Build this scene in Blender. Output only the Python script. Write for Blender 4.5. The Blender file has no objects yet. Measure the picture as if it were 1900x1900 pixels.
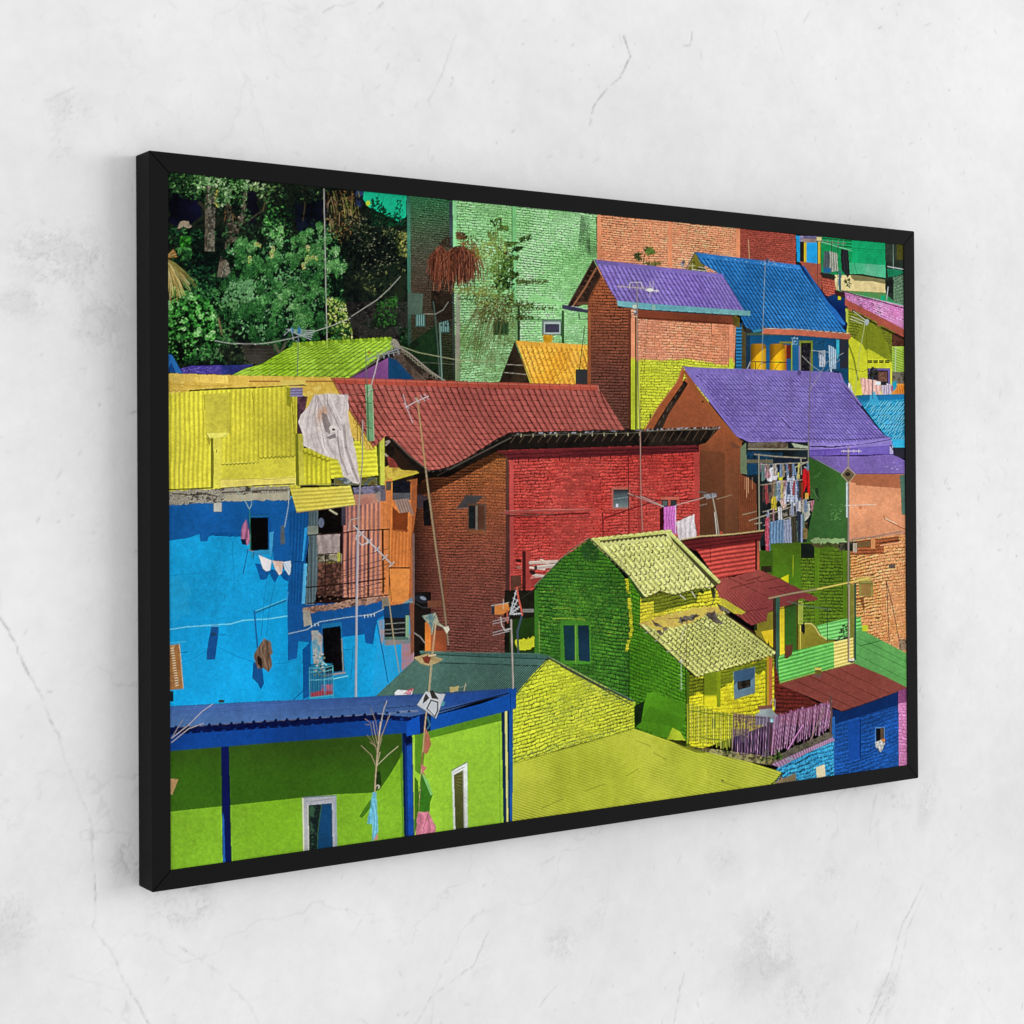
# A framed canvas print of a colourful hillside village, hung on a white plaster wall.
import bpy, bmesh, math
import numpy as np
from mathutils import Matrix, Vector

C_ = bpy.context
scn = C_.scene
COL = scn.collection

# ---------------------------------------------------------------- camera
# solved from the frame corners; the picture's front plane is z' = 0, x' right, y' up,
# the frame is 1 high in these units (0.70 m in the scene)
U = 0.70
F_, AX, AY, AZ, TX, TY, TZ, FW, FD, FB, REC, CX, CY = (1.7407673099, -0.0073474470, 0.6373892023, 0.0064165428, -0.0963144616,
    -0.0807022256, -2.8313432020, 1.4423154569, 0.0496803051, 0.0263917014, 0.0022, 1210.00034358, 854.54720252)
def rot3(a, b, c):
    ca, sa, cb, sb, cc, sc = math.cos(a), math.sin(a), math.cos(b), math.sin(b), math.cos(c), math.sin(c)
    Rx = np.array([[1, 0, 0], [0, ca, -sa], [0, sa, ca]]); Ry = np.array([[cb, 0, sb], [0, 1, 0], [-sb, 0, cb]]); Rz = np.array([[cc, -sc, 0], [sc, cc, 0], [0, 0, 1]])
    return Rz@Rx@Ry
RC = rot3(AX, AY, AZ); TC = np.array([TX, TY, TZ])
ZC = 1.5                                    # height of the picture's centre above the floor
def world(x, y, z): return Vector((x*U, -z*U, y*U+ZC))
B = Matrix(((1, 0, 0), (0, 0, -1), (0, 1, 0)))
cam = bpy.data.cameras.new('camera'); camo = bpy.data.objects.new('camera', cam); COL.objects.link(camo)
pos = -RC.T@TC
M = B@Matrix(RC.T.tolist())
camo.matrix_world = Matrix.Translation(world(*pos))@M.to_4x4()
cam.sensor_fit = 'HORIZONTAL'; cam.sensor_width = 36; cam.lens = F_*36
cam.shift_x = (950-CX)/1900; cam.shift_y = (CY-950)/1900
cam.clip_start = .05; cam.clip_end = 100
scn.camera = camo

# ---------------------------------------------------------------- light and exposure
w = bpy.data.worlds.new('World'); scn.world = w; w.use_nodes = True
w.node_tree.nodes['Background'].inputs[0].default_value = (1, 1, 1, 1)
w.node_tree.nodes['Background'].inputs[1].default_value = 0.67
scn.view_settings.view_transform = 'Standard'; scn.view_settings.look = 'None'
scn.view_settings.gamma = 1; scn.view_settings.exposure = 0; scn.view_settings.use_curve_mapping = False
def area(name, loc, target, sx, sy, power, col=(1, 1, 1)):
    l = bpy.data.lights.new(name, 'AREA'); l.shape = 'RECTANGLE'; l.size = sx; l.size_y = sy; l.energy = power; l.color = col
    o = bpy.data.objects.new(name, l); COL.objects.link(o); o.location = loc
    o.rotation_euler = (Vector(target)-Vector(loc)).to_track_quat('-Z', 'Y').to_euler(); return o
area('window_light', (9.0, -6.8, 2.5), (0.0, 0, ZC), 9.0, 4.0, 640)
area('left_fill', (-7.0, -4.0, 2.2), (0.0, 0, ZC), 3.0, 3.0, 160)  # weak unseen fill, added to brighten the frame's left side and even the wall

def proj(x, y, z):
    """picture units -> pixel of the keystoned sheet (arrays)"""
    P = np.stack([x, y, np.broadcast_to(z, x.shape)], -1)@RC.T+TC
    return CX+F_*1900*P[..., 0]/-P[..., 2], CY-F_*1900*P[..., 1]/-P[..., 2]
def unproj(px, py, z):
    """pixel -> point of the plane z'=z"""
    d = np.array([(px-CX)/(F_*1900), -(py-CY)/(F_*1900), -1.0]); d = RC.T@d
    t = (z-pos[2])/d[2]; return pos[0]+d[0]*t, pos[1]+d[1]*t

# ---------------------------------------------------------------- picture painter
# The print is a flat picture.  Its colours are computed here with numpy (flat shapes
# filled with procedural brick, tile, corrugation, plaster and leaf patterns), on a
# keystoned sheet, and then rectified onto the real rectangular canvas mesh.
OX, OY, SW, SH, SS = 300, 305, 1392, 1320, 2.0
IMG = np.zeros((int(SH*SS), int(SW*SS), 3), np.float32)
rng = np.random.default_rng(7)

def _fract(n=512, octs=6, base=4, pers=.55, seed=1):
    r = np.random.default_rng(seed); out = np.zeros((n, n), np.float32); a = 1.0; t = 0
    g = np.arange(n)/n
    for o in range(octs):
        m = base*2**o
        if m > n: break
        L = r.random((m, m)).astype(np.float32)
        x = g*m; i = x.astype(int); f = x-i; f = f*f*(3-2*f); j = (i+1) % m
        A = L[i][:, i]*(1-f)[None]+L[i][:, j]*f[None]
        B = L[j][:, i]*(1-f)[None]+L[j][:, j]*f[None]
        out += a*(A*(1-f)[:, None]+B*f[:, None]); t += a; a *= pers
    out /= t
    return (out-out.mean())/out.std()
NZ = [_fract(seed=s) for s in (1, 2, 3, 4)]
NF = [_fract(base=64, octs=4, pers=.8, seed=s) for s in (11, 12)]

def nz(X, Y, sc=1.0, k=0, fine=False, ax=1.0):
    T = (NF if fine else NZ)[k]
    x = X*sc*ax+37.3*k; y = Y*sc+11.7*k
    i = np.floor(x).astype(int); j = np.floor(y).astype(int); fx = x-i; fy = y-j
    i0 = i % 512; j0 = j % 512; i1 = (i+1) % 512; j1 = (j+1) % 512
    return (T[j0, i0]*(1-fx)+T[j0, i1]*fx)*(1-fy)+(T[j1, i0]*(1-fx)+T[j1, i1]*fx)*fy

def hsh(a, b=0.0, s=0.0):
    v = np.sin(a*127.1+b*311.7+s*74.7)*43758.5453
    return v-np.floor(v)

def C(c):
    if callable(c) or isinstance(c, np.ndarray): return c
    c = c.lstrip('#'); return np.array([int(c[i:i+2], 16)/255 for i in (0, 2, 4)], np.float32)

def inside(pts, rs=SS):
    P = np.array(pts, float)
    x0 = max(int((P[:, 0].min()-OX)*rs)-1, 0); x1 = min(int((P[:, 0].max()-OX)*rs)+2, IMG.shape[1])
    y0 = max(int((P[:, 1].min()-OY)*rs)-1, 0); y1 = min(int((P[:, 1].max()-OY)*rs)+2, IMG.shape[0])
    if x1 <= x0 or y1 <= y0: return None
    ys = (np.arange(y0, y1)+.5)/rs+OY; xs = (np.arange(x0, x1)+.5)/rs+OX
    M = np.zeros((len(ys), len(xs)), bool)
    n = len(P)
    cr = [[] for _ in ys]
    Q = np.roll(P, -1, 0)
    for (ax, ay), (bx, by) in zip(P, Q):
        if ay == by: continue
        lo, hi = (ay, by) if ay < by else (by, ay)
        k = np.nonzero((ys >= lo) & (ys < hi))[0]
        if len(k) == 0: continue
        xx = ax+(ys[k]-ay)*(bx-ax)/(by-ay)
        for kk, v in zip(k, xx): cr[kk].append(v)
    for r, c in enumerate(cr):
        if c:
            c.sort(); e = np.searchsorted(xs, c)
            for a, b in zip(e[::2], e[1::2]): M[r, a:b] = True
    yy, xx = np.nonzero(M)
    return yy+y0, xx+x0, xs[xx], ys[yy]

def fill(pts, c, a=1.0):
    r = inside(pts)
    if r is None: return
    yy, xx, X, Y = r
    c = C(c)
    v = c(X, Y) if callable(c) else c+0.012*nz(X, Y, 1.3, 0, True)[:, None]+.015*nz(X, Y, .6, 1)[:, None]
    if isinstance(v, tuple): v, al = v; al = (al*a)[:, None]
    else: al = a
    IMG[yy, xx] = IMG[yy, xx]*(1-al)+v*al

def rough(pts, amp=1.0, step=4, seed=0):
    """same outline with small irregular wobbles"""
    out = []; P = np.array(pts, float); r = np.random.default_rng(seed+len(pts))
    for a, b in zip(P, np.roll(P, -1, 0)):
        n = max(1, int(np.hypot(*(b-a))/step))
        for i in range(n):
            out.append(a+(b-a)*i/n+(r.normal(0, amp, 2) if i else 0))
    return out

def shade(pts, k='405070', a=.7, soft=0):
    """darker area of the picture: a multiply"""
    r = inside(pts)
    if r is None: return
    yy, xx, X, Y = r; IMG[yy, xx] *= (1-a)+a*C(k)

def line(pts, w, c, a=1.0, jit=0.0):
    c = C(c); P = np.array(pts, float)
    for p, q in zip(P[:-1], P[1:]):
        if jit: q = q+rng.normal(0, jit, 2)
        m = w/2+1
        x0 = max(int((min(p[0], q[0])-m-OX)*SS), 0); x1 = min(int((max(p[0], q[0])+m-OX)*SS)+1, IMG.shape[1])
        y0 = max(int((min(p[1], q[1])-m-OY)*SS), 0); y1 = min(int((max(p[1], q[1])+m-OY)*SS)+1, IMG.shape[0])
        if x1 <= x0 or y1 <= y0: continue
        L = np.hypot(*(q-p))
        if L > 60 and (x1-x0)*(y1-y0) > 60000:
            mid = (p+q)/2; line([p, mid], w, c, a); line([mid, q], w, c, a); continue
        X = (np.arange(x0, x1)+.5)/SS+OX; Y = ((np.arange(y0, y1)+.5)/SS+OY)[:, None]
        d = q-p; l2 = max(d@d, 1e-9)
        t = np.clip(((X-p[0])*d[0]+(Y-p[1])*d[1])/l2, 0, 1)
        D = np.hypot(X-p[0]-t*d[0], Y-p[1]-t*d[1])
        al = (np.clip((w/2-D)*SS+.5, 0, 1)*min(1, w*SS)*a)[..., None]
        sub = IMG[y0:y1, x0:x1]; sub *= 1-al; sub += al*c

def ell(cx, cy, rx, ry, ang, c, a=1.0):
    m = max(rx, ry)+1
    x0 = max(int((cx-m-OX)*SS), 0); x1 = min(int((cx+m-OX)*SS)+1, IMG.shape[1])
    y0 = max(int((cy-m-OY)*SS), 0); y1 = min(int((cy+m-OY)*SS)+1, IMG.shape[0])
    if x1 <= x0 or y1 <= y0: return
    X = (np.arange(x0, x1)+.5)/SS+OX-cx; Y = ((np.arange(y0, y1)+.5)/SS+OY)[:, None]-cy
    ca, sa = math.cos(ang), math.sin(ang)
    u = (X*ca+Y*sa)/rx; v = (-X*sa+Y*ca)/ry
    al = (np.clip((1-np.sqrt(u*u+v*v))*min(rx, ry)*SS+.5, 0, 1)*a)[..., None]
    sub = IMG[y0:y1, x0:x1]; sub *= 1-al; sub += al*np.asarray(c, np.float32)

def pick(P, n):
    """n random points inside polygon P"""
    r = inside(P)
    if r is None: return np.zeros((0, 2))
    i = rng.integers(0, len(r[2]), n)
    return np.stack([r[2][i], r[3][i]], 1)

def leaves(P, n, size, pal, dark=.35, elong=.45, ang=None, spread=1.2):
    """clumps of leaves: darker ones behind, lighter ones on top, clumped by noise"""
    pal = [C(p) for p in pal]
    pts = pick(P, n); N = nz(pts[:, 0], pts[:, 1], 1.6, 2)
    for i, (p, q) in enumerate(zip(pts, N)):
        lit = np.clip(.5+.33*q+rng.normal(0, .22), 0, 1)
        k = min(int(lit*len(pal)), len(pal)-1)
        c = pal[k]*(1+rng.normal(0, .1))
        s = size*(.5+rng.random()*.9)
        an = (ang if ang is not None else rng.random()*math.pi)+rng.normal(0, spread if ang is not None else 0)
        if i % 3 == 0 and lit < .45: c = pal[0]*.55
        ell(p[0], p[1], s, s*elong, an, c, .95)

def frond(x, y, ang, L, pal, n=9, lw=1.4, ls=5):
    """one compound leaf: leaflets in pairs along a curved stem"""
    pal = [C(p) for p in pal]
    for i in range(n):
        t = (i+.5)/n; a = ang+.5*t
        px = x+math.cos(a)*L*t; py = y+math.sin(a)*L*t
        l = ls*(1-.6*abs(t-.45))
        for s in (-1, 1):
            b = a+s*1.05
            ell(px+math.cos(b)*l*.6, py+math.sin(b)*l*.6, l*.6, lw*.55, b, pal[rng.integers(len(pal))]*(1+rng.normal(0, .12)), .95)

def hom(quad):
    """inverse mapping picture -> unit square of a quad given TL,TR,BR,BL"""
    src = [(0, 0), (1, 0), (1, 1), (0, 1)]; A = []; b = []
    for (x, y), (u, v) in zip(quad, src):
        A += [[x, y, 1, 0, 0, 0, -u*x, -u*y], [0, 0, 0, x, y, 1, -v*x, -v*y]]; b += [u, v]
    h = np.linalg.solve(np.array(A, float), np.array(b, float))
    def f(X, Y):
        w = h[6]*X+h[7]*Y+1
        return (h[0]*X+h[1]*Y+h[2])/w, (h[3]*X+h[4]*Y+h[5])/w
    return f

def grad(stops, axis='y'):
    """colour changing along the sheet: [(coord, '#hex'), ...]"""
    xs = [s[0] for s in stops]; cs = np.array([C(s[1]) for s in stops])
    def f(X, Y):
        t = Y if axis == 'y' else X
        return np.stack([np.interp(t, xs, cs[:, k]) for k in range(3)], 1).astype(np.float32)
    return f

def base(c, X, Y):
    c = C(c)
    return c(X, Y) if callable(c) else np.repeat(c[None], len(X), 0)

def brick(quad, rows, cols, c, mort, hi=.10, wob=.25, brk=.45, gap=.2, mk=.9, seed=0, var=.07):
    F = hom(quad); mort = C(mort)*.8; gap *= 1.08; hi += .05
    def f(X, Y):
        u, v = F(X, Y); u = u*cols; v = v*rows
        v = v+wob*.5*nz(X, Y, 2.2, seed % 4, ax=.6)+wob*.15*nz(X, Y, .5, 1, True)
        r = np.floor(v); dv = v-r
        u = u+.5*(r % 2)+.35*hsh(r, 3.1, seed)+wob*.25*nz(X, Y, 3, (seed+1) % 4)
        b = np.floor(u); du = u-b
        rnd = hsh(r, b, seed); n1 = nz(X, Y, 2.7, 0, True); n2 = nz(X, Y, 1.7, 3)
        g = gap*(1+brk*n1*.8+brk*.5*n2)
        mh = np.clip((g-dv)/.12, 0, 1)
        gv = g*.55*rows/cols*.9*(1.0)
        gv = np.minimum(gv, .12); mv = np.clip((gv-du)/.06, 0, 1)*(hsh(r, b, seed+5) > .15)
        m = np.maximum(mh, mv*.85)*mk
        col = base(c, X, Y)*(1+var*(rnd-.5)*2+.035*n1+.03*n2)[:, None]
        h = np.clip(1-np.abs(dv-g-.16)/.16, 0, 1)*hi*(1+.5*n1)
        col = col*(1+h[:, None])
        col = col*(1-.10*np.clip((dv-.72)/.28, 0, 1))[:, None]
        return col*(1-m[:, None])+m[:, None]*(mort*.75+.25*col*.5)
    return f

def tiles(quad, rows, cols, c, dark, hi=.12, lw=.2, rw=.16, zig=.35, seed=0, bold=1.0, curve=0.0):
    """pantiles: rolls running down the slope, broken stepped course lines"""
    F = hom(quad); dark = C(dark)*.85; bold *= 1.2; hi += .06
    def f(X, Y):
        u, v = F(X, Y)
        u = u*cols+.10*nz(X, Y, 1.3, seed % 4)+curve*v*(1-v)*cols; v0 = v*rows
        cu = np.floor(u); du = u-cu
        hook = np.clip((du-.55)/.3, 0, 1)
        v = v0-zig*(du-.5)*.6+zig*.5*hook*(1-hook)*2+.10*hsh(cu, 0, seed)+.06*nz(X, Y, 1.5, 1)
        rv = np.floor(v); dv = v-rv
        n1 = nz(X, Y, 2.3, 0, True)
        on = hsh(cu, rv, seed)
        l = np.clip(1-np.abs(du-.88)/lw, 0, 1)*(.66+.14*nz(X, Y, 1.7, 3))*bold*(.75+.35*np.clip(1-np.abs(dv-.9)/.4, 0, 1))
        rr = np.clip(1-dv/(rw*(.6+.8*on)), 0, 1)*(.55+.5*(on > .3))*(.45+.75*np.clip((du-.4)/.3, 0, 1)+.5*(du < .08))*bold
        m = np.clip(np.maximum(l, rr*.95)*(1+.25*n1), 0, 1)
        col = base(c, X, Y)*(1+.05*(on-.5)*2+.03*n1+.03*nz(X, Y, .8, 2))[:, None]
        h = np.clip(1-np.abs(du-.35)/.28, 0, 1)*hi
        col = col*(1+h[:, None])
        return col*(1-m[:, None])+m[:, None]*dark
    return f

def corr(quad, n, c, dark, amt=.6, hi=.08, sharp=1.5, seed=0, seams=0, wob=.05):
    """corrugated sheet: n waves across u (left to right of the quad)"""
    F = hom(quad); dark = C(dark)
    def f(X, Y):
        u, v = F(X, Y); w = u*n+wob*nz(X, Y, 1.1, seed % 4)
        s = np.clip(.5+.5*np.cos(2*np.pi*w), 0, 1)**sharp
        m = s*amt*(1+.15*nz(X, Y, 1.9, 1)); h = (.5-.5*np.cos(2*np.pi*(w+.15)))*hi
        col = base(c, X, Y)*(1+h+.03*nz(X, Y, 2, 0, True)+.04*nz(X, Y, .7, 2))[:, None]
        m = np.clip(m, 0, 1)[:, None]
        col = col*(1-m)+m*dark
        if seams:
            q = v*seams+.15*hsh(np.floor(u*n/6), 0, seed); d = np.clip(1-(q-np.floor(q))/.035, 0, 1)[:, None]*.6
            col = col*(1-d)+d*dark*.6
        return col
    return f

def plaster(c, amt=.05, sc=.8, k=0, spots=0.0, spotc='000000', fine=.03, ax=1.0):
    sp = C(spotc)
    def f(X, Y):
        col = base(c, X, Y)*(1+amt*nz(X, Y, sc, k, ax=ax)+fine*nz(X, Y, 1.4, 0, True))[:, None]
        if spots:
            m = np.clip((nz(X, Y, 3.1, (k+1) % 4)-2.4+spots)/.6, 0, 1)[:, None]*.8
            col = col*(1-m)+sp*m
        return col
    return f

def mottle(cols, sc=2.0, k=0, fine=.25, ax=1.0):
    """patchy mix of several colours"""
    cs = np.array([C(c) for c in cols])
    def f(X, Y):
        t = .5+.22*nz(X, Y, sc, k, ax=ax)+fine*.5*nz(X, Y, 1.2, 0, True)
        t = np.clip(t, 0, .999)*(len(cs)-1); i = np.minimum(t.astype(int), len(cs)-2) if len(cs) > 1 else t.astype(int)
        w = (t-i)[:, None]
        return cs[i]*(1-w)+cs[i+1]*w
    return f

def rect(x0, y0, x1, y1, c, a=1.0): fill([(x0, y0), (x1, y0), (x1, y1), (x0, y1)], c, a)

def cloth(pts, c, folds=4, dark='303040', a=.55, seed=0, light=.1):
    """hanging cloth with vertical folds"""
    P = np.array(pts, float); x0, x1 = P[:, 0].min(), P[:, 0].max(); dk = C(dark)
    def f(X, Y):
        u = (X-x0)/(x1-x0)*folds+.5*nz(X, Y, 1.0, seed % 4, ax=1.5)+.15*hsh(seed)
        s = (.5+.5*np.cos(2*np.pi*u))**2
        col = base(c, X, Y)*(1+light*(.5-s)+.05*nz(X, Y, 2, 0, True))[:, None]
        m = (s*a)[:, None]
        return col*(1-m)+dk*m*.9+col*m*.1
    fill(rough(pts, .5, 5, seed), f)

def specks(P, n, c, s=.7, a=.9, el=2.0, ang=0.0):
    c = C(c)
    for p in pick(P, n): ell(p[0], p[1], s*el*(.4+rng.random()), s*(.4+.6*rng.random()), ang+rng.normal(0, .3), c*(1+rng.normal(0, .1)), a)

def zigline(pts, amp, per, w, c):
    """scalloped sheet edge"""
    P = np.array(pts, float); out = []
    for p, q in zip(P[:-1], P[1:]):
        L = np.hypot(*(q-p)); n = max(2, int(L/per*2)); d = (q-p)/L; nn = np.array([-d[1], d[0]])
        for i in range(n+1): out.append(p+(q-p)*i/n+nn*amp*(1 if i % 2 else -1)*(.6+.8*rng.random()))
    line(out, w, c)

def yagi(p, q, n, el, c='b8b8b4', w=1.0, tilt=0.0):
    """roof aerial: a boom with cross elements"""
    p = np.array(p, float); q = np.array(q, float); line([p, q], w*1.3, c)
    d = (q-p)/np.hypot(*(q-p)); nn = np.array([-d[1]+tilt, d[0]+tilt*.3])
    for i in range(n):
        m = p+(q-p)*(i+.5)/n; l = el*(.7+.5*i/n)
        line([m-nn*l/2, m+nn*l/2], w, c)

def scallops(quad, rows, cols, c, w=1.5, skip=.08, hi=None, clip=None, rise=.42):
    """the dark curved lip of every clay tile, and a lit edge under it"""
    P = np.array(quad, float)
    def at(u, v): return (P[0]*(1-u)+P[1]*u)*(1-v)+(P[3]*(1-u)+P[2]*u)*v
    for r in range(rows):
        for k in range(cols):
            if rng.random() < skip: continue
            u = (k+.12+rng.normal(0, .04))/cols; v = (r+.55+.10*rng.normal()+.12*(k % 2))/rows; d = .8/cols; dv = rise/rows
            p = [at(u, v), at(u+d*.35, v+dv*.05), at(u+d*.7, v-dv*.45), at(u+d, v-dv)]
            if hi: line([q+[0.4, 1.7] for q in p[1:]], w*1.1, hi, .7)
            line(p, w*(.7+.6*rng.random()), c, .85)

def paint_trees():
    rect(300, 305, 860, 760, mottle(['070b0c', '0c1411', '141c14', '1c2418'], 2.2, 1, .5))
    for P, c in [([(318, 345), (372, 350), (375, 400), (345, 425), (316, 415)], '0d0d22'),
                 ([(455, 345), (480, 350), (482, 420), (458, 420)], '0c0c18'),
                 ([(555, 355), (608, 352), (610, 420), (560, 440), (540, 400)], '0d1222')]:
        fill(rough(P, 3, 8), plaster(c, .3, 2))
    # teal wall behind the trees
    fill([(672, 350), (754, 360), (753, 402), (742, 412), (725, 404), (700, 392), (684, 384), (672, 366)], plaster('12a67c', .05))
    fill([(660, 345), (676, 350), (672, 386), (660, 380)], mottle(['101c30', '2a3a6a', '0e1418'], 4, 0))
    # trunks
    tr = mottle(['3c3a30', '5e5c50', '86826f', '4c4839', 'a09c8a'], 2.5, 2, .5, 2.0)
    tr2 = mottle(['2a261e', '4a4438', '6e6454', '38322a'], 2.8, 1, .5, 2.0)
    line([(370, 376), (378, 384), (385, 394)], 6, '2e2c20')
    def trunks():
        fill([(381, 345), (398, 345), (399, 400), (398, 466), (380, 466), (382, 400)], tr)
        fill([(381, 345), (386, 345), (385, 466), (380, 466)], tr2)
        fill([(419, 378), (427, 380), (432, 410), (440, 415), (448, 390), (452, 355), (459, 357), (453, 405), (446, 425), (437, 448), (433, 462), (428, 515), (403, 514), (408, 480), (418, 455), (421, 425)], tr2)
        fill([(424, 470), (432, 468), (428, 515), (408, 514)], tr)
    trunks()
    line([(448, 415), (462, 408), (478, 398), (488, 392)], 3, '3a3428', jit=1)
    line([(490, 350), (492, 372), (488, 392)], 2, '4a4028'); line([(560, 352), (566, 380), (562, 410)], 1.6, '3a3222')
    for i in range(26): line([(424+rng.normal(0, 3), 378+rng.random()*10), (426+rng.normal(0, 5), 398+rng.random()*20)], .9, ['8a6038', 'a8784c', '5a3a22'][i % 3], .8)
    ell(444, 405, 3, 3.5, 0, C('b09a80')); ell(444.5, 406, 1.5, 2, 0, C('302018')); ell(430, 408, 3, 8, .2, C('8a7050'), .7)
    # stone
    fill(rough([(332, 416), (340, 410), (350, 411), (357, 420), (352, 423), (340, 420), (333, 424), (328, 424)], 1), mottle(['5a5244', '9a8c74', '7a6e5a'], 4, 0))
    top = ['070f0a', '0e1e12', '17361c', '2a5226', '447238', '6a9458', '98b484']
    leaves([(314, 318), (385, 326), (462, 334), (458, 378), (430, 372), (405, 386), (370, 372), (340, 368), (314, 346)], 900, 2.9, top)
    leaves([(314, 318), (385, 326), (400, 350), (314, 360)], 260, 2.6, top[2:])
    leaves([(462, 338), (608, 352), (600, 368), (560, 380), (520, 372), (490, 376), (465, 350)], 420, 3.0, ['101a12', '1c3220', '35562c', '56763c', '88a070'])
    leaves([(500, 380), (545, 380), (550, 420), (520, 450), (500, 440), (480, 430)], 330, 3.2, ['0c1a10', '163a1c', '2c6a2c', '4a8a3e', '7aac68'])
    leaves([(385, 350), (402, 350), (404, 384), (388, 384)], 90, 3, ['5a5a18', '8c8c30', 'b0a84c', '3a3a14'])
    # mid-left darker greens
    leaves([(314, 420), (400, 430), (405, 480), (420, 520), (400, 560), (350, 545), (314, 480)], 900, 3.2, ['06140e', '0c2416', '123820', '24542c', '3c7438'])
    trunks(); leaves([(380, 345), (400, 345), (400, 385), (380, 385)], 60, 2.6, top[1:4]); leaves([(415, 345), (460, 345), (458, 385), (420, 380)], 110, 2.6, top[1:])
    leaves([(334, 440), (352, 438), (350, 460), (338, 462)], 60, 4.5, ['1c5a18', '3c8c28', '5cb43c'])
    leaves([(330, 462), (352, 460), (356, 478), (334, 486)], 60, 3.5, ['1c4a20', '4c8c44', '9cc08c'])
    # the big bush of compound leaves
    bush = [(408, 466), (432, 450), (460, 442), (487, 452), (514, 450), (545, 440), (565, 430), (602, 418), (622, 428), (640, 470), (636, 520), (640, 570), (663, 608), (668, 640), (560, 648), (470, 640), (430, 610), (400, 560), (430, 520), (425, 490)]
    leaves([(400, 380), (480, 390), (600, 400), (640, 430), (610, 470), (420, 470)], 700, 2.6, ['060a08', '0c1810', '14281a', '24442a', '3c6438'])
    fill(rough(bush, 3, 6), mottle(['040806', '081610', '0c2014', '060e0a'], 3, 3))
    leaves(bush, 2600, 2.8, ['040a06', '07160e', '0c2414', '16361c', '24502a', '386c3c', '5c8c58'])
    g = ['0b2412', '143a1a', '205024', '326a30', '4a8442', '6c9e5e', '92b884']
    # overlapping boughs: each a fan of compound leaves, lit on its upper side
    P_ = pick(bush, 150); P_ = P_[np.argsort(P_[:, 1])]
    for p in P_:
        lit = np.clip(.5+.3*nz(p[:1], p[1:], 2.0, 1)[0]+(470-p[1])/260, 0, 1); R = 9+rng.random()*7
        for k in range(16): ell(p[0]+rng.normal(0, R*.5), p[1]+R*.55+rng.normal(0, 3), 3.2, 1.7, rng.random()*3, C('050c08' if k % 2 else '0a1a10'), .9)
        b = rng.normal(.25, .35) if p[0] > 500 else math.pi-rng.normal(.25, .35)
        for k in range(5):
            k0 = int(np.clip(1+lit*3+rng.normal(0, .5), 0, 4)); an = b+(k-2)*.42
            frond(p[0]-math.cos(b)*R*.6, p[1]-R*.3+abs(k-2)*1.5, an, R*1.2, g[k0:k0+3], 8, 1.25, 4.0)
    specks(bush, 40, 'c8dcc0', .8, .75, 2.2, .6)
    for p in pick([(440, 452), (480, 450), (560, 455), (600, 440), (600, 480), (540, 495), (470, 478), (430, 470)], 9):
        frond(p[0], p[1], rng.normal(.7, .7), 12, ['5c8a38', '84b058', 'a0c078', 'b89a50', 'd0b880'], 8, 1.3, 4)
    leaves([(605, 550), (640, 560), (664, 610), (670, 645), (610, 645)], 420, 2.4, ['1a2a0c', '45601e', '7c9438', 'a8b860', 'c8c088'])
    leaves([(312, 525), (345, 540), (380, 555), (402, 580), (406, 640), (370, 670), (330, 676), (312, 660)], 1100, 3.8, ['040a06', '08180c', '0e2c14', '1a4a1e', '2c7028', '4c9840', '84bc74'])
    for p in pick([(312, 540), (350, 545), (398, 570), (404, 640), (320, 670), (312, 640)], 120):
        for k in range(5): ell(p[0]+rng.normal(0, 5), p[1]+5+rng.normal(0, 2), 3, 2, rng.random()*3, C('061009'), .8)
        k0 = rng.integers(0, 4); frond(p[0], p[1], rng.random()*6.28, 9, ['123c16', '1f5a1e', '327c2c', '4c9a40', '74b860', '98cc84'][k0:k0+3], 5, 2.1, 5.5)
    leaves([(395, 560), (440, 560), (440, 640), (400, 650)], 260, 3, ['050a07', '0a1a0e', '153a1c', '2a5a2c', '4c7c44'])
    leaves([(312, 640), (400, 640), (420, 672), (312, 676)], 260, 3, ['050a07', '0a1a0e', '153a1c', '2a5a2c', '4c7c44'])
    leaves([(400, 640), (550, 648), (520, 662), (480, 680), (420, 680)], 200, 2.6, ['0c140e', '16241a', '2a3a24', '46543a'])
    leaves([(430, 520), (470, 520), (470, 560), (410, 560)], 180, 3.4, ['0a1c12', '16381e', '2c5c30', '5a8a58'])
    fill([(450, 640), (505, 640), (515, 665), (480, 678), (455, 668)], mottle(['1c1a16', '2c2822', '3a3630'], 3, 0))
    for y in (648, 653, 660): line([(452, y), (505, y+1)], 1.2, '3c3a34')
    line([(510, 640), (518, 655)], 5, '54503e'); line([(530, 636), (520, 655)], 4, '4c4838'); line([(405, 590), (412, 620)], 3, '6a5a3a')
    # dark middle with dry creepers
    leaves([(600, 352), (668, 352), (665, 420), (640, 460), (610, 430)], 420, 2.2, ['120e0a', '2a1e12', '5a4022', '8a6a3c', '3c4a1e', '76803c'], elong=.25, ang=1.2)
    for i in range(60):
        x = 603+rng.random()*66; y = 352+rng.random()*60; line([(x, y), (x+rng.normal(0, 4), y+12+rng.random()*18)], .8, ['6a4c30', 'a08460', '42301e', '8a9040'][i % 4], .8, 1)
    leaves([(640, 400), (754, 405), (756, 500), (700, 560), (645, 500)], 900, 2.6, ['05080a', '0a120c', '10201a', '1c2c1c', '3a4428', '606838'])
    specks([(640, 400), (754, 405), (756, 480), (680, 520)], 130, 'b8b890', .6, .7)
    leaves([(686, 372), (700, 365), (720, 395), (752, 405), (752, 420), (690, 420)], 330, 2.3, ['06140c', '0a2a18', '0c4028'])
    leaves([(738, 370), (744, 372), (748, 400), (730, 400)], 50, 2, ['0a3a26', '0c4a30'])
    for q in ((702, 362), (712, 366)): line([q, (q[0]-5, q[1]+22)], .7, '0a3020')
    ell(683, 377, 4, 5, 0, C('a8c030')); leaves([(740, 430), (756, 430), (756, 480), (732, 470)], 120, 2.2, ['1c2c10', '54602c', '98984c'])
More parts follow.
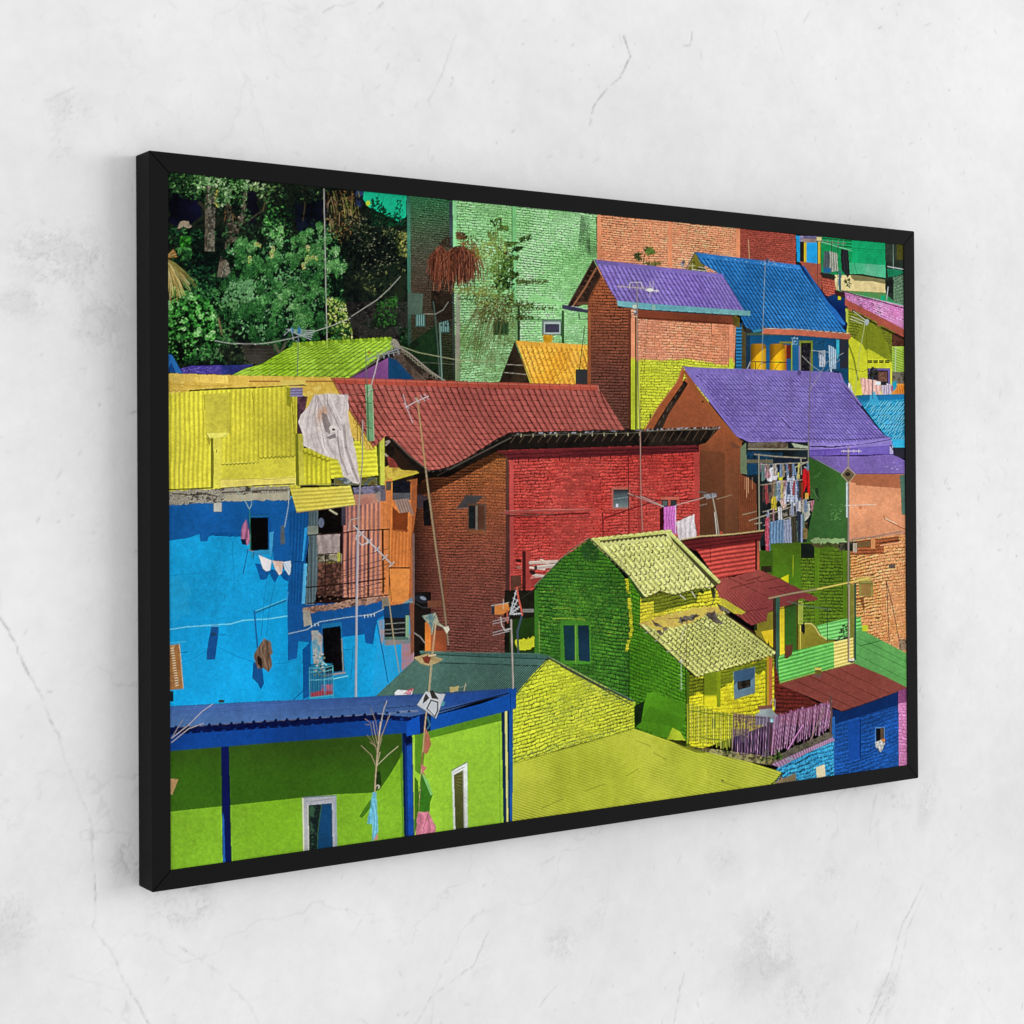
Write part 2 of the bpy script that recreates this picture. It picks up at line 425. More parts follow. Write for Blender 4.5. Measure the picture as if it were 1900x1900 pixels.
    fill([(640, 560), (760, 560), (760, 640), (660, 640)], mottle(['0c0c0c', '1c1a18', '2c2a28', '141c14'], 4, 2))
    leaves([(700, 560), (740, 545), (735, 600), (690, 610)], 180, 2.8, ['0a1c0c', '163a14', '2c5c24'])
    leaves([(735, 605), (800, 610), (830, 640), (826, 700), (750, 660)], 420, 3.2, ['050c08', '0a1e0e', '12361a', '1e5020'])
    specks([(660, 560), (756, 560), (756, 640), (670, 640)], 90, '74706a', .6, .6)
    # palm frond entering from the left
    for i in range(110):
        a = rng.random()*1.0+.35; L = 36+rng.random()*44; ox = 303+rng.random()*5; oy = 478+rng.random()*8
        pts = [(ox+math.cos(a+.25*t)*L*t, oy+math.sin(a+.25*t)*L*t) for t in (0, .35, .7, 1)]
        line(pts, .5+rng.random()*1.1, ['c4a860', 'e0cc90', '8c8840', 'a8a050', '5c6428', '98703c'][i % 6], .85)
    for i in range(7): a = -.8+i*.12; line([(306, 478), (306+22*math.cos(a), 478+20*math.sin(a))], 1.2, ['c88a3c', 'e0b070', 'a8783a'][i % 3], .8)
    shade([(308, 470), (340, 480), (385, 560), (385, 600), (308, 600)], '607050', .0)
    # long pole, wires
    line([(601, 350), (603.5, 480), (607, 645)], 1.5, 'a8a8a0', .85)
    line([(652, 587), (675, 572), (700, 556), (722, 536), (743, 513)], 1.2, 'a4a49a', .8)
    line([(398, 632), (425, 637), (452, 638), (480, 638), (505, 635), (545, 627), (580, 616), (620, 603), (650, 590)], 1.2, 'b8b8b0', .8)

def paint_tall_walls():
    # dark shaded side of the tall house
    g = grad([(370, '2f6440'), (430, '43563e'), (480, '49473a'), (540, '46382c'), (600, '3a3426'), (650, '28301c'), (710, '242a1a')])
    fill([(756, 362), (840, 372), (850, 740), (800, 740), (757, 640)], brick([(756, 362), (840, 372), (846, 700), (756, 700)], 76, 8, g, '14180f', .22, .4, .9, .28, seed=1))
    fill([(755, 364), (761, 365), (763, 640), (757, 640)], plaster(grad([(364, '2c5a4a'), (460, '3f7a64'), (640, '26382e')]), .12))
    fill([(757, 543), (785, 545), (783, 585), (757, 583)], plaster('3e5044', .1)); specks([(757, 590), (840, 590), (840, 690), (760, 690)], 200, '101408', .8, .5)
    fill([(757, 640), (812, 600), (812, 740), (757, 700)], mottle(['0a140c', '102814', '16361a'], 4, 0), .8)
    for x, y in ((771, 583), (816, 594)):
        rect(x, y, x+18, y+23, '3c5a54')
        for i in range(4): rect(x+2+i*4, y+1, x+4+i*4, y+21, '6a908a')
    fill([(833, 374), (840, 374), (849, 740), (842, 740)], plaster(grad([(374, '3a4650'), (480, '2c3c3c'), (560, '3c4844'), (700, '242c24')]), .15))
    # green sunlit brick wall
    q = [(840, 365), (1110, 400), (1110, 648), (845, 655)]
    gg = mottle(['76b26a', '84c278', '8fcc86', '9ad092', '86c47c'], 1.2, 1, .2)
    fill([(840, 370), (1110, 398), (1110, 730), (846, 730)], brick(q, 59, 20, gg, '2f5c34', .16, .45, .75, .24, mk=.8, seed=2))
    # painted concrete pillars
    fill([(840, 372), (847, 373), (848, 480), (841, 480)], plaster('8cd490', .05)); rect(845, 545, 854, 730, plaster(grad([(545, '9ab08a'), (640, '8c8478'), (730, '6a8a58')]), .15, spots=.3, spotc='5a5040'))
    rect(949.5, 383, 951, 560, '2e4c34'); rect(951, 383, 957.5, 560, plaster('74be76', .05)); rect(952, 470, 957, 550, '7cc884', .8)
    fill([(1105.5, 402), (1108, 402), (1109, 482), (1107, 482)], '2a5c34')
    # damp streaks
    for P, a in [([(1078, 400), (1094, 402), (1096, 480), (1080, 530), (1070, 480)], .35), ([(1058, 560), (1085, 540), (1100, 500), (1106, 480), (1106, 400), (1100, 400)], .15)]:
        r = inside(P); yy, xx, X, Y = r; m = np.clip(nz(X, Y, 2.5, 0)*.5+.4, 0, 1)*a; IMG[yy, xx] *= (1-m)[:, None]
    # dirty lower part with dried ivy
    P = [(854, 548), (955, 545), (957, 730), (852, 730)]
    r = inside(P); yy, xx, X, Y = r; m = np.clip(.35+.4*nz(X, Y, 2.2, 1)+.3*nz(X, Y, 1.3, 0, True), 0, 1)*.65
    IMG[yy, xx] = IMG[yy, xx]*(1-m[:, None])+m[:, None]*C('5a6c34')
    specks(P, 900, '2a3c1c', .6, .7); specks(P, 260, '8a4a34', .6, .6); specks(P, 400, 'a8cc88', .6, .6)
    specks([(875, 560), (950, 560), (950, 600), (875, 600)], 300, '7a3c28', .7, .7)
    rect(915, 597, 944, 622, plaster('5c8c4c', .2))
    for i in range(4): rect(917+i*6.5, 600, 921+i*6.5, 619, '16321a')
    rect(960, 562, 965, 636, plaster('2f5628', .2)); rect(955.5, 560, 960, 640, plaster('7cae6a', .1)); rect(1042, 576, 1047, 640, plaster('24521f', .1)); rect(958, 592, 1043, 595, '4a7c3c', .7)
    fill([(990, 545), (1045, 560), (1045, 567), (975, 558)], '86c67c', .8)
    rect(1005.5, 593, 1042, 622, '5c7464'); rect(1009, 597, 1040, 620, '9aa8a4'); rect(1011.5, 601, 1038, 617, '38384a'); rect(1040, 600, 1043, 624, '2f5630')
    fill(rough([(1008, 620), (1025, 621), (1025, 633), (1018, 640), (1012, 636), (1009, 634)], 1.2), plaster('eaa81c', .12))
    # plant bush on the wall
    leaves([(846, 432), (870, 436), (905, 450), (930, 440), (950, 470), (955, 540), (940, 600), (895, 600), (880, 560), (900, 500), (880, 460), (850, 455)], 800, 2.0, ['1a2410', '2c4018', '44601f', '5a5a24', '6c7c2c', '6a4420', '80903c'], elong=.5)
    leaves([(920, 455), (953, 480), (952, 530), (925, 545), (910, 500)], 420, 2.6, ['16240e', '2a4418', '3f6224', '6a8a3a'])
    for P in [[(910, 408), (930, 405), (936, 425), (920, 432)], [(905, 430), (925, 432), (922, 445), (908, 446)], [(930, 418), (943, 420), (940, 428), (930, 426)], [(962, 442), (985, 436), (984, 446), (966, 448)], [(935, 448), (962, 450), (950, 458), (936, 456)], [(955, 458), (972, 458), (962, 466), (950, 466)], [(945, 474), (966, 474), (960, 482), (948, 484)], [(950, 506), (962, 506), (960, 514), (950, 514)]]:
        leaves(P, 55, 2.4, ['1c2c12', '30481c', '4c6a2a', '6a7a38'])
    line([(921, 405), (925, 450), (925, 520)], 1, '4a5a28'); line([(900, 590), (950, 545), (965, 538)], 1, '5a5034'); line([(850, 605), (900, 575), (925, 560)], .9, '4a3c28')
    for y0, x0, x1 in ((521, 957, 1018), (523, 957, 1010), (570, 962, 1026), (588, 958, 1003), (565, 940, 992)):
        leaves([(x0, y0-4), (x1, y0), (x1, y0+3), (x0, y0+6)], 90, 1.7, ['34481e', '5c6a30', '2c3818'])
    leaves([(880, 545), (940, 550), (990, 560), (985, 590), (930, 600), (890, 585)], 380, 1.8, ['241e14', '3c3a20', '4c4a28', '30481c', '5c6c38'])
    for i in range(70): x = 885+rng.random()*60; line([(x, 560+rng.random()*20), (x-8-rng.random()*28, 620+rng.random()*60)], .7, ['4c5028', '7a6a48', '34481c'][i % 3], .65)
    # the brown hanging plant: two ragged clumps of dry strands
    fill(rough([(804, 475), (814, 466), (830, 470), (850, 464), (872, 476), (882, 500), (876, 515), (850, 520), (826, 518), (806, 505)], 5, 4), mottle(['150b09', '2c1611', '1c0e0b'], 3, 0), .9)
    leaves([(806, 500), (836, 505), (846, 600), (818, 610), (800, 560)], 160, 2.6, ['0c0908', '16100d', '241a14'])
    for i in range(900):
        l = rng.random() < .42; cx = 817 if l else 853; w_ = 10 if l else 18
        sp = rng.normal(0, w_); x = cx+sp; top = 458+(sp/w_)**2*3.5+rng.exponential(7)
        if not 794 < x < 898: continue
        L = 10+rng.random()*66*(1-.2*min(abs(sp)/w_, 2)); x2 = x+sp*.18+rng.normal(0, 2.5); y2 = min(top+L, 556-rng.random()*22)
        line([(x-sp*.25, top-3*rng.random()), (x+rng.normal(0, 1.5), top+4), ((x+x2)/2+rng.normal(0, 2), (top+y2)/2), (x2, y2)], .5+rng.random()*.7, ['7a3e2a', '8c4c34', '5c2c1e', '3a1c14', 'a06248', '241210', '1c0e0c', '4a2c1c'][i % 8], .85)
    leaves([(846, 440), (866, 436), (884, 455), (893, 480), (880, 478), (862, 458)], 150, 2, ['2c1c12', '54401f', '6a5426', '8a4a2c', '78702c'])
    specks([(840, 535), (905, 530), (905, 548), (842, 548)], 160, '7c7c34', 1, .9); specks([(852, 548), (885, 548), (890, 566), (855, 560)], 70, '40602a', 1, .8, ang=1.5)
    leaves([(828, 440), (838, 440), (838, 460), (812, 456)], 60, 2.2, ['1c120e', '34221a']); leaves([(846, 430), (862, 432), (862, 444), (848, 444)], 60, 2.6, ['4a3420', '6a4c2c'])
    fill([(800, 540), (838, 545), (840, 590), (815, 600), (800, 570)], mottle(['100c0a', '2a2018', '181410'], 3, 1), .75)
    line([(804, 560), (808, 590), (812, 640), (816, 700)], 2.2, '465e56', .8); line([(785, 582), (808, 583), (822, 575), (832, 560)], 1.1, '9a9a8a', .8)
    # peach brick wall and dark red wall
    q = [(1108, 398), (1372, 424), (1372, 510), (1108, 502)]
    fill([(1108, 398), (1374, 424), (1376, 520), (1108, 520)], brick(q, 23, 21, mottle(['d68258', 'e08c64', 'dd9068', 'e69a74'], 1, 2), '70371f', .14, .4, .7, .24, seed=3, mk=.85))
    for x, w in ((1109, 6), (1240, 6.5), (1366, 7)): fill([(x, 398), (x+w, 398), (x+w+1, 520), (x, 520)], plaster('dd8a60', .05))
    fill([(1373, 424), (1479, 436), (1486, 510), (1373, 500)], brick([(1373, 425), (1479, 436), (1485, 500), (1373, 490)], 18, 10, plaster('9a4639', .05), '561a1c', .10, .4, .6, .24, seed=4, mk=.8))
    line([(1388.5, 445), (1390.5, 480)], 1.6, 'b89068')
    leaves([(1176, 470), (1190, 470), (1192, 482), (1180, 484)], 50, 2.4, ['14200e', '24381a', '48602c']); leaves([(1194, 460), (1208, 458), (1216, 468), (1202, 474)], 70, 2.6, ['14200e', '2a421e', '54702c']); leaves([(1196, 486), (1228, 486), (1226, 491), (1200, 496)], 60, 2.2, ['1c2c14', '3c5426', '6a6a34']); line([(1196, 472), (1193, 492)], 2, '5a3c1c')
    ell(1268, 487, 2.5, 5, .4, C('4a505c')); ell(1266, 492, 2, 6, -.6, C('8a8c94'))

def paint_top_right():
    rect(1476, 432, 1690, 560, '20241c')
    fill([(1477, 437), (1484, 438), (1484, 486), (1479, 485)], '1c96d6')
    rect(1484, 438, 1524, 448, mottle(['8078a8', '5a5480', 'a098b8'], 4, 0)); rect(1489, 443, 1514, 450, mottle(['a08478', '7a6460'], 4, 1)); rect(1515, 440, 1524, 446, 'd8cc8c')
    rect(1484, 448, 1492, 487, '2a1c1c'); rect(1492, 450, 1496.5, 487, 'd6b424'); rect(1496.5, 450, 1516, 489, plaster('1b9adf', .08)); rect(1516, 446, 1518, 490, '2a3040'); rect(1518, 448, 1522.5, 489, 'c8ac34')
    fill([(1523, 447), (1582, 452), (1582, 520), (1576, 520), (1560, 512), (1524, 505)], plaster('0f8c4c', .06))
    fill([(1524, 439), (1582, 446), (1581, 465), (1560, 459), (1525, 450)], corr([(1524, 465), (1524, 436), (1582, 442), (1582, 470)], 5, '189a58', '06401f', .8))
    line([(1525, 449), (1548, 456), (1580, 465)], 1, '8ad0a0')
    fill([(1581, 446), (1642, 451), (1643, 494), (1580, 489)], plaster('0fa062', .05)); line([(1582, 460), (1642, 465)], 1, '0a6a3c'); line([(1582, 464), (1642, 469)], .6, '0a7a48')
    fill([(1574, 487), (1642, 492), (1646, 516), (1620, 512), (1599, 508), (1575, 508)], plaster(grad([(1575, '3aa874'), (1600, '44b080'), (1610, '62b890'), (1646, '46b484')], 'x'), .06)); line([(1585, 488), (1590, 508)], 1, '1c6a44')
    fill([(1574, 508), (1599, 508.5), (1646, 516), (1646, 519), (1600, 513), (1574, 513)], '1c2418')
    fill([(1549, 510), (1600, 512), (1642, 519), (1643, 544), (1552, 539), (1549, 525)], plaster('dcc88c', .06, spots=.15, spotc='4a4a28'))
    fill([(1578, 510), (1600, 512), (1642, 519), (1642, 527), (1620, 522), (1586, 521), (1580, 516)], plaster('77724a', .05))
    leaves([(1564, 518), (1578, 518), (1580, 535), (1568, 532)], 40, 1.8, ['2c3418', '4c5428'])
    fill([(1552, 538), (1642, 543), (1677, 556), (1677, 572), (1568, 545)], mottle(['24784a', '3c8c48', '6a7c48', '12643c'], 3, 2))
    line([(1560, 540), (1600, 549), (1640, 558), (1678, 567)], 1.6, '58b488'); rect(1634, 548, 1642, 558, '12a070')
    fill([(1643, 449), (1682, 452), (1682, 566), (1660, 560), (1643, 545)], mottle(['141a18', '232c24', '2c3830', '3a4438'], 3, 1))
    rect(1664, 452, 1678, 482, mottle(['3a3a10', '4e4c1c', '2a2c18'], 4, 0)); line([(1657, 448), (1658, 520)], 1, '70887c'); line([(1647, 494.5), (1678, 500)], 1.3, 'c0c8cc'); fill([(1646, 499), (1672, 501), (1678, 506), (1664, 512), (1648, 514)], '14744e')
    fill([(1658, 515), (1681, 508), (1681, 568), (1658, 560)], brick([(1658, 520), (1681, 508), (1681, 568), (1658, 572)], 9, 3, '5c7c60', '202c26', .1)); line([(1648, 532), (1645, 556)], 1.4, 'a0aab0')
    line([(1555, 448), (1553, 545)], 1, '3a1c1c'); line([(1543, 448), (1544, 547)], 1.2, '4a2624')
    # balcony parapet and clothes
    fill([(1484, 485), (1523, 490), (1525, 545), (1516, 533), (1502, 514)], plaster('a4523f', .05)); fill([(1524, 514), (1549, 520), (1551, 552), (1528, 547)], brick([(1524, 514), (1549, 520), (1551, 552), (1526, 548)], 7, 3, 'ad5140', '4a1c18'))
    line([(1517, 450), (1517.5, 530)], 1.3, '1a2228'); line([(1523, 508), (1534, 512), (1549, 514)], 4, '2c2424', jit=.6)
    cloth([(1530, 465), (1539, 468), (1541, 508), (1528, 507), (1527, 490)], '4c585c', 3); cloth([(1539, 466), (1553, 470), (1556, 503), (1540, 503)], '9ea294', 4, '3c4038', .6); rect(1528, 497, 1542, 506, plaster('1c5c8c', .2))
    cloth([(1560, 462), (1574, 464), (1577, 508), (1573, 516), (1561, 500)], '26262c', 3, '0a0a10'); cloth([(1556, 502), (1561, 502), (1561, 538), (1556, 538)], '3a6474', 2)
    yagi((1510, 446), (1570, 452), 6, 10, '8a8078', .8)
    # navy wall, pink roof, red barge board
    fill([(1531, 552), (1549, 545), (1568, 553), (1571, 575), (1572, 606), (1551, 590)], plaster(grad([(550, '0d3a74'), (575, '0a1e5c'), (606, '0c3a80')]), .08)); rect(1555, 548, 1560, 556, 'b8b020'); fill([(1549, 539), (1568, 542), (1568, 553), (1550, 548)], '3a1c20')
    fill([(1567, 541), (1682, 569), (1682, 613), (1630, 590), (1569, 555)], brick([(1567, 540), (1682, 568), (1682, 616), (1569, 560)], 9, 22, mottle(['c66aa6', 'd47cb8', 'dc92c6'], 2, 0), '5c2044', .2, .6, .9, .3, seed=5, mk=.8))
    line([(1560, 539), (1600, 551), (1682, 573)], 2.2, '5a3044')
    # lime house
    fill([(1571, 570), (1682, 620), (1682, 740), (1585, 740), (1570, 690)], brick([(1571, 570), (1682, 600), (1682, 700), (1571, 690)], 22, 14, '6e781e', '30380c', .1, .3, .6, .2, seed=6))
    fill([(1600, 602), (1610, 595), (1634, 612), (1648, 640), (1656, 672), (1606, 650), (1586, 630)], plaster('7e8a1c', .04))
    fill([(1572, 629), (1580, 625), (1600, 639), (1606, 650), (1611, 647), (1647, 668), (1656, 674), (1656, 735), (1586, 735), (1573, 700)], plaster('ced32a', .05, spots=.1, spotc='9aa020'))
    line([(1575, 640), (1584, 665), (1592, 705)], 3, '7a841c'); fill([(1569, 572), (1574, 575), (1574, 620), (1571, 620)], 'a0a838')
    for i in range(4): rect(1610+i*10.6, 668, 1618.5+i*10.6, 673.5, '1e1e10'); rect(1610+i*10.6, 670.3, 1618.5+i*10.6, 671.2, 'b4ba2c')
    rect(1610, 683, 1652, 714, '64549c'); rect(1614, 687, 1648, 712, '2e2430'); rect(1630, 690, 1646, 708, mottle(['7a5040', '52342c'], 6, 0))
    specks([(1633, 692), (1644, 692), (1644, 706), (1633, 706)], 14, 'c0a890', .6, .8, 1); leaves([(1609, 680), (1626, 682), (1630, 700), (1612, 710)], 90, 2, ['1c1c1a', '34382c', '14140e'])
    rect(1655, 618, 1682, 645, mottle(['3a1c16', '5c3428', '2a1410'], 4, 0)); rect(1655, 643, 1682, 690, corr([(1655, 643), (1682, 656), (1682, 700), (1655, 690)], 1, '9cba44', '9cba44'))
    fill([(1655, 643), (1682, 652), (1682, 692), (1656, 690)], corr([(1655, 692), (1655, 640), (1682, 652), (1682, 700)], 11, '9aba42', '5c7a20', .6)); line([(1662, 644), (1661, 712)], 1.8, 'b0c0a0'); rect(1655, 690, 1682, 712, mottle(['4a3a2c', '7a7468', '2c241c'], 5, 1)); rect(1655, 712, 1682, 734, mottle(['d0802c', 'e89838', 'a86020'], 4, 0))
    fill([(1568, 554), (1682, 613), (1682, 628), (1635, 603), (1630, 606), (1627, 598), (1582, 574), (1577, 578), (1573, 569), (1568, 566)], plaster('ab5242', .05)); line([(1582, 577), (1626, 602)], 3.5, '28180f', .8); line([(1636, 608), (1682, 631)], 4, '28180f', .8)
    for a, b in (((1583, 577), (1606, 594)), ((1580, 587), (1604, 597)), ((1578, 592), (1601, 601))): line([a, b], 1, 'c0c4b0')
    ell(1608, 598, 4, 6, .3, C('9aa8b0')); line([(1605, 600), (1595, 655), (1586, 735)], 1.1, 'a8b080'); line([(1606, 600), (1609, 650), (1610, 700)], .7, '5a6018'); line([(1570, 682), (1600, 690), (1612, 684)], 1, '5a6020')
    cloth([(1596, 701), (1610, 703), (1636, 708), (1634, 733), (1601, 733)], 'dfb0a6', 5, 'a87468', .5); cloth([(1569, 707), (1578, 712), (1585, 733), (1575, 728)], 'd8dcd8', 2, '8a98a0'); cloth([(1636, 708), (1655, 714), (1655, 731), (1636, 733)], 'c0b0c4', 4, '6a6478'); fill([(1655, 710), (1663, 706), (1665, 720), (1656, 727)], '1a98b8'); rect(1654, 716, 1657, 726, 'c02c60'); cloth([(1664, 716), (1682, 714), (1682, 732), (1662, 732)], 'e0842c', 5, '904c18', .6); rect(1628, 708, 1645, 715, '20242c'); rect(1624, 708, 1634, 714, 'd0e0e4')

def paint_blue_roof_house():
    # room under the blue roof
    fill([(1358, 598), (1575, 622), (1574, 720), (1355, 700)], plaster(grad([(600, '0c3a5c'), (640, '11507c'), (700, '12588c')]), .08))
    rect(1355, 598, 1366, 700, '23283c'); rect(1366, 606, 1377, 700, corr([(1366, 700), (1366, 606), (1377, 606), (1377, 700)], 15, '2c86bc', '0c2c50', .85)); rect(1376, 604, 1384, 700, '4a4020')
    rect(1384, 612, 1392, 690, '10304c'); rect(1386, 618, 1470, 622, '5a5c24', .7)
    fill([(1377, 598), (1420, 606), (1415, 618), (1380, 616)], mottle(['14181c', '3a342c', '1c2228'], 4, 0)); fill([(1394, 609), (1418, 611), (1410, 616), (1398, 617)], '2a7a9c')
    for x0, x1 in ((1392.5, 1421), (1428, 1456)):
        w = x1-x0
        def tank(X, Y, x0=x0, w=w):
            u = (X-x0)/w; s = 1-.5*np.clip(abs(u-.55)-.15, 0, 1)*2
            sh = (Y < 640+26*(1-u)**1.3+6)|False
            return np.where(sh[:, None], C('a8730f'), C('f0b414'))*s[:, None]*(1+.03*nz(X, Y, 1.5, 0))[:, None]
        fill([(x0, 640), (x0+4, 638), (x1-4, 638), (x1, 641), (x1+.5, 695), (x0, 695)], tank)
    rect(1459, 640, 1468, 666, '641c18'); rect(1456, 640, 1459, 695, 'b8641c'); rect(1468, 636, 1470.5, 695, '88a02c'); rect(1446, 634, 1470, 637, '7a7a1c'); rect(1470, 630, 1482, 695, '176398')
    line([(1392, 671), (1462, 672.5)], 1.8, '241c58'); line([(1402, 671), (1402, 695)], 1.5, '241c58'); line([(1461, 672), (1461, 695)], 1.8, '34489c'); line([(1402, 690), (1411, 675), (1421, 673)], 1, '34346a'); line([(1436, 688), (1446, 674), (1456, 672)], 1, '6a5a20')
    line([(1384, 690), (1392, 672)], 2, '9a949c')
    rect(1483, 632, 1508, 695, '6e7c24'); rect(1486, 636, 1505, 695, '15131a'); specks([(1487, 640), (1504, 640), (1504, 690), (1487, 690)], 25, '5c6064', .6, .6, 3, .8)
    line([(1483.5, 643), (1484, 692)], 3.4, '8c7cb0', .9); specks([(1468, 626), (1480, 626), (1480, 640), (1470, 640)], 30, 'b8c0c4', .8, .8, 1.5, 1.3)
    cloth([(1519, 652), (1531, 650), (1531, 680), (1520, 680)], 'b0b8c4', 3, '50607c', .5, 1); cloth([(1537, 640), (1546, 644), (1552, 650), (1552, 692), (1541, 692)], '9cb4c8', 4, '1c3a5c', .65, 2)
    leaves([(1512, 634), (1530, 632), (1530, 660), (1512, 660)], 80, 1.6, ['2c3c44', '5c7078', '8c9ca4'], elong=.2); line([(1505, 650), (1553, 655)], 1, '9ca8ac'); line([(1565, 660), (1545, 680), (1520, 700)], .8, '8c8c8c')
    rect(1558, 628, 1574, 700, mottle(['1c2c3c', '2c2830', '14304c'], 5, 0)); fill([(1552, 630), (1557, 631), (1557, 655), (1554, 668), (1552, 655)], '2aa0b8'); rect(1543, 684, 1575, 705, '104060')
    # little gable behind
    fill([(1289, 468), (1300, 478), (1312, 505), (1274, 503), (1283, 484)], mottle(['4a4416', '7c7424', '30300f'], 4, 0)); line([(1290, 468), (1272, 502)], 2, '3a4450'); 
    for a, b in (((1276, 493), (1290, 493)), ((1284, 500), (1312, 503)), ((1285, 488), (1285, 502)), ((1296, 495), (1310, 498))): line([a, b], .9, 'c8c8b8')
    P = [(1290, 469), (1484, 493), (1571, 616), (1417, 608), (1396, 613), (1383, 606), (1341, 512), (1300, 488)]
    fill(P, tiles([(1293, 471), (1484, 494), (1572, 618), (1383, 605)], 15, 26, mottle(['1e5f9c', '2266a4', '2c70ae', '2062a0'], 1, 1), '0a2c58', .20, .25, .14, .35, seed=2, bold=1.15))
    fill([(1289, 468), (1484, 492), (1488, 501), (1300, 478)], plaster('2472bc', .08)); specks([(1300, 474), (1484, 494), (1486, 500), (1310, 480)], 60, '8cbce0', .7, .7)
    fill([(1483, 492), (1488, 492), (1573, 600), (1571, 612), (1566, 606)], plaster('0a2464', .1)); fill([(1488, 492), (1493, 494), (1536, 560), (1551, 575), (1569, 601), (1566, 604), (1550, 590)], '2264b0')
    line([(1415, 609), (1480, 611), (1577, 619)], 1, 'd8b8a0'); fill([(1416, 610), (1480, 612), (1578, 620), (1578, 630), (1480, 622), (1413, 619)], plaster('c0654a', .06, spots=.1, spotc='703424'))
    line([(1389+.5, 0), (1389.5, 0)], 1, '000000')
    line([(1420, 486), (1417, 560), (1413, 700)], 1.1, '8c949c'); ell(1424, 484, 3, 4, 0, C('34507c')); specks([(1418, 480), (1440, 480), (1440, 492), (1418, 492)], 20, '9cb8d8', .7)

def paint_purple_house():
    # orange roofed shed
    fill([(955, 633), (986, 712), (925, 712)], mottle(['1a140e', '2c2218', '3a2c1c'], 3, 0)); line([(938, 676), (971, 678)], 1.2, '8c8474'); line([(935, 691), (978, 695)], 1.2, '8c8474')
    fill([(957, 633), (1092, 641), (1092, 716), (984, 712)], tiles([(957, 633), (1096, 641), (1125, 716), (984, 711)], 7, 15, mottle(['e09a28', 'e8a634', 'eeb044'], 1.5, 0), '9c5c10', .12, .18, .12, .35, seed=6, bold=.8))
    scallops([(966, 646), (1092, 652), (1112, 714), (988, 710)], 6, 15, '8a5210', 1.1, .25)
    line([(957, 634), (986, 710)], 1.4, '4a3420'); fill([(957, 632), (1092, 640), (1092, 647), (960, 641)], plaster('eeae3c', .04))
    for i in range(9): line([(972+i*14, 634+i*.9), (973+i*14, 642+i*.9)], .8, 'a86c18')
    rect(1068, 685, 1092, 716, plaster('2a2b2e', .12)); line([(1075, 686), (1085, 605)], 1.6, '2a2420'); line([(1082, 650), (1091, 690)], .8, '54402c')
    # orange brick tower, shaded gable side
    g = grad([(510, '9c5430'), (560, '8c4c30'), (620, '7a4430'), (700, '683c30'), (800, '5a382e')])
    fill([(1116, 512), (1148, 562), (1174, 574), (1174, 800), (1158, 800), (1108, 716), (1090, 712), (1090, 560), (1100, 540)], brick([(1088, 500), (1174, 500), (1174, 800), (1088, 800)], 56, 5.5, g, '341410', .12, .3, .5, .26, seed=7))
    rect(1090, 578, 1096, 714, plaster('7a4226', .1)); rect(1166, 574, 1171, 800, plaster('5c2a1e', .08))
    # sunlit front
    q = [(1172, 573), (1362, 585), (1362, 690), (1172, 690)]
    def two(X, Y):
        t = Y+.04*(1262-X)+2.5*nz(X, Y, 3, 2)+1.5*hsh(np.floor(X/9), np.floor(Y/5))
        w = np.clip((t-668)/3, 0, 1)[:, None]
        a = mottle(['d8855e', 'dc9070', 'e29a7c'], 1, 1)(X, Y)
        return a*(1-w)+mottle(['bcc62a', 'c6d034', 'b4c030'], 1, 0)(X, Y)*w
    fill([(1171, 573), (1366, 586), (1362, 700), (1260, 800), (1171, 800)], brick([(1171, 573), (1366, 588), (1366, 800), (1171, 800)], 44, 15, two, '6a4a20', .12, .4, .65, .22, seed=8, mk=.8))
    for x, w, d in ((1171, 8, 0), (1353, 7, 1)):
        rect(x, 590, x+w, 700 if d else 800, plaster(grad([(590, 'dd8a66'), (662, 'da8a64'), (668, 'b4c22c'), (800, 'bcc830')]), .04))
    rect(1178, 588, 1180.5, 800, '4c3818'); rect(1180.5, 590, 1183.5, 670, 'c87a5a'); rect(1179.5, 670, 1183, 800, '66761c'); rect(1183, 670, 1187, 795, 'c0cc38')
    line([(1320, 600), (1320.5, 623), (1325, 623)], 1.2, '5a3020'); rect(1321, 600, 1326, 620, 'dd8a66'); line([(1326, 606), (1352, 609), (1352, 680)], .7, 'a05c44')
    rect(1205, 768, 1209, 785, '4a5a18')
    fill([(1182, 574), (1362, 584), (1362, 603), (1182, 592)], plaster('6c3422', .1)); line([(1182, 589), (1355, 600)], 1.6, '451c10'); fill([(1359, 583), (1372, 590), (1372, 610), (1360, 603)], mottle(['6a5c20', '4a3c18'], 5, 0))
    # eave and soffit on the left
    fill([(1101, 482), (1107, 494), (1116, 512), (1099, 542), (1092, 562), (1068, 571), (1052, 571)], mottle(['1c1210', '2c1e18', '3a2820'], 4, 0))
    for i in range(7): t = .15+i*.12; a = (1101-42*t, 490+80*t); line([a, (a[0]+13, a[1]+2)], 1.2, '5a3a28')
    line([(1106, 498), (1085, 535), (1063, 568)], 3.2, '84563c'); line([(1116, 512), (1101, 538), (1092, 558)], 2.4, '6a3c22'); line([(1101, 482), (1052, 571)], 2, '4c3c34', 1)
    fill([(1043, 565), (1060, 568), (1091, 575), (1091, 581), (1062, 577), (1043, 573)], '34344e'); line([(1060, 568), (1091, 573)], .8, 'b0b8b8'); line([(1074, 581), (1075, 592), (1091, 592)], 2.2, '2c2c30'); rect(1070, 560, 1092, 566, '5a3a28')
    # purple tile roof
    P = [(1102, 481), (1340, 508), (1381, 577), (1146, 560), (1128, 532)]
    fill(P, tiles([(1102, 482), (1341, 509), (1392, 590), (1152, 574)], 8, 29, mottle(['6c5aa4', '7461ac', '8070b6', '725ea6'], .8, 3), '41306e', .15, .2, .10, .35, seed=4, bold=.95))
    fill([(1102, 481), (1340, 508), (1343, 516), (1108, 490)], plaster('7a68b4', .05)); line([(1104, 483), (1128, 530), (1147, 560)], 1, '3a2a44')
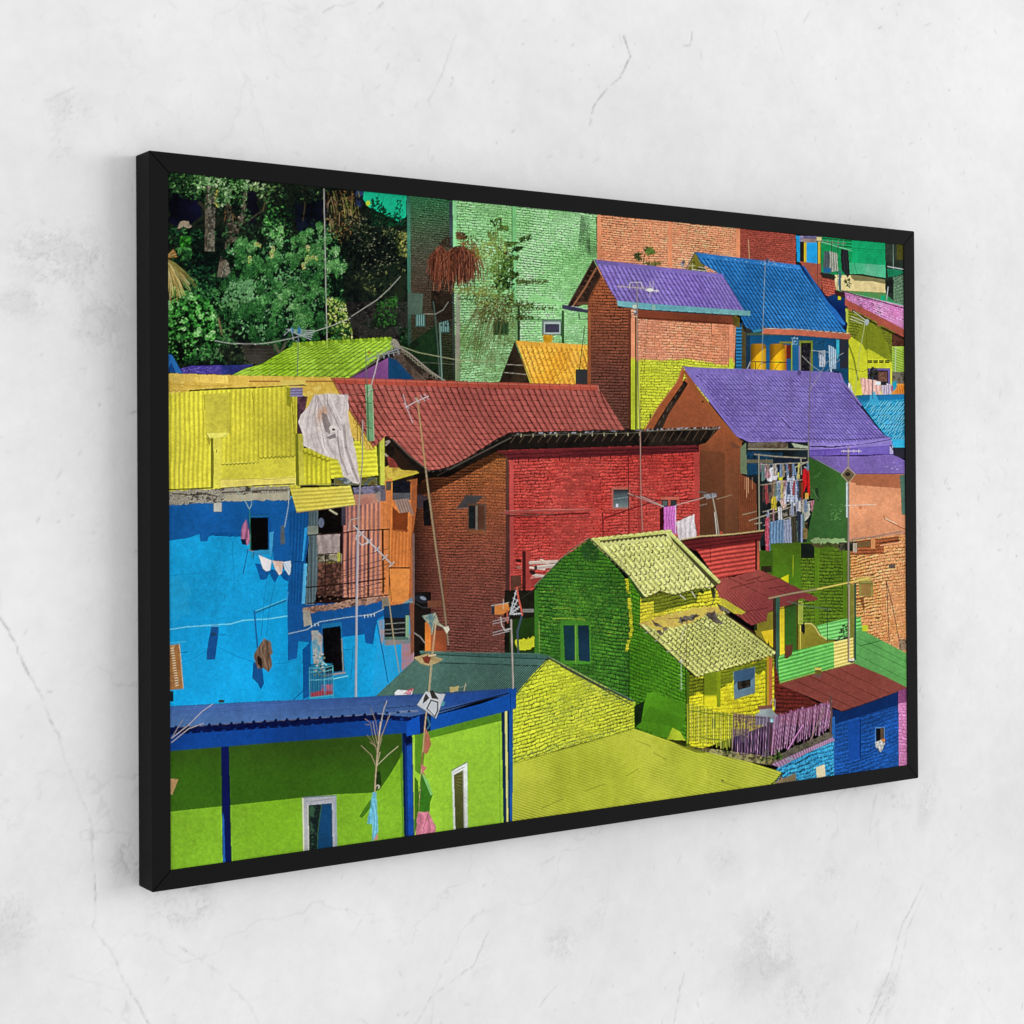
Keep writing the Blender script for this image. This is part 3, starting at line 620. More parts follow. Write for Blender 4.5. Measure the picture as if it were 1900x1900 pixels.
    fill([(1145, 558), (1200, 563), (1392, 577), (1392, 586), (1200, 574), (1166, 571), (1146, 567)], plaster(grad([(1145, '6ca8ac'), (1220, '5a9aa4'), (1392, '6aa0a0')], 'x'), .04)); line([(1150, 569), (1200, 575), (1360, 586)], 1.6, '1c2c40')
    for x in (1178, 1213): rect(x-3, 563+(x-1178)*.07, x+3, 573+(x-1178)*.07, '8cb0a4')
    # aerial on the tall pole
    line([(1182.5, 523), (1182.5, 600), (1184, 700), (1187, 800)], 1.8, '8a7c70'); yagi((1145, 531), (1212, 536), 13, 7, 'b4a898', .8); line([(1168, 536), (1169, 524), (1190, 524), (1192, 534)], 1.1, 'd0ccc0'); yagi((1198, 538), (1222, 540), 3, 5, 'd8d8d0', 1.2); line([(1206, 522), (1206, 552)], 1, 'c0bcb4'); line([(1212, 522), (1212, 540)], 1, 'c0bcb4'); ell(1206, 538, 6, 3, 0, C('d8dcd4')); ell(1179, 580, 3.5, 5, 0, C('6a6468')); ell(1178, 578, 2, 2, 0, C('c8c4c8')); rect(1174, 566, 1181, 571, 'c8ccc0')
    line([(1202, 592), (1196, 680), (1190, 720), (1188, 800)], .7, '5a3c30', .7)

def paint_purple_roof2():
    # shaded orange gable
    g = grad([(700, '9a5030'), (800, '8c4a2c'), (880, '704028'), (1000, '5c3824')])
    fill([(1272, 700), (1330, 775), (1392, 850), (1392, 900), (1420, 905), (1420, 1005), (1290, 1005), (1290, 800), (1208, 800)], plaster(g, .05, .5, 2, ax=2.5))
    fill([(1297, 835), (1345, 840), (1345, 1000), (1297, 1000)], '3a2416', .25)
    fill([(1269, 705), (1277, 712), (1262, 736), (1240, 770), (1228, 798), (1206, 800), (1232, 758)], mottle(['18120e', '2c221c', '3c3028'], 4, 0))
    for i in range(6): t = i/6; line([(1262-45*t, 722+72*t), (1256-45*t+4, 726+74*t)], 1.4, '5a4a3c')
    fill([(1267, 679), (1270, 690), (1266, 712), (1238, 752), (1210, 798), (1194, 799), (1222, 752), (1256, 708), (1262, 690)], plaster(grad([(690, 'a0502c'), (800, 'ac5c34')]), .05))
    line([(1266, 684), (1258, 706), (1222, 754), (1196, 797)], 1, 'c88458')
    line([(1273, 690), (1290, 722), (1330, 774), (1362, 812), (1382, 828)], 9, '93502c'); fill([(1357, 812), (1378, 816), (1376, 832), (1358, 832)], '5c3c30', .6); ell(1304, 745, 2.6, 1.6, .6, C('2c140c'))
    line([(1352, 808), (1380, 830)], 8, '8c4c2a')
    # cyan roof to the right
    fill([(1588, 733), (1682, 731), (1682, 830), (1650, 830), (1640, 806), (1600, 752)], tiles([(1660, 728), (1740, 728), (1640, 838), (1560, 838)], 13, 15, plaster('2a96c4', .08), '0c4a74', .0, .35, .22, .3, seed=3))
    r = pick([(1604, 750), (1680, 748), (1680, 820), (1648, 812)], 0)
    for ia in range(13):
        for ib in range(22):
            x = 1596+ib*5.2+(ia % 2)*1.4+rng.normal(0, .5); y = 748+ia*6.3+rng.normal(0, .5)
            if x < 1602+(y-748)*.72 or x > 1680 or rng.random() < .12: continue
            line([(x-2.5, y+2.8), (x+2.5, y-2.8)], 1.3, '86cce8', .8); line([(x-.5, y+3.6), (x+3, y+.2)], .9, '0c3c60', .7)
    fill([(1588, 733), (1682, 731), (1682, 741), (1596, 744)], plaster('17699c', .08)); fill([(1614, 735), (1622, 725), (1628, 738), (1634, 752), (1612, 752)], '3aa4cc', .8); fill([(1655, 815), (1682, 815), (1682, 832), (1660, 834)], plaster('30a8d4', .06)); line([(1619, 700), (1619, 740)], 1.4, '345478'); rect(1655, 830, 1682, 850, mottle(['20202c', '30303c'], 4, 0))
    # purple roof
    P = [(1267, 680), (1300, 682), (1556, 690.5), (1560, 706), (1571, 722), (1640, 806), (1652, 812), (1654, 826), (1600, 824), (1545, 828), (1500, 826), (1470, 819), (1420, 824), (1390, 820), (1366, 809), (1330, 762), (1285, 706)]
    fill(P, tiles([(1262, 683), (1560, 692), (1692, 826), (1394, 822)], 14, 45, mottle(['6e5fa8', '7668b0', '8274ba', '7060a8'], .8, 1), '44347c', .10, .26, .15, .3, seed=5, bold=1.0))
    fill([(1267, 680), (1320, 683), (1556, 690.5), (1560, 702), (1300, 694), (1277, 690)], plaster('7868b2', .05)); fill([(1267, 680), (1292, 688), (1300, 705), (1322, 738), (1350, 778), (1382, 808), (1392, 819), (1366, 809), (1330, 762), (1285, 706)], plaster('7c6cb6', .04)); line([(1296, 698), (1312, 728), (1345, 776), (1385, 812)], 1, '4a3a80')
    for i in range(11): line([(1300+i*11, 684+i*.4), (1304+i*11, 690+i*.4)], 1, '4a3a70', .8)
    line([(1556, 690), (1561, 706), (1577, 728), (1600, 758), (1640, 806)], 2.4, '1c1c34'); fill([(1556, 690), (1561, 694), (1566, 708), (1600, 752), (1598, 754), (1560, 706)], '7c68b0'); ell(1293, 698, 3, 1.2, .3, C('1c1430')); line([(1452, 780), (1466, 795), (1478, 800)], 1.6, '32245c'); ell(1451, 778, 3, 1.4, .5, C('2c2050'))
    ell(1483, 692, 4, 5, 0, C('5a4a84')); line([(1556, 691), (1548, 690)], 3, '1c1830')
    fill([(1388, 817), (1420, 820), (1470, 814), (1500, 820), (1560, 822), (1653, 812), (1654, 824), (1600, 824), (1545, 828), (1500, 827), (1470, 820), (1420, 826), (1390, 821)], plaster('8474bc', .05))
    zigline([(1430, 813), (1500, 815), (1560, 817), (1640, 811)], 1.0, 5, .9, '30245a')
    line([(1392, 822), (1440, 822), (1470, 820), (1500, 828), (1545, 830), (1600, 825), (1654, 816)], 1.6, '30264e', jit=.4)
    fill([(1500, 829), (1545, 831), (1655, 818), (1656, 828), (1600, 830), (1500, 836)], plaster('8272ba', .05)); fill([(1500, 835), (1600, 830), (1656, 826), (1658, 843), (1502, 846)], plaster('5c469c', .06)); fill([(1502, 838), (1529, 837), (1529, 845), (1503, 845)], '6e58b4'); fill([(1533, 837), (1590, 833), (1590, 844), (1533, 845)], '6e58b4'); fill([(1592, 831), (1650, 828), (1652, 841), (1592, 843)], '7260ba'); line([(1502, 846), (1530, 846), (1560, 844), (1580, 847), (1655, 843)], 1.2, '2a2050', jit=.5); rect(1651, 828, 1657, 842, 'b0a8d0')
    fill([(1500, 846), (1600, 847), (1655, 843), (1682, 856), (1682, 880), (1588, 880), (1572, 884), (1540, 868)], corr([(1500, 846), (1660, 843), (1760, 880), (1600, 884)], 26, plaster('6f5b9e', .06), '57447e', .35)); zigline([(1588, 880), (1682, 879)], .9, 3, 1, '2c2440'); line([(1500, 847), (1540, 868), (1573, 885)], 1.6, '40345c'); specks([(1640, 855), (1670, 860), (1670, 875), (1640, 868)], 8, 'c8c8d8', .6)
    line([(1652, 826), (1658, 836), (1682, 852)], 2, '2a2434')
    # thin poles over the roof
    line([(1504, 655), (1502, 740), (1500, 850)], 1.5, '6a605c'); line([(1488, 660), (1506, 678), (1524, 690), (1510, 712), (1503, 724)], 1.1, '8c8c88'); line([(1524, 690), (1534, 672), (1565, 655)], 1, '8c8c88')

def paint_laundry():
    rect(1376, 820, 1502, 1012, mottle(['0c1214', '141c20', '1c2a30'], 3, 0)); fill([(1374, 830), (1384, 822), (1386, 880), (1374, 878)], '6a7a5c'); fill([(1386, 838), (1452, 840), (1452, 880), (1410, 880), (1386, 882)], mottle(['0c1c28', '164468', '102a3c'], 3, 1))
    fill([(1388, 822), (1450, 819), (1462, 823), (1462, 834), (1388, 834)], mottle(['6c6452', '4a3a2c', '8c8674'], 4, 0, ax=.3)); fill([(1469, 822), (1499, 828), (1499, 832), (1474, 830)], 'a0a890'); line([(1388, 833), (1500, 834)], 1.4, '9c9884')
    rect(1385, 853, 1440, 859, '6a6450'); rect(1434, 848, 1500, 875, mottle(['0c1420', '182438', '0a0e14'], 4, 1))
    # orange slat fence
    fill([(1371, 880), (1384, 884), (1403, 898), (1405, 995), (1371, 1000)], corr([(1371, 880), (1405, 880), (1405, 1000), (1371, 1000)], 9, plaster('7e4429', .05), '4c2415', .55)); 
    for x in (1382, 1385.5, 1388.5, 1396): line([(x, 886), (x, 905+rng.random()*20)], .9, 'd8a078', .8)
    # poles
    line([(1400, 843), (1440, 847), (1495, 850)], 2, '8c8470'); line([(1408, 843), (1409, 1008), (1411, 1040)], 2.2, '8a8672'); line([(1422, 852), (1424, 915)], 2, '6a6450'); line([(1486, 850), (1487, 880)], 2, '8a8678'); line([(1425, 888), (1456, 876), (1480, 865), (1507, 853)], 2, '9c9478'); line([(1500, 820), (1500, 862)], 1.6, '8a8678')
    cl = cloth
    cl([(1411, 858), (1422, 866), (1424, 886), (1413, 890)], 'b08c9c', 2, '5a3c4c'); cl([(1424, 869), (1441, 866), (1443, 884), (1438, 896), (1424, 893)], 'cfd0d6', 2, '9c9cac', .3)
    cl([(1461, 860), (1467, 858), (1470, 872), (1461, 874)], 'c03428', 2); cl([(1443, 877), (1455, 877), (1452, 892), (1445, 890)], 'c6c41c', 2, '7c7c10')
    cl([(1412, 890), (1424, 890), (1425, 940), (1412, 950)], '1c2426', 3, '0a0e10'); cl([(1426, 895), (1433, 893), (1435, 935), (1426, 932)], '6c5444', 2); cl([(1434, 890), (1440, 890), (1441, 930), (1434, 932)], '8a7458', 2); cl([(1432, 922), (1441, 920), (1441, 946), (1431, 946)], 'c0aa30', 2, '6a5c14')
    cl([(1440, 893), (1447, 892), (1447, 928), (1441, 930)], 'a8b0c4', 2); cl([(1447, 892), (1457, 892), (1459, 940), (1453, 944), (1447, 930)], 'c4a69c', 3, '7c5c54', .5); cl([(1456, 890), (1462, 892), (1461, 910), (1457, 912)], 'b06478', 2)
    cl([(1460, 884), (1464, 880), (1474, 884), (1479, 905), (1480, 934), (1473, 938), (1462, 930), (1456, 936), (1457, 912)], 'bcc4d8', 3, '5c6484', .4)
    for y in range(886, 936, 5): line([(1458, y), (1479, y+1)], .8, '3c4464', .8)
    for x in range(1460, 1480, 5): line([(x, 886), (x, 934)], .7, '3c4464', .6)
    cl([(1474, 876), (1482, 878), (1487, 900), (1488, 938), (1482, 940), (1480, 910)], '4c6c98', 3, '1c2c4c', .5); cl([(1490, 872), (1497, 868), (1503, 872), (1505, 917), (1500, 920), (1497, 900), (1491, 915), (1489, 890)], 'c41a1e', 2, '6a0c14', .5); rect(1494, 915, 1500, 926, 'd09a3c'); rect(1486, 895, 1490, 936, '8a3c20'); line([(1492, 866), (1504, 873)], 1, 'd8d8d8')
    cl([(1416, 960), (1490, 932), (1490, 950), (1420, 968)], mottle(['2c2c28', '6a5c44', '8a8474', '1c1c20', 'a84c34'], 6, 0), 6, '101418', .5)
    line([(1378, 955), (1403, 949)], 1.6, '8a826c'); line([(1390, 966), (1430, 953), (1475, 938), (1510, 929)], 1.8, '9c9680'); line([(1400, 972), (1413, 970)], 1.6, '9c9680')
    cl([(1488, 938), (1502, 934), (1503, 955), (1495, 966), (1490, 970)], 'b4b4a4', 2, '74746a', .3); specks([(1489, 938), (1502, 936), (1502, 960), (1490, 966)], 30, '50506a', .6, .7, 1); cl([(1504, 930), (1511, 928), (1511, 946), (1506, 950)], 'b0707c', 2); rect(1488, 970, 1498, 1000, mottle(['5a4a2c', '8a7444', '2c2418'], 8, 0))
    paint_more_laundry()
    cl([(1421, 961), (1427, 960), (1428, 1028), (1423, 1030), (1420, 1000)], 'c0485c', 2, '7c1c34', .5); specks([(1421, 962), (1427, 962), (1427, 1026), (1421, 1026)], 40, 'e8b8c4', .6, .8, 1)
    cl([(1428, 968), (1454, 964), (1456, 1000), (1453, 1040), (1449, 1042), (1444, 1022), (1438, 1040), (1430, 1044), (1427, 1010)], '6c8cae', 5, '2c4464', .6, 3); cl([(1455, 965), (1467, 963), (1470, 1010), (1468, 1028), (1462, 1015), (1457, 1028), (1454, 1010)], '9098b0', 4, '50546c', .5); cl([(1468, 958), (1478, 962), (1480, 1018), (1474, 1028), (1470, 1010)], '44402e', 3, '1c1c14', .6); cl([(1478, 948), (1488, 950), (1489, 1017), (1485, 1018), (1480, 990)], '2c3444', 3, '10141c', .6); rect(1486, 955, 1489, 1016, '8c9ab8'); rect(1432, 1010, 1434, 1042, 'e0a0b0'); fill([(1441, 1028), (1446, 1020), (1444, 1040)], 'a0dcb0')

def paint_more_laundry():
    cs = ['c8c8d0', '9098b0', '6c84a4', '3c4c6c', 'b07c84', 'a89c94', '2c2c34', 'd8d0c8', '8c7c68', 'a43c40', '5c7c74', '44342c', 'c0b060']
    for x0, y0, x1, y1, n, h in ((1412, 862, 1500, 858, 16, 30), (1414, 900, 1486, 890, 15, 36), (1418, 950, 1496, 925, 16, 26), (1420, 975, 1492, 950, 14, 52)):
        for k in range(n):
            t = (k+rng.random()*.7)/n; x = x0+(x1-x0)*t; y = y0+(y1-y0)*t; w_ = 2.5+rng.random()*4.5; hh_ = h*(.4+.75*rng.random()); d = rng.normal(0, 1)
            if rng.random() < .35: continue
            cloth([(x, y), (x+w_, y-.5), (x+w_+1+d, y+hh_*.9), (x+w_*.5+d, y+hh_), (x-.5+d, y+hh_*.95)], cs[rng.integers(len(cs))], 2, '28282f', .5, k)
        line([(x0-3, y0), (x1+3, y1)], 1.1, '9c9480')
    specks([(1412, 860), (1490, 855), (1488, 1000), (1415, 1000)], 120, '0c0e12', 1, .8, 1.6, 1.4)

def paint_right_houses():
    # green wall, orange wall
    fill([(1500, 848), (1530, 862), (1576, 886), (1576, 1006), (1496, 1006), (1512, 925), (1504, 925)], plaster(grad([(848, '2f5a20'), (930, '38622c'), (1005, '34602c')]), .05, spots=.12, spotc='5c9048')); fill([(1512, 905), (1518, 905), (1520, 930), (1516, 930)], '1c3020', .7); line([(1507, 908), (1518, 926)], .9, '5c7c58')
    specks([(1540, 935), (1565, 935), (1562, 965), (1540, 965)], 50, '6c9c58', 1, .5); line([(1515, 853), (1560, 878)], 1, '7a8a74')
    fill([(1576, 880), (1682, 880), (1682, 990), (1576, 1005)], plaster('dd946a', .05, .8, 1, spots=.1, spotc='b46a48')); fill([(1578, 880), (1682, 880), (1682, 907), (1670, 906), (1588, 900), (1588, 896), (1577, 895)], plaster('9e5c3e', .05)); fill([(1669, 882), (1682, 880), (1682, 955), (1673, 955), (1671, 905)], plaster('3f5c50', .12))
    line([(1640, 958), (1641, 963), (1662, 974), (1672, 979), (1682, 983)], 1.6, '8a3c1c'); line([(1642, 962), (1664, 972)], 1.2, 'e8c8b0')
    fill(rough([(1577, 998), (1640, 993), (1677, 984), (1680, 990), (1677, 997), (1640, 1003), (1577, 1010)], .8), mottle(['9a7a68', 'c0866a', 'd09070'], 4, 0)); line([(1577, 1003), (1620, 996), (1672, 986)], 2, '8a7468', jit=.7)
    # orange brick
    fill([(1576, 1004), (1682, 990), (1682, 1215), (1640, 1195), (1590, 1160), (1576, 1160)], brick([(1576, 1010), (1682, 990), (1682, 1200), (1576, 1215)], 36, 12, mottle(['dc8c48', 'e09458', 'e8a06c', 'd8884c'], 1, 2), '6c3418', .16, .5, .75, .26, seed=9, mk=.85))
    fill([(1577, 1005), (1668, 995), (1668, 1008), (1640, 1014), (1640, 1028), (1600, 1030), (1577, 1030)], brick([(1576, 1000), (1682, 990), (1682, 1040), (1576, 1045)], 8, 12, '9c5430', '401c10', .1)); fill([(1580, 1008), (1622, 1003), (1622, 1012), (1580, 1018)], '6a5230'); line([(1632, 1008), (1670, 1002)], 2.4, '2c241c'); line([(1634, 1012), (1668, 1007)], 2.4, 'dc9870'); rect(1616, 1000, 1624, 1018, 'c88450')
    rect(1590, 1071, 1616, 1078, 'b09c4c'); rect(1594, 1078, 1620, 1106, plaster('8c8440', .08)); rect(1598, 1084, 1616, 1104, plaster('92703a', .08)); line([(1594, 1083), (1618, 1083)], 1, '4a4018'); fill([(1595, 1107), (1603, 1109), (1604, 1140), (1601, 1130)], '6a3c1c', .8)
    rect(1649, 1047, 1661, 1055, '5a4c44'); line([(1645, 1080), (1647, 1130), (1650, 1190)], 1.5, '5a3a38'); line([(1645, 1080), (1655, 1120), (1670, 1198)], 1.5, '54484c')
    # green brick house
    fill([(1430, 1008), (1578, 1004), (1578, 1175), (1480, 1215), (1430, 1180)], plaster(grad([(1010, '4c6c16'), (1090, '4a7a16'), (1200, '3c6414')]), .06)); fill([(1486, 1036), (1576, 1012), (1576, 1175), (1486, 1175)], brick([(1486, 1010), (1576, 1010), (1576, 1170), (1486, 1170)], 26, 7, plaster('58761a', .08), '223c0e', .12, .4, .6, .26, seed=10))
    rect(1512, 1012, 1520, 1160, plaster('567c16', .06)); rect(1564, 1016, 1572, 1160, plaster('567c16', .06)); rect(1486, 1008, 1511, 1036, mottle(['0c120c', '161e18'], 4, 0)); fill([(1408, 1022), (1434, 1022), (1434, 1066), (1410, 1058)], plaster('3c5c14', .1)); rect(1412, 1050, 1432, 1062, mottle(['1c1c10', '3c3420'], 4, 0))
    fill([(1450, 1072), (1463, 1066), (1463, 1082), (1466, 1084), (1450, 1074)], 'dede1c'); line([(1472, 1030), (1471, 1070)], .9, 'b4c01c')
    fill(rough([(1503, 1002), (1515, 998), (1540, 1000), (1568, 999), (1572, 1006), (1560, 1010), (1508, 1008)], 1.2), plaster('8fae74', .12)); fill(rough([(1502, 1008), (1575, 1008), (1575, 1016), (1550, 1017), (1510, 1015)], 1.5), mottle(['1c2410', '3c4a1c', '54482c'], 5, 0)); rect(1556, 1006, 1590, 1022, mottle(['1c2014', '2c2c24', '54503c', '0f120c'], 6, 0)); rect(1583, 1008, 1590, 1025, 'a89c88')
    # back green corrugated sheet and yellow scroll wall
    fill([(1515, 1161), (1560, 1150), (1597, 1144), (1600, 1172), (1560, 1186), (1528, 1186)], corr([(1515, 1190), (1515, 1156), (1600, 1138), (1600, 1172)], 5, '7ecf6e', '2c7a30', .7))
    fill([(1483, 1157), (1505, 1156.5), (1512, 1162), (1521, 1178), (1535, 1188), (1556, 1190), (1550, 1198), (1470, 1212), (1480, 1200)], plaster('8c8228', .06)); line([(1494, 1157), (1505, 1157), (1512, 1163), (1521, 1178), (1535, 1187)], 2.4, 'c8c070', .9); fill([(1484, 1158), (1493, 1155), (1494, 1172), (1492, 1178), (1487, 1172), (1483, 1172)], '1c1c24'); rect(1484, 1160, 1486, 1207, 'c8bc50'); leaves([(1562, 1160), (1572, 1160), (1572, 1188), (1554, 1188)], 60, 2, ['202c24', '34402c'])
    rect(1480, 1115, 1490, 1158, plaster('8c9a3c', .08))
    # yellow-green doorway
    fill([(1400, 1130), (1436, 1128), (1436, 1215), (1412, 1195), (1400, 1170)], plaster('7c7422', .08)); fill([(1412, 1172), (1434, 1168), (1434, 1210), (1428, 1205)], 'e8c828'); rect(1446, 1120, 1456, 1220, plaster(grad([(1120, 'a89c20'), (1150, 'd0b824'), (1220, 'e8cc28')]), .05)); rect(1455.5, 1112, 1480, 1208, plaster(grad([(1112, '2c4c1c'), (1210, '34661e')]), .06)); rect(1478, 1112, 1481, 1208, '5c4418'); rect(1400, 1150, 1405, 1170, '28341c')
    # green right roof
    fill([(1586, 1172), (1598, 1168), (1636, 1188), (1682, 1212), (1682, 1282), (1640, 1256), (1586, 1232)], plaster('5fa855', .05)); rect(1600, 1160, 1610, 1171, 'bccc28'); 
    for a, b in (((1588, 1194), (1682, 1240)), ((1588, 1214), (1682, 1262)), ((1620, 1196), (1682, 1228)), ((1588, 1182), (1620, 1196))): line([a, b], 1, '2c6428', .8)
    zigline([(1595, 1199), (1636, 1188)], .6, 2.5, 1, '244c20')
    rect(1668, 1186, 1682, 1206, mottle(['6a4c34', 'a08870', '3c2c20'], 8, 0, ax=3))
    # red corrugated house
    fill([(1250, 1004), (1300, 996), (1380, 990), (1418, 983), (1408, 1008), (1300, 1024), (1286, 1020)], corr([(1250, 1030), (1250, 998), (1418, 980), (1418, 1005)], 4, '5c1c1e', '3c1014', .5)); zigline([(1265, 1001), (1300, 995), (1360, 991), (1418, 984)], .8, 2.6, 1.2, 'b8a870'); line([(1265, 1004), (1300, 998), (1360, 994), (1418, 988)], 1.2, '2c1410')
    fill([(1292, 1019), (1317, 1019), (1400, 1005), (1403, 1008), (1407, 1058), (1330, 1074), (1310, 1045)], corr([(1290, 1080), (1290, 1018), (1404, 1002), (1408, 1060)], 7.5, plaster('c04c42', .04), '7a1c1c', .75)); zigline([(1318, 1018), (1400, 1005)], 1, 3.5, 1, '6c1a1c'); line([(1317, 1010), (1319, 1045)], 1.3, '5c1618'); rect(1404.5, 1004, 1409, 1060, plaster('b05440', .08)); rect(1401, 1000, 1405, 1058, '501818')
    # lower red roof
    P = [(1332, 1075), (1368, 1068), (1408, 1057), (1445, 1072), (1490, 1096), (1518, 1110), (1516, 1114), (1500, 1116), (1488, 1110), (1466, 1122), (1446, 1128), (1440, 1132), (1425, 1136), (1423, 1152), (1408, 1156), (1394, 1160), (1360, 1136), (1325, 1104)]
    fill(rough(P, .5, 6), corr([(1332, 1075), (1408, 1057), (1520, 1110), (1420, 1180)], 26, mottle(['86383a', '8e403c', '96483f'], 1, 0), '64262a', .4, sharp=1.2))
    for a, b in (((1352, 1072), (1430, 1110)), ((1370, 1070), (1387, 1079)), ((1400, 1072), (1412, 1080)), ((1330, 1107), (1395, 1140)), ((1355, 1146), (1398, 1172)), ((1440, 1094), (1470, 1104))): line([a, b], 1.1, '501a1e', .8)
    for a, b in (((1355, 1092), (1400, 1080)), ((1384, 1078), (1412, 1070)), ((1412, 1080), (1446, 1072)), ((1425, 1092), (1462, 1086)), ((1386, 1134), (1425, 1128))): zigline([a, b], .7, 2.6, 1, '54201e')
    fill([(1330, 1107), (1345, 1112), (1364, 1124), (1384, 1136), (1376, 1140), (1362, 1138), (1338, 1122)], plaster('bdb536', .06)); fill([(1330, 1120), (1350, 1130), (1352, 1138), (1342, 1136), (1330, 1126)], '3c3014')
    zigline([(1425, 1136), (1440, 1132), (1466, 1124), (1500, 1115)], 1.2, 4, 1.2, '3c1814'); line([(1462, 1116), (1500, 1125), (1542, 1131)], 1.4, '5c6c60'); line([(1535, 1128), (1535, 1190)], 1.6, '2c4430')
    # green post and bamboo
    rect(1434, 1110, 1440, 1225, plaster('34261a', .1)); rect(1440, 1108, 1447, 1262, plaster('2b4e42', .12)); line([(1427, 1110), (1470, 1101), (1517, 1093)], 3, '9a8c6a'); line([(1517, 1093), (1560, 1084), (1611, 1073)], 2.6, 'd0ba58'); rect(1577, 1084, 1585, 1232, plaster('7c7a2e', .08)); rect(1585, 1082, 1588.5, 1225, '185048')
    # green corrugated fence
    fill([(1444, 1223), (1447, 1216), (1471, 1208), (1547, 1191), (1548, 1240), (1500, 1252), (1446, 1268)], corr([(1444, 1272), (1444, 1216), (1548, 1189), (1548, 1242)], 8, plaster('76cc60', .04), '2a8430', .75)); fill([(1547, 1191), (1583, 1183), (1584, 1230), (1548, 1240)], corr([(1547, 1242), (1547, 1190), (1584, 1181), (1584, 1232)], 8, 'e6d67c', 'a8862c', .7)); fill([(1457, 1197), (1471, 1196), (1470, 1214), (1462, 1222), (1455, 1222)], plaster('5c3226', .1))
    # tall pole with aerial
    line([(1574, 830), (1574.5, 1000), (1574, 1100), (1574.5, 1228)], 3, '8c7c78'); line([(1573, 1090), (1573.5, 1228)], 1.5, '6a4434'); line([(1576, 1085), (1575.8, 1225)], 1, 'c8b490'); fill([(1561, 881), (1573, 868), (1587, 880), (1574, 896)], '6a5c44'); line([(1561, 881), (1573, 867), (1587, 880), (1575, 896), (1561, 881)], 1, 'b8a888'); ell(1573, 880, 5, 4, 0, C('2c221c')); yagi((1561, 837), (1598, 837), 4, 5, 'c8c4c8', 1); yagi((1568, 938), (1625, 936), 12, 2, 'd8ccc0', .8); rect(1570, 895, 1573, 960, 'b0c0c0'); specks([(1575, 918), (1590, 918), (1592, 960), (1577, 960)], 60, '9c8c94', .8, .5, 1, 1.4)
    # red roofed blue house
    fill([(1425, 1185), (1436, 1225), (1447, 1266), (1530, 1312), (1545, 1330), (1500, 1345), (1430, 1345), (1425, 1300)], brick([(1425, 1180), (1545, 1200), (1545, 1350), (1425, 1350)], 22, 9, plaster('58201a', .08), '36100e', .12, .3, .5, .2))
    fill([(1446, 1270), (1500, 1254), (1560, 1238), (1584, 1230), (1640, 1254), (1682, 1275), (1682, 1280), (1640, 1294), (1564, 1320), (1545, 1312), (1500, 1292)], corr([(1446, 1270), (1584, 1230), (1690, 1280), (1564, 1320)], 40, mottle(['77382e', '7f3e35', '8a463c'], 1, 3), '5c2826', .35, sharp=1.2))
    for t in (.2, .4, .6, .78): line([(1446+138*t, 1270-40*t), (1564+118*t-6, 1320-46*t+2)], 1, '4c1c18', .85)
    zigline([(1564, 1320), (1620, 1301), (1682, 1278)], 1, 3.2, 1.4, '2c1414'); zigline([(1446, 1268), (1500, 1252), (1584, 1230)], .8, 3, 1, '9a9440')
    fill([(1511, 1240), (1524, 1238), (1524, 1252), (1514, 1254)], '6a5a24'); rect(1512, 1239, 1524, 1243, 'd8c45c'); ell(1580, 1226, 5, 4, 0, C('4a3a30')); rect(1575, 1222, 1585, 1226, 'd8d0b8'); ell(1518, 1254, 7, 2, 0, C('5c5860'), .7)
    fill([(1544, 1316), (1564, 1321), (1667, 1283), (1668, 1430), (1546, 1440)], brick([(1544, 1330), (1668, 1295), (1668, 1415), (1546, 1450)], 17, 7, plaster(grad([(1310, '184a96'), (1440, '1a509c')]), .05), '0e2f6c', .16, .6, 1.0, .22, seed=2, mk=.55))
    fill([(1544, 1316), (1564, 1321), (1667, 1283), (1667, 1308), (1610, 1325), (1560, 1340), (1545, 1346)], plaster('0b2a62', .06)); fill([(1573, 1340), (1595, 1334), (1597, 1407), (1575, 1412)], plaster('14479c', .04)); rect(1595, 1334, 1597.5, 1408, '0c2f70'); rect(1544, 1330, 1549, 1440, '2a62a8')
    rect(1623.5, 1349, 1642, 1378, '4878b0'); rect(1625, 1351, 1634, 1380, '0e0c10'); rect(1634, 1350, 1640.5, 1378, '564434'); fill(rough([(1624, 1377), (1634, 1373), (1641, 1372), (1642, 1380), (1638, 1390), (1632, 1396), (1625, 1386)], 1), mottle(['d8d8d4', '8c8c88', 'e8e8e4', '2c2c34'], 8, 0)); line([(1632, 1396), (1628, 1388)], 2, '0c1c44'); rect(1636, 1371, 1642, 1376, 'c87c34')
    fill([(1667, 1282), (1690, 1274), (1690, 1440), (1668, 1440)], brick([(1667, 1290), (1690, 1290), (1690, 1440), (1668, 1440)], 26, 2, 'd884b8', '7c3a5c', .1, .6, .9, .2, mk=.7)); fill([(1667, 1282), (1690, 1274), (1690, 1300), (1667, 1306)], '7c3c6c', .8)
    # purple ledge and cyan wall
    fill([(1432, 1440), (1450, 1416), (1500, 1394), (1547, 1375), (1547, 1445), (1430, 1460)], brick([(1432, 1420), (1547, 1375), (1547, 1445), (1432, 1490)], 10, 9, mottle(['2486bc', '3a9ccc', '2c90c4'], 2, 0), '123c60', .2, .6, .9, .24)); fill([(1514, 1424), (1530, 1418), (1532, 1440), (1516, 1445)], 'dcd0a8'); fill([(1450, 1446), (1476, 1434), (1478, 1448), (1450, 1456)], '7c6a4c')
    fill(rough([(1424, 1412), (1460, 1392), (1540, 1358), (1547, 1364), (1500, 1392), (1440, 1418)], 1), mottle(['4a443c', '6a6254', '3c3c2c', '7c7264'], 4, 0)); fill([(1432, 1418), (1500, 1388), (1545, 1368), (1549, 1374), (1500, 1396), (1446, 1424)], corr([(1432, 1418), (1549, 1368), (1549, 1378), (1440, 1428)], 26, 'ad85a6', '5c4060', .7)); ell(1466, 1408, 7, 2.5, 0, C('8c94a4'))

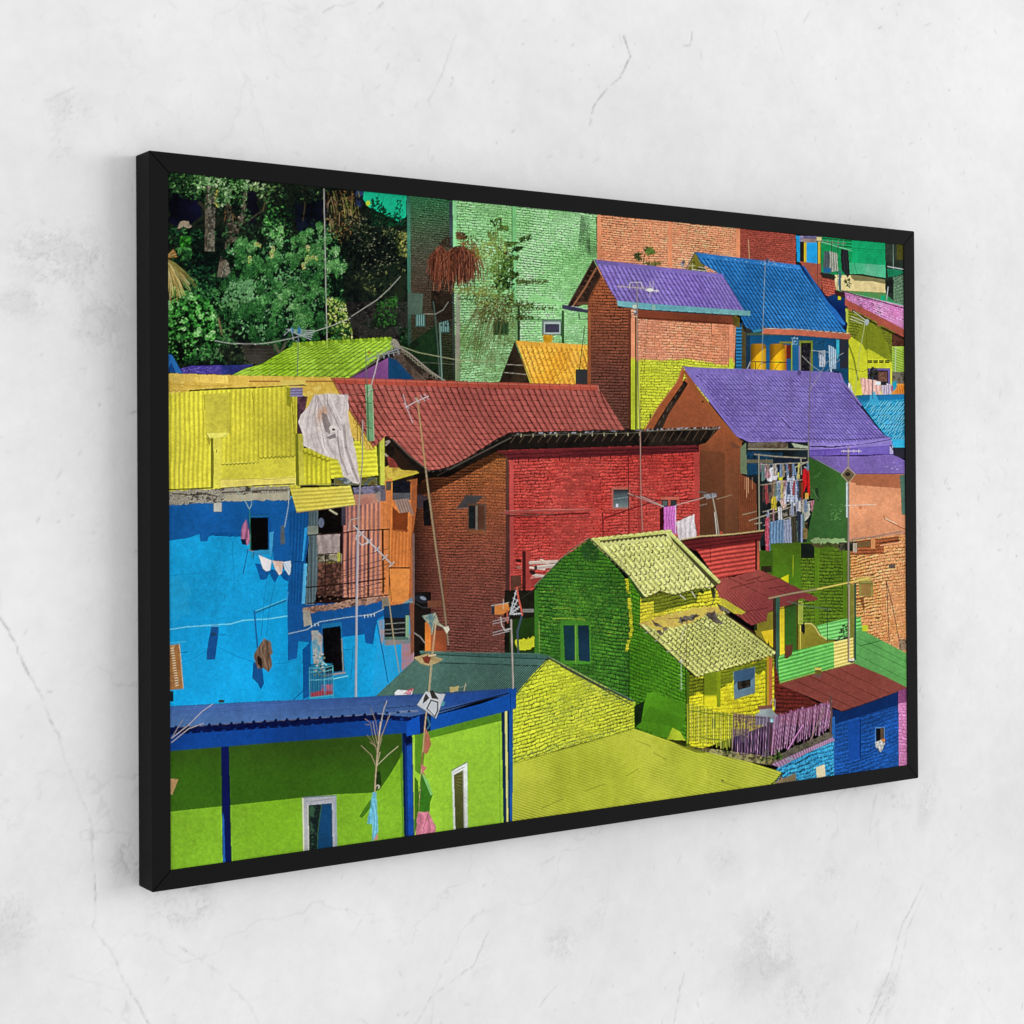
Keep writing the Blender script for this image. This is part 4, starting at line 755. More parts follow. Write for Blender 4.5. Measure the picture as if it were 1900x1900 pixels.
def paint_green_roof_left():
    # blue beam and purple roof at far left
    fill([(310, 655), (320, 660), (338, 693), (327, 693), (318, 672), (310, 690)], '2468b0'); fill([(310, 690), (318, 672), (326, 692)], '0e3c80')
    fill([(335, 684), (355, 679), (410, 678), (440, 678), (470, 676), (440, 696), (338, 693)], mottle(['2c2070', '4a3c98', '3a2c88'], 3, 0)); specks([(338, 682), (410, 680), (410, 692), (340, 691)], 90, '8c84cc', .6, .7); rect(411, 678, 470, 697, mottle(['22225c', '1c2c60', '30409c'], 3, 1), .7)
    fill([(722, 662), (738, 640), (828, 710), (776, 710), (720, 668)], mottle(['2c241e', '443831', '5c4c42', '1c1814'], 3, 0, .5))
    for i in range(6): line([(735+i*2, 652+i*8), (792+i*2, 708+i*1)], 1.2, '6a584a', .6)
    fill([(648, 704), (720, 664), (721, 712), (650, 712)], plaster(grad([(660, '834c88'), (705, '6a3c70')]), .05)); fill([(720, 662), (736, 668), (776, 712), (720, 712)], plaster('10385c', .1))
    fill([(545, 640), (560, 637), (602, 634), (642, 632), (727, 629), (738, 641), (720, 652), (646, 702), (425, 699), (455, 684), (485, 676)], tiles([(560, 636), (727, 630), (610, 712), (380, 712)], 8, 17, mottle(['86b01e', '94bc2c', '9cc43c', '84a828'], 1.5, 0), '2f4a0c', .12, .14, .17, .3, seed=1, bold=1))
    for i in range(24): x = 547+i*7.7; y = 640-i*.45; ell(x, y-1, 4.6, 3.4, .6, C(['7c9c1c', '98bc30', '6c8c1c'][i % 3])); line([(x+3, y-3), (x+4, y+2)], .8, '3c5410', .7)
    fill(rough([(727, 628), (738, 632), (742, 641), (734, 650), (725, 640)], 1), mottle(['6a6458', '9a9484', '3c3830'], 5, 0)); line([(738, 642), (760, 656), (800, 690), (828, 708)], 2.4, '8c8478'); line([(728, 648), (700, 668), (648, 702)], 3, '5c5048'); line([(742, 642), (776, 654), (812, 661), (850, 668), (930, 672)], 1.2, 'a8a880', .8); line([(776, 672), (812, 674), (850, 676)], .8, '787c68', .7)
    zigline([(745, 650), (776, 676), (812, 702)], 1.2, 6, 1.3, '7c7c64')
    line([(816, 600), (820, 705)], 2.6, '6c8c80', .9)
    line([(607, 630), (607, 646)], 1.2, 'b8cc60')
    # aerial on left
    line([(554.5, 604), (553, 650), (551.5, 702)], 1.6, '5a6a78'); 
    for i in range(5): line([(530+i*5, 611+i*2.2), (585-i*2, 614+i*4)], 1.1, 'a8b0b4', .9)
    rect(540, 608, 544, 618, '2c6c9c'); rect(552.5, 608, 558, 620, '2c6c9c'); line([(527, 622), (540, 610), (545, 632)], .9, '9a9ea0')

def paint_yellow_house():
    # yellow ridge
    fill(rough([(308, 693), (420, 696), (560, 699), (624, 700), (640, 722), (660, 760), (694, 830), (680, 835), (560, 730), (420, 728), (308, 730)], .6), mottle(['d6b048', 'e0bc54', 'caa43c', 'e6c868'], 2, 0))
    fill([(312, 694), (422, 697), (424, 712), (312, 706)], plaster('e2bf58', .06)); 
    for i in range(12): line([(320+i*24, 694+i*.5), (322+i*24, 706+i*.5)], .8, '9a7a28', .7)
    zigline([(312, 712), (370, 716), (430, 715)], 1.2, 12, 1, 'a8842c'); zigline([(312, 726), (365, 724)], 1, 10, 1, 'a8842c')
    rect(462, 706, 700, 709, '9a5434', .8); fill([(519, 706), (566, 704), (568, 714), (525, 716)], 'd4bc58'); line([(522, 716), (568, 715)], 1.8, '3a3018')
    # wall of sheets
    wq = [(308, 720), (556, 716), (556, 905), (308, 912)]
    fill([(308, 730), (330, 728), (354, 726), (400, 724), (470, 719), (536, 716), (552, 730), (557, 905), (308, 914)], corr(wq, 29, plaster('d2c83a', .04), 'a09a22', .55, .07, 1.6, wob=.08))
    line([(352, 725), (400, 722), (450, 720), (475, 719)], 3, '2c2a10'); line([(478, 719), (530, 716)], 2, '3c3814')
    for x in (333, 327): line([(x, 760), (x, 908)], .8, '7c9484', .4)
    fill([(379, 732), (425, 728), (426, 803), (381, 804)], plaster('cdc340', .05, .8, 2)); line([(426, 728), (427, 804)], 1, '7c7820'); line([(379, 732), (380, 760)], 1, '8a8424')
    line([(468, 728), (472, 770)], 1, '6a6418')
    fill([(391, 806), (397, 810), (396, 906), (391, 906)], '6c6818'); fill([(383, 812), (392, 812), (389, 828)], '8c8420', .8)
    fill([(409, 815), (413, 815), (413, 860), (409, 860)], 'c8be38')
    fill([(409, 862), (480, 858), (482, 850), (550, 846), (550, 884), (409, 890)], plaster('cfc63c', .04)); zigline([(410, 862), (478, 858)], 1.5, 7, 2.2, '84801e'); zigline([(482, 850), (547, 847)], 1.5, 7, 2.2, '84801e'); line([(409, 860), (479, 857)], 1, 'e0da5c'); line([(479, 800), (480, 848)], 1, '8c8822')
    fill([(409, 890), (470, 888), (550, 884), (552, 900), (409, 906)], plaster('dfcf62', .05, spots=.1, spotc='a89c3c')); line([(409, 890), (476, 888), (500, 890), (550, 885)], .7, '98902c')
    fill([(396, 812), (410, 812), (409, 909), (397, 910)], plaster('ccc447', .05)); fill([(382, 804), (425, 803), (418, 811), (388, 813)], plaster('e0d860', .04)); line([(382, 804), (388, 813)], 1.3, '5c5818'); line([(420, 805), (414, 812)], 1, '8c8824')
    rect(401, 834, 403, 840, '4c4410'); ell(403, 898, 1, 1, 0, C('2c2810'))
    line([(308, 909), (360, 907), (393, 905)], 2.6, '33280e'); line([(410, 906), (480, 901), (546, 898)], 2.2, '33280e')
    fill([(548, 805), (553, 803), (555, 900), (549, 900)], '6c7018'); fill([(553, 804), (562, 804), (565, 900), (556, 901)], plaster('bfb93e', .06)); fill([(532, 718), (541, 722), (540, 756), (532, 752)], '7c7c18', .85)
    line([(541, 725), (543, 760), (546, 805)], 1.1, '4c4814')
    rect(551, 735, 571, 805, mottle(['54323c', '3c2430', '6a4450'], 5, 0)); rect(539, 719, 562, 736, corr([(539, 737), (539, 717), (562, 716), (562, 737)], 4, '8a80a8', '4a4468', .6)); line([(536, 716), (564, 714)], 2, '5a5048')
    fill([(571, 735), (600, 728), (600, 800), (560, 800)], mottle(['d4b440', 'c8a838'], 3, 0))
    # right part under the cloth
    fill([(562, 832), (612, 832), (614, 900), (565, 900)], corr([(562, 830), (614, 830), (614, 905), (562, 905)], 6, plaster('d0ca30', .04), '98941e', .55)); zigline([(562, 838), (610, 856)], 2, 8, 3, '8a8418')
    fill([(612, 852), (630, 817), (698, 818), (702, 882), (670, 886), (614, 888)], corr([(612, 888), (612, 818), (700, 816), (702, 882)], 8, plaster('dcd838', .04), 'a09a20', .65)); rect(620, 886, 700, 900, mottle(['4a3c24', '6a6428', '3a4a5c', 'c8c4b8'], 5, 0))
    # red roof gable opening and small yellow roof
    fill([(700, 810), (728, 812), (760, 850), (795, 880), (772, 905), (768, 1000), (712, 1000), (712, 870)], mottle(['1c1410', '2c1c14', '14100e'], 3, 0)); fill([(712, 868), (730, 860), (745, 872), (775, 874), (772, 880), (712, 894)], mottle(['b09430', 'c8b044', '8a6a28'], 3, 1)); line([(712, 895), (778, 876)], 3, 'bcae34'); line([(714, 842), (730, 858)], 3, 'a09880'); fill([(718, 846), (730, 852), (740, 868), (722, 868)], mottle(['8c3c34', '5a2420'], 4, 0))
    line([(716, 820), (726, 816), (716, 826)], 3, '8c8478')
    fill([(701, 808), (704, 808), (706, 898), (703, 898)], '54601c'); fill([(704, 806), (713, 808), (714, 900), (706, 900)], plaster('b5b844', .08))

def paint_red_roof():
    P = [(614, 700), (800, 706), (1108, 714), (1124, 742), (1160, 799), (1040, 803), (945, 805), (925, 818), (880, 846), (832, 871), (795, 878), (768, 858), (730, 815), (716, 809), (694, 830), (655, 770)]
    fill(P, tiles([(600, 700), (1112, 716), (1222, 892), (728, 885)], 17, 43, mottle(['9a4c45', 'a2534b', 'ac5c52', '9c5048'], .9, 1), '541814', .06, .2, .16, .3, seed=7, bold=1.15, curve=.10))
    fill([(614, 700), (800, 706), (1108, 714), (1110, 724), (800, 717), (620, 711)], plaster('a84838', .05)); line([(614, 703), (800, 709), (1108, 717)], 2, 'c07060', .6)
    for i in range(26): x = 620+i*19; y = 701+(x-614)*.0285; line([(x, y), (x+2, y+10)], 1.1, '5c2018', .8)
    line([(1109, 715), (1112, 726)], 1, 'c88078')
    fill([(640, 741), (648, 760), (680, 812), (694, 834), (680, 838), (656, 780)], mottle(['c8a43c', 'd8b850'], 3, 0)); line([(615, 702), (630, 730), (655, 772), (694, 832)], 2.2, '7a5c20'); zigline([(655, 780), (690, 836)], 2, 9, 1.2, '8c6c24')
    # dark eave
    E = [(716, 810), (728, 814), (762, 848), (795, 874), (832, 866), (880, 841), (925, 812), (945, 802), (1040, 799), (1160, 797), (1337, 792), (1310, 822), (1296, 826), (1180, 828), (1050, 832), (944, 838), (925, 836), (880, 862), (840, 884), (805, 892), (780, 880), (740, 838)]
    fill(rough(E, .6, 6), mottle(['0e0c0a', '1c1612', '15110e'], 4, 0))
    for P0, P1, n in (((795, 880), (944, 806), 34), ((944, 806), (1337, 795), 96)):
        for i in range(n):
            t = i/n; x = P0[0]+(P1[0]-P0[0])*t; y = P0[1]+(P1[1]-P0[1])*t+rng.normal(0, 1)
            if P1[0] < 1000: y = np.interp(x, [795, 832, 880, 925, 944], [874, 867, 842, 813, 804])+rng.random()*4
            ell(x, y, 2.4, 1.3, -.4, C(['1a1816', '3c3a3a', '8c8c94', '24201e', '6a6a70', '2c2826'][rng.integers(6)] if x > 950 else ['14120f', '24201e', '3a3634'][i % 3]))
    for i in range(22): x = 958+i*17; line([(x, 807-i*.3), (x-11, 822-i*.35)], 1.1, '5c4838', .8)
    for i in range(16): x = 966+i*22; rect(x, 805-i*.3, x+2, 811-i*.3, 'a09c78', .8)
    line([(950, 808), (1150, 804), (1335, 796)], 1, '6a6a58', .8); line([(812, 882), (870, 852), (948, 812)], 2.4, '4a443c'); line([(796, 874), (760, 846), (728, 814)], 2.6, '4c463e')

def paint_brick_house():
    g = grad([(850, '985a2e'), (920, '955232'), (980, '8e4c34'), (1040, '824638'), (1200, '6e4038')])
    P = [(768, 905), (790, 888), (835, 884), (862, 868), (925, 836), (946, 834), (948, 1215), (800, 1215), (764, 1110)]
    fill(P, brick([(768, 850), (946, 850), (946, 1212), (768, 1200)], 70, 17, g, '3c1a12', .10, .4, .6, .26, seed=3))
    r = inside([(764, 900), (820, 885), (826, 1215), (764, 1215)]); yy, xx, X, Y = r; m = np.clip((826-X)/55, 0, 1)*.55; IMG[yy, xx] *= (1-m)[:, None]
    shade([(768, 880), (860, 868), (925, 836), (946, 834), (946, 848), (925, 850), (870, 880), (800, 915), (768, 920)], '2c1c18', .6)
    rect(938, 845, 947, 1212, plaster(grad([(845, '4a3026'), (1000, '50302a'), (1212, '442824')]), .08)); rect(824, 910, 829, 1212, '8a4424', .35)
    for i in range(12): line([(870+i*2.7, 913), (866+i*3.3, 893)], .8, '4a2412', .8)
    fill([(865, 918), (897.5, 920), (875, 943), (864, 942), (847, 944)], plaster('464143', .08)); line([(847, 944), (864, 942), (875, 943)], .9, '6a6464')
    rect(868, 934, 902, 990, '523a2c'); rect(870, 938, 882, 981, '12181a'); rect(886, 938, 899, 981, '4c2a1c'); rect(882.5, 938, 886, 984, '6a645c'); fill([(869, 983), (900, 984), (902, 991), (869, 988)], '7c4426'); line([(899, 920), (901, 990)], 1.4, '5c4c44')
    fill([(773, 916), (794, 921), (786, 943), (772, 943)], '382c30'); fill([(785, 930), (797, 925), (800, 976), (786, 976)], '100e10')
    # red wall
    q = [(946, 835), (1298, 824), (1298, 1002), (946, 1020)]
    fill([(944, 835), (1298, 824), (1298, 1005), (1240, 1010), (1100, 1030), (1000, 1120), (947, 1120)], brick([(946, 838), (1298, 826), (1298, 1120), (946, 1120)], 51, 21, mottle(['a6322c', 'b03a34', 'ba4840', 'a83630'], .9, 2), '641414', .2, .6, .95, .19, seed=6, mk=.8, var=.09))
    rect(946, 852, 953, 1115, plaster('b34642', .07)); fill([(1288, 840), (1297, 838), (1297, 1003), (1290, 1003)], plaster('ac3e38', .06))
    fill([(930, 838), (1050, 832), (1180, 828), (1297, 824), (1297, 839), (1180, 845), (1050, 850), (946, 854)], brick([(930, 836), (1298, 824), (1298, 842), (930, 856)], 3, 22, plaster('571c20', .07), '2c0c10', .06, .3, .5, .2))
    line([(924, 838), (1050, 833), (1290, 827)], 3, '6a2226')
    for i in range(17): x = 961+i*19; y = 853-(x-946)*.042; rect(x, y-2, x+1.8, y+7, '4a1014')
    # bars, windows
    line([(936, 951), (1020, 948), (1102, 946)], 4.2, 'a24540'); line([(936, 948), (1020, 945.5), (1085, 945)], .9, 'c8a094', .7); line([(942, 957), (1020, 955), (1092, 952)], 3.2, '5c1214', .85); line([(928, 951), (938, 954), (990, 956), (1030, 953)], .8, '8a7464', .8)
    rect(1135, 904, 1169, 945, 'a85a4c'); rect(1138, 908, 1166, 942, plaster(grad([(908, '20262a'), (918, '4c565a'), (930, '56666a'), (942, '7c8a88')]), .1)); line([(1138, 926), (1166, 922)], .8, '8ca0a0'); rect(1143, 935, 1147, 941, 'c0c0e0')
    line([(1165.5, 838), (1166.5, 930), (1166, 992)], 2, '5c1a1c'); rect(1166, 945, 1169, 990, '9c2a24', .8)
    line([(1118, 952), (1119, 996)], 2.2, '641618'); line([(1121, 962), (1165, 946), (1222, 928), (1297, 926)], 2.4, '641618'); rect(1183, 845, 1192, 985, '8a2c28', .5)
    for i in range(15): line([(1225+i*2.5, 920), (1226+i*2.4, 902)], .8, '741a1a', .8)
    rect(1226, 922, 1260, 927, 'b45c4c'); rect(1228, 927, 1256, 944, '2c3434'); rect(1240, 927, 1244, 944, 'a84c40'); rect(1230, 930, 1238, 938, '64706c', .7)
    fill([(1224, 944), (1234, 940), (1234, 992), (1224, 990)], '3c0e16'); cloth([(1232, 941), (1254, 938), (1255, 992), (1232, 988)], 'c168b4', 4, '8c3c84', .45); rect(1252.5, 938, 1254.5, 990, 'd8b0dc')
    cloth([(1254, 969), (1288, 954), (1293, 1004), (1260, 1004)], 'cbc3c6', 4, 'a49a9c', .3)
    # white pipes, pillar
    fill([(967, 1068), (947, 1068), (948, 1120), (968, 1120)], mottle(['4c2a22', '5c3a2c'], 4, 0)); rect(975, 1024, 985, 1120, plaster('a83e38', .06)); rect(969, 1023, 975.5, 1120, '38100f')
    ell(962, 1040, 6, 3, .2, C('2c1210')); ell(963, 1053, 5, 2, .2, C('8a6a60'))
    for a, b, w, c in (((984, 1044), (1034, 1042), 6, 'b4a498'), ((1004, 1040), (1018, 1046), 6, 'b8a494'), ((984, 1053), (1010, 1056), 4, 'c8b8ac'), ((994, 1053), (1045, 1048), 7, 'a89c94'), ((990, 1067), (1015, 1070), 5, 'b0a49c')): line([a, b], w, c); line([(a[0], a[1]-w*.25), (b[0], b[1]-w*.25)], w*.3, 'd8ccc0', .7)
    ell(994, 1053, 3, 4, 0, C('38302c')); ell(988, 1062, 6, 4, .5, C('281818')); fill([(985, 1074), (1012, 1070), (990, 1090), (985, 1092)], '8c2c28'); line([(984, 1073), (1020, 1068)], 1, 'b8a8a0')
    # bottom dark alley
    rect(764, 1098, 800, 1215, mottle(['0e0b0a', '1c1613', '120f0e'], 3, 1)); fill([(793, 1115), (820, 1114), (818, 1126), (794, 1128)], '6a3c28'); ell(782, 1112, 12, 7, .3, C('20242c')); ell(785, 1110, 6, 3, .4, C('7c8494')); line([(772, 1120), (785, 1128), (800, 1126)], 1, '3c3c40')
    rect(789, 1155, 799, 1212, plaster('c06c2c', .08)); rect(800, 1170, 828, 1212, plaster('7a3c22', .15)); line([(765, 1172), (780, 1182), (790, 1195)], 1.2, '9a948c')

def paint_left_house():
    bl = mottle(['0e96d0', '1099d6', '12a0de', '0f9cda'], .4, 0, .1)
    fill([(308, 930), (565, 920), (566, 1120), (720, 1125), (768, 1105), (768, 1225), (690, 1300), (308, 1320)], plaster(bl, .03, 1, 2)); 
    fill([(308, 1130), (420, 1150), (540, 1140), (540, 1300), (308, 1318)], '08a2e8', .25)
    fill(rough([(314, 1075), (330, 1065), (355, 1090), (350, 1140), (316, 1160)], 3), '3cb0d8', .25)
    line([(314, 1168), (350, 1163), (400, 1159), (430, 1157), (450, 1151), (500, 1148), (535, 1143)], 1.8, '8cd4f0', .8, .5); line([(314, 1193), (345, 1190)], 1.4, '5cc0e8', .8)
    line([(314, 1068), (365, 1064), (420, 1060)], 1, '0a7cb4', .7)
    sh = '11569a'
    fill([(308, 932), (565, 922), (568, 1122), (533, 1122), (534, 1085), (540, 1060), (507, 1050), (506, 985), (498, 990), (480, 984), (458, 986), (447, 990), (420, 990), (400, 992), (387, 996), (385, 1004), (372, 1005), (370, 991), (350, 998), (330, 1001), (308, 1004)], plaster('10559a', .04)); 
    fill(rough([(387, 990), (420, 987), (447, 989), (448, 996), (400, 995)], 1.2, 5), '10559a')
    fill([(393, 925), (403, 930), (411, 936), (411, 949), (398, 948), (384, 945), (384, 928)], plaster('145696', .05)); rect(397, 933, 411, 949, plaster('a8a69c', .06))
    fill(rough([(308, 912), (360, 909), (405, 907), (470, 903), (536, 902), (538, 928), (480, 926), (410, 930), (403, 934), (380, 933), (308, 938)], .9, 4), mottle(['3c362e', '8c8678', 'a8a292', '6c665a', '9c9684'], 2.5, 0, .6)); fill(rough([(420, 918), (536, 914), (537, 927), (412, 930)], .8, 4), plaster('a39c84', .08)); line([(320, 916), (345, 919), (380, 916), (405, 921)], 2.6, '3a322a', .8, 1); line([(412, 914), (450, 912), (500, 910), (530, 909)], 2.8, '443a30', .8, 1)
    # window and things
    fill([(459, 955), (500, 953), (503, 985), (509, 986), (505, 1040), (500, 1026), (470, 1026), (462, 990)], '124e8c'); rect(463, 960, 498, 1022, '08080a'); line([(462, 958), (499, 957)], 2.4, '185a84'); fill([(468, 1022), (501, 1020), (503, 1028), (470, 1031)], '2a88b8'); fill([(500, 988), (508, 986), (504, 1036), (500, 1024)], '3c98c8')
    cloth([(450, 975), (457, 963), (462, 985), (464, 1005), (460, 1012), (450, 1005), (447, 1000)], 'b06a8c', 2, '3c1c34', .5); fill([(446, 1000), (456, 1000), (458, 1012), (449, 1010)], '101c40')
    line([(434, 903), (455, 930), (463, 945), (467, 935), (466, 905)], 1, '9ab0a0'); line([(463, 945), (465, 1020), (468, 1035)], 1.2, '2c7860'); line([(537, 903), (535, 940), (528, 978)], 1, 'a8b0b0'); fill([(522, 975), (527, 975), (529, 1008), (521, 1011), (520, 995)], '5c6468')
    line([(460, 1020), (454, 1050), (451, 1065)], 2, '1a5a90'); line([(470, 1023), (470, 1036)], 1.6, '24404c'); line([(461, 1020), (470, 1023)], 1.2, '8c6c60')
    line([(432, 1005), (431, 1020), (434, 1060), (434, 1100)], .8, '0a6ca4', .8); line([(424, 993), (432, 1008), (437, 998)], .8, '0a6ca4', .8)
    # underwear on a line
    fill([(473, 1045), (482, 1046), (500, 1063), (494, 1075), (483, 1076)], sh); fill([(498, 1060), (505, 1056), (520, 1062), (510, 1082), (504, 1072)], sh); fill([(519, 1064), (545, 1050), (542, 1072), (535, 1080), (525, 1074)], sh)
    fill([(480, 1030), (504, 1040), (501, 1058), (494, 1060), (488, 1055)], mottle(['dcd8dc', 'e8dcd8', 'c8b4b8'], 5, 0)); fill([(505, 1040), (525, 1042), (523, 1064), (518, 1067), (511, 1056)], mottle(['d8b8a8', 'e4ccc0', 'c8a490'], 5, 1)); fill([(525, 1043), (544, 1040), (543, 1062), (536, 1067), (528, 1055)], mottle(['d4dce4', 'c0ccd8', 'e8ecf0'], 5, 0)); line([(527, 1045), (538, 1064)], .8, '54687c')
    # pipe
    line([(474, 1136), (532, 1113)], 4.4, '0f6494'); line([(474, 1134), (532, 1111)], 1.2, '58b8e4'); line([(472, 1134), (474, 1160), (478, 1202)], 3.4, '1560a0'); rect(532, 1098, 543, 1120, '2c90cc')
    line([(497, 1065), (490, 1110), (485, 1180)], .7, '0c4c7c', .8); line([(510, 1080), (500, 1130), (494, 1180)], .7, '0c4c7c', .8)
    line([(405, 1201), (440, 1218), (470, 1228)], .9, '0c6aa4', .8); line([(336, 1230), (360, 1222), (382, 1208)], .9, '0c6aa4', .8); line([(505, 1232), (530, 1230), (560, 1222)], .9, '0c6aa4', .8)
    fill([(392, 1161), (406, 1163), (405, 1180), (399, 1224), (383, 1224), (384, 1205)], '124a8c'); rect(391, 1158, 406, 1163, '4ca0c8', .8); rect(392, 1174, 401, 1179, '1c3c50'); rect(406, 1177, 419, 1178.6, '0c5c90')
    fill([(470, 1228), (478, 1230), (487, 1240), (490, 1268), (484, 1280), (478, 1268), (468, 1258)], '0f4886'); cloth([(490, 1184), (502, 1190), (506, 1213), (502, 1216), (505, 1236), (498, 1248), (489, 1240), (478, 1240), (471, 1222), (472, 1212), (480, 1200)], '6e5646', 3, '38281f', .5); fill([(477, 1215), (486, 1222), (487, 1242), (478, 1232)], '1c1410'); line([(490, 1186), (484, 1204), (488, 1216), (496, 1240)], 1.4, '94785f', .8); line([(496, 1190), (499, 1212), (502, 1234)], 1.2, '46342a', .8); line([(480, 1201), (474, 1214)], 1.2, '8a7058', .7)
    # bamboo sign at the edge
    fill([(308, 1198), (333, 1195), (340, 1278), (308, 1281)], mottle(['9c6434', 'b07840', '8a5a34', 'b88850'], 3, 0, .4, 2)); line([(333, 1195), (340, 1278)], 1.2, 'd8b080')
    for i in range(16): y = 1203+i*4.6; line([(317+i*.6, y), (322+i*.6, y-.6)], 1.6, 'e8dcc0', .8)
    rect(308, 1282, 322, 1302, '14202c'); line([(335, 1211), (348, 1210)], 1.6, '10507c')
    # dark shadows under the balcony
    fill([(533, 1120), (568, 1121), (720, 1115), (722, 1150), (699, 1152), (692, 1196), (678, 1193), (676, 1177), (645, 1181), (600, 1186), (578, 1188), (574, 1215), (561, 1226), (576, 1192), (554, 1190), (551, 1222), (534, 1226), (534, 1180)], plaster('104f92', .05)); fill([(561, 1206), (576, 1190), (578, 1290), (562, 1298), (562, 1240)], '115598'); line([(545, 1298), (562, 1282)], 2, '115598'); line([(568, 1290), (572, 1299)], 1.6, '115598')
    fill([(597, 1158), (634, 1154), (640, 1250), (600, 1256)], '1a6a9c'); fill([(598, 1166), (632, 1161), (636, 1245), (602, 1250)], '0c0a0e'); line([(634, 1185), (637, 1246)], 1.5, '8c8878'); line([(600, 1254), (640, 1248)], 3, 'a08c80'); line([(608, 1262), (645, 1254)], 1.4, '8cdcf4')
    fill([(578, 1172), (590, 1170), (598, 1180), (597, 1232), (582, 1232)], mottle(['2c6c8c', '8c8480', 'b0a49c', '4a90ac'], 4, 0, ax=1)); rect(578, 1170, 590, 1177, 'a4a8a0')
    # birdcage
    fill([(574, 1232), (618, 1230), (619, 1292), (576, 1297)], '1c3c58', .55); fill([(576, 1286), (617, 1276), (618, 1290), (577, 1296)], '9c3040'); rect(596, 1270, 618, 1282, mottle(['a83c58', '3c5c9c', 'c04c58'], 6, 0)); fill([(573, 1238), (595, 1230), (618, 1232), (600, 1238)], '1c80a0')
    for x in (574, 602, 617.5): line([(x, 1238), (x+1, 1295)], 1.2, '44a0b4')
    for y in (1240, 1247, 1262): line([(574, y), (602, y-1), (618, y-5)], 1, '6cc0cc', .85)
    for i in range(9): line([(577+i*4.6, 1240), (578+i*4.6, 1293)], .5, '88b8b8', .6)
    line([(590, 1236), (595, 1225), (595, 1215)], 1.6, '2c98b4'); line([(595, 1226), (606, 1234)], 2, '88c8d0'); line([(577, 1295), (618, 1290)], 3, '30a0b8')
    for i in range(30): p = (582+rng.random()*20, 1210+rng.random()*46); ell(p[0], p[1], 2, 1.5, 0, C(['8c8474', 'b8b4a4', '3c342c', '5c6c4c'][i % 4]))
    # corrugated blue panels left of the balcony
    fill([(534, 950), (576, 942), (582, 945), (566, 1045), (562, 1122), (533, 1122), (540, 1050)], corr([(534, 945), (580, 945), (566, 1122), (530, 1122)], 7, plaster('0f508f', .05), '0b3c74', .6)); fill([(565, 980), (571, 978), (563, 1040), (560, 1042)], '2c96d4'); fill([(564, 1046), (570, 1046), (566, 1120), (560, 1120)], '50a8d4'); line([(545, 1042), (575, 1043)], 1.4, '0a2444')
    fill([(573, 948), (592, 946), (590, 1090), (586, 1100), (584, 1122), (566, 1122), (572, 1040)], corr([(571, 945), (592, 945), (588, 1122), (566, 1122)], 4, plaster('54666a', .07), '36464c', .6)); rect(571, 976, 590, 992, plaster('7c8478', .08))
    # opening, cloth
    rect(590, 945, 637, 1105, '100c0c'); fill([(590, 1040), (636, 1030), (636, 1105), (588, 1105)], mottle(['4a2c22', '8c5c4c', '2c1c18', '6c4438'], 3, 0)); ell(596, 970, 5, 9, 0, C('5c6478')); line([(612, 946), (625, 954)], 3, 'a8a484')
    cloth([(588, 991), (612, 990), (631, 988), (630, 1025), (590, 1028)], '9c8c88', 3, '6c5c5c', .25); rect(589, 1028, 634, 1045, mottle(['6c5c44', 'a49c84', '2c2420', '8c8c34'], 5, 0, ax=.4)); rect(626, 1026, 633, 1042, 'a8a840')
    # orange corrugated wall of the balcony
    fill([(637, 940), (662, 935), (712, 932), (722, 935), (722, 1108), (636, 1108)], corr([(637, 935), (722, 932), (722, 1108), (636, 1108)], 10.5, mottle(['c07850', 'cc8460', 'b8745c'], 1, 0), '54405a', .7, .05, 1.2)); rect(634, 940, 642, 975, '3c3844'); fill([(706, 930), (724, 905), (727, 1100), (708, 1105)], plaster('cf7a40', .06)); 
    for x in (712, 719): line([(x, 930), (x, 1060)], 1, '9a5428', .7)
    fill([(655, 905), (714, 900), (716, 912), (712, 925), (660, 930)], mottle(['54506a', '7c7890', '3c3848', '9c9c8c'], 3, 0)); fill([(652, 918), (708, 915), (706, 932), (662, 938)], mottle(['9c6458', 'b07c68', '7c7470'], 3, 1)); rect(706, 908, 716, 930, '5a5460')
    # orange panels right
    fill([(714, 893), (728, 888), (728, 990), (722, 990)], plaster('c8743c', .06)); rect(716, 893, 728, 910, '4a4440')
    fill([(726, 895), (770, 890), (772, 905), (762, 1010), (758, 1125), (720, 1125), (724, 985)], corr([(726, 890), (772, 890), (762, 1125), (718, 1125)], 7, plaster('d3793a', .05), 'a85c28', .5)); rect(728, 892, 762, 928, '15161e'); rect(728, 915, 762, 928, mottle(['3a3a40', '54545a'], 8, 0, ax=.3)); fill([(762, 890), (774, 888), (773, 940), (765, 1000), (765, 1125), (758, 1125), (764, 960)], plaster('a65a30', .08)); rect(765, 990, 769, 1122, '6a5450')
    fill([(730, 927), (758, 925), (768, 957), (758, 950), (742, 952)], corr([(730, 925), (760, 925), (770, 955), (740, 955)], 6, '8e7468', '5c4a48', .6)); fill([(728, 940), (741, 952), (757, 950), (756, 985), (728, 982)], plaster('7c3818', .08)); zigline([(728, 983), (757, 986)], 1.5, 7, 2, '7c3818'); rect(722, 1052, 761, 1055, '5a3018'); fill([(722, 1056), (760, 1056), (758, 1118), (722, 1116)], plaster('d6843e', .05, spots=.1, spotc='b86c34')); line([(722, 1056), (726, 1116)], 1.5, '7c4424')
    # balcony floor and railing
    fill(rough([(562, 1128), (600, 1122), (660, 1112), (706, 1104), (714, 1112), (700, 1118), (640, 1128), (590, 1134), (563, 1138)], 1, 5), mottle(['6c4c40', '9c7460', 'b08c78', '54382e'], 3, 0, .5)); rect(709, 1108, 722, 1130, plaster('7c7464', .1)); fill([(722, 1122), (766, 1115), (766, 1123), (724, 1130)], mottle(['b06c3c', 'c87c48', '6c3c24'], 4, 0))
    fill([(562, 1132), (575, 1134), (579, 1158), (564, 1163)], plaster('a09a8c', .1, spots=.15, spotc='5a544c'))
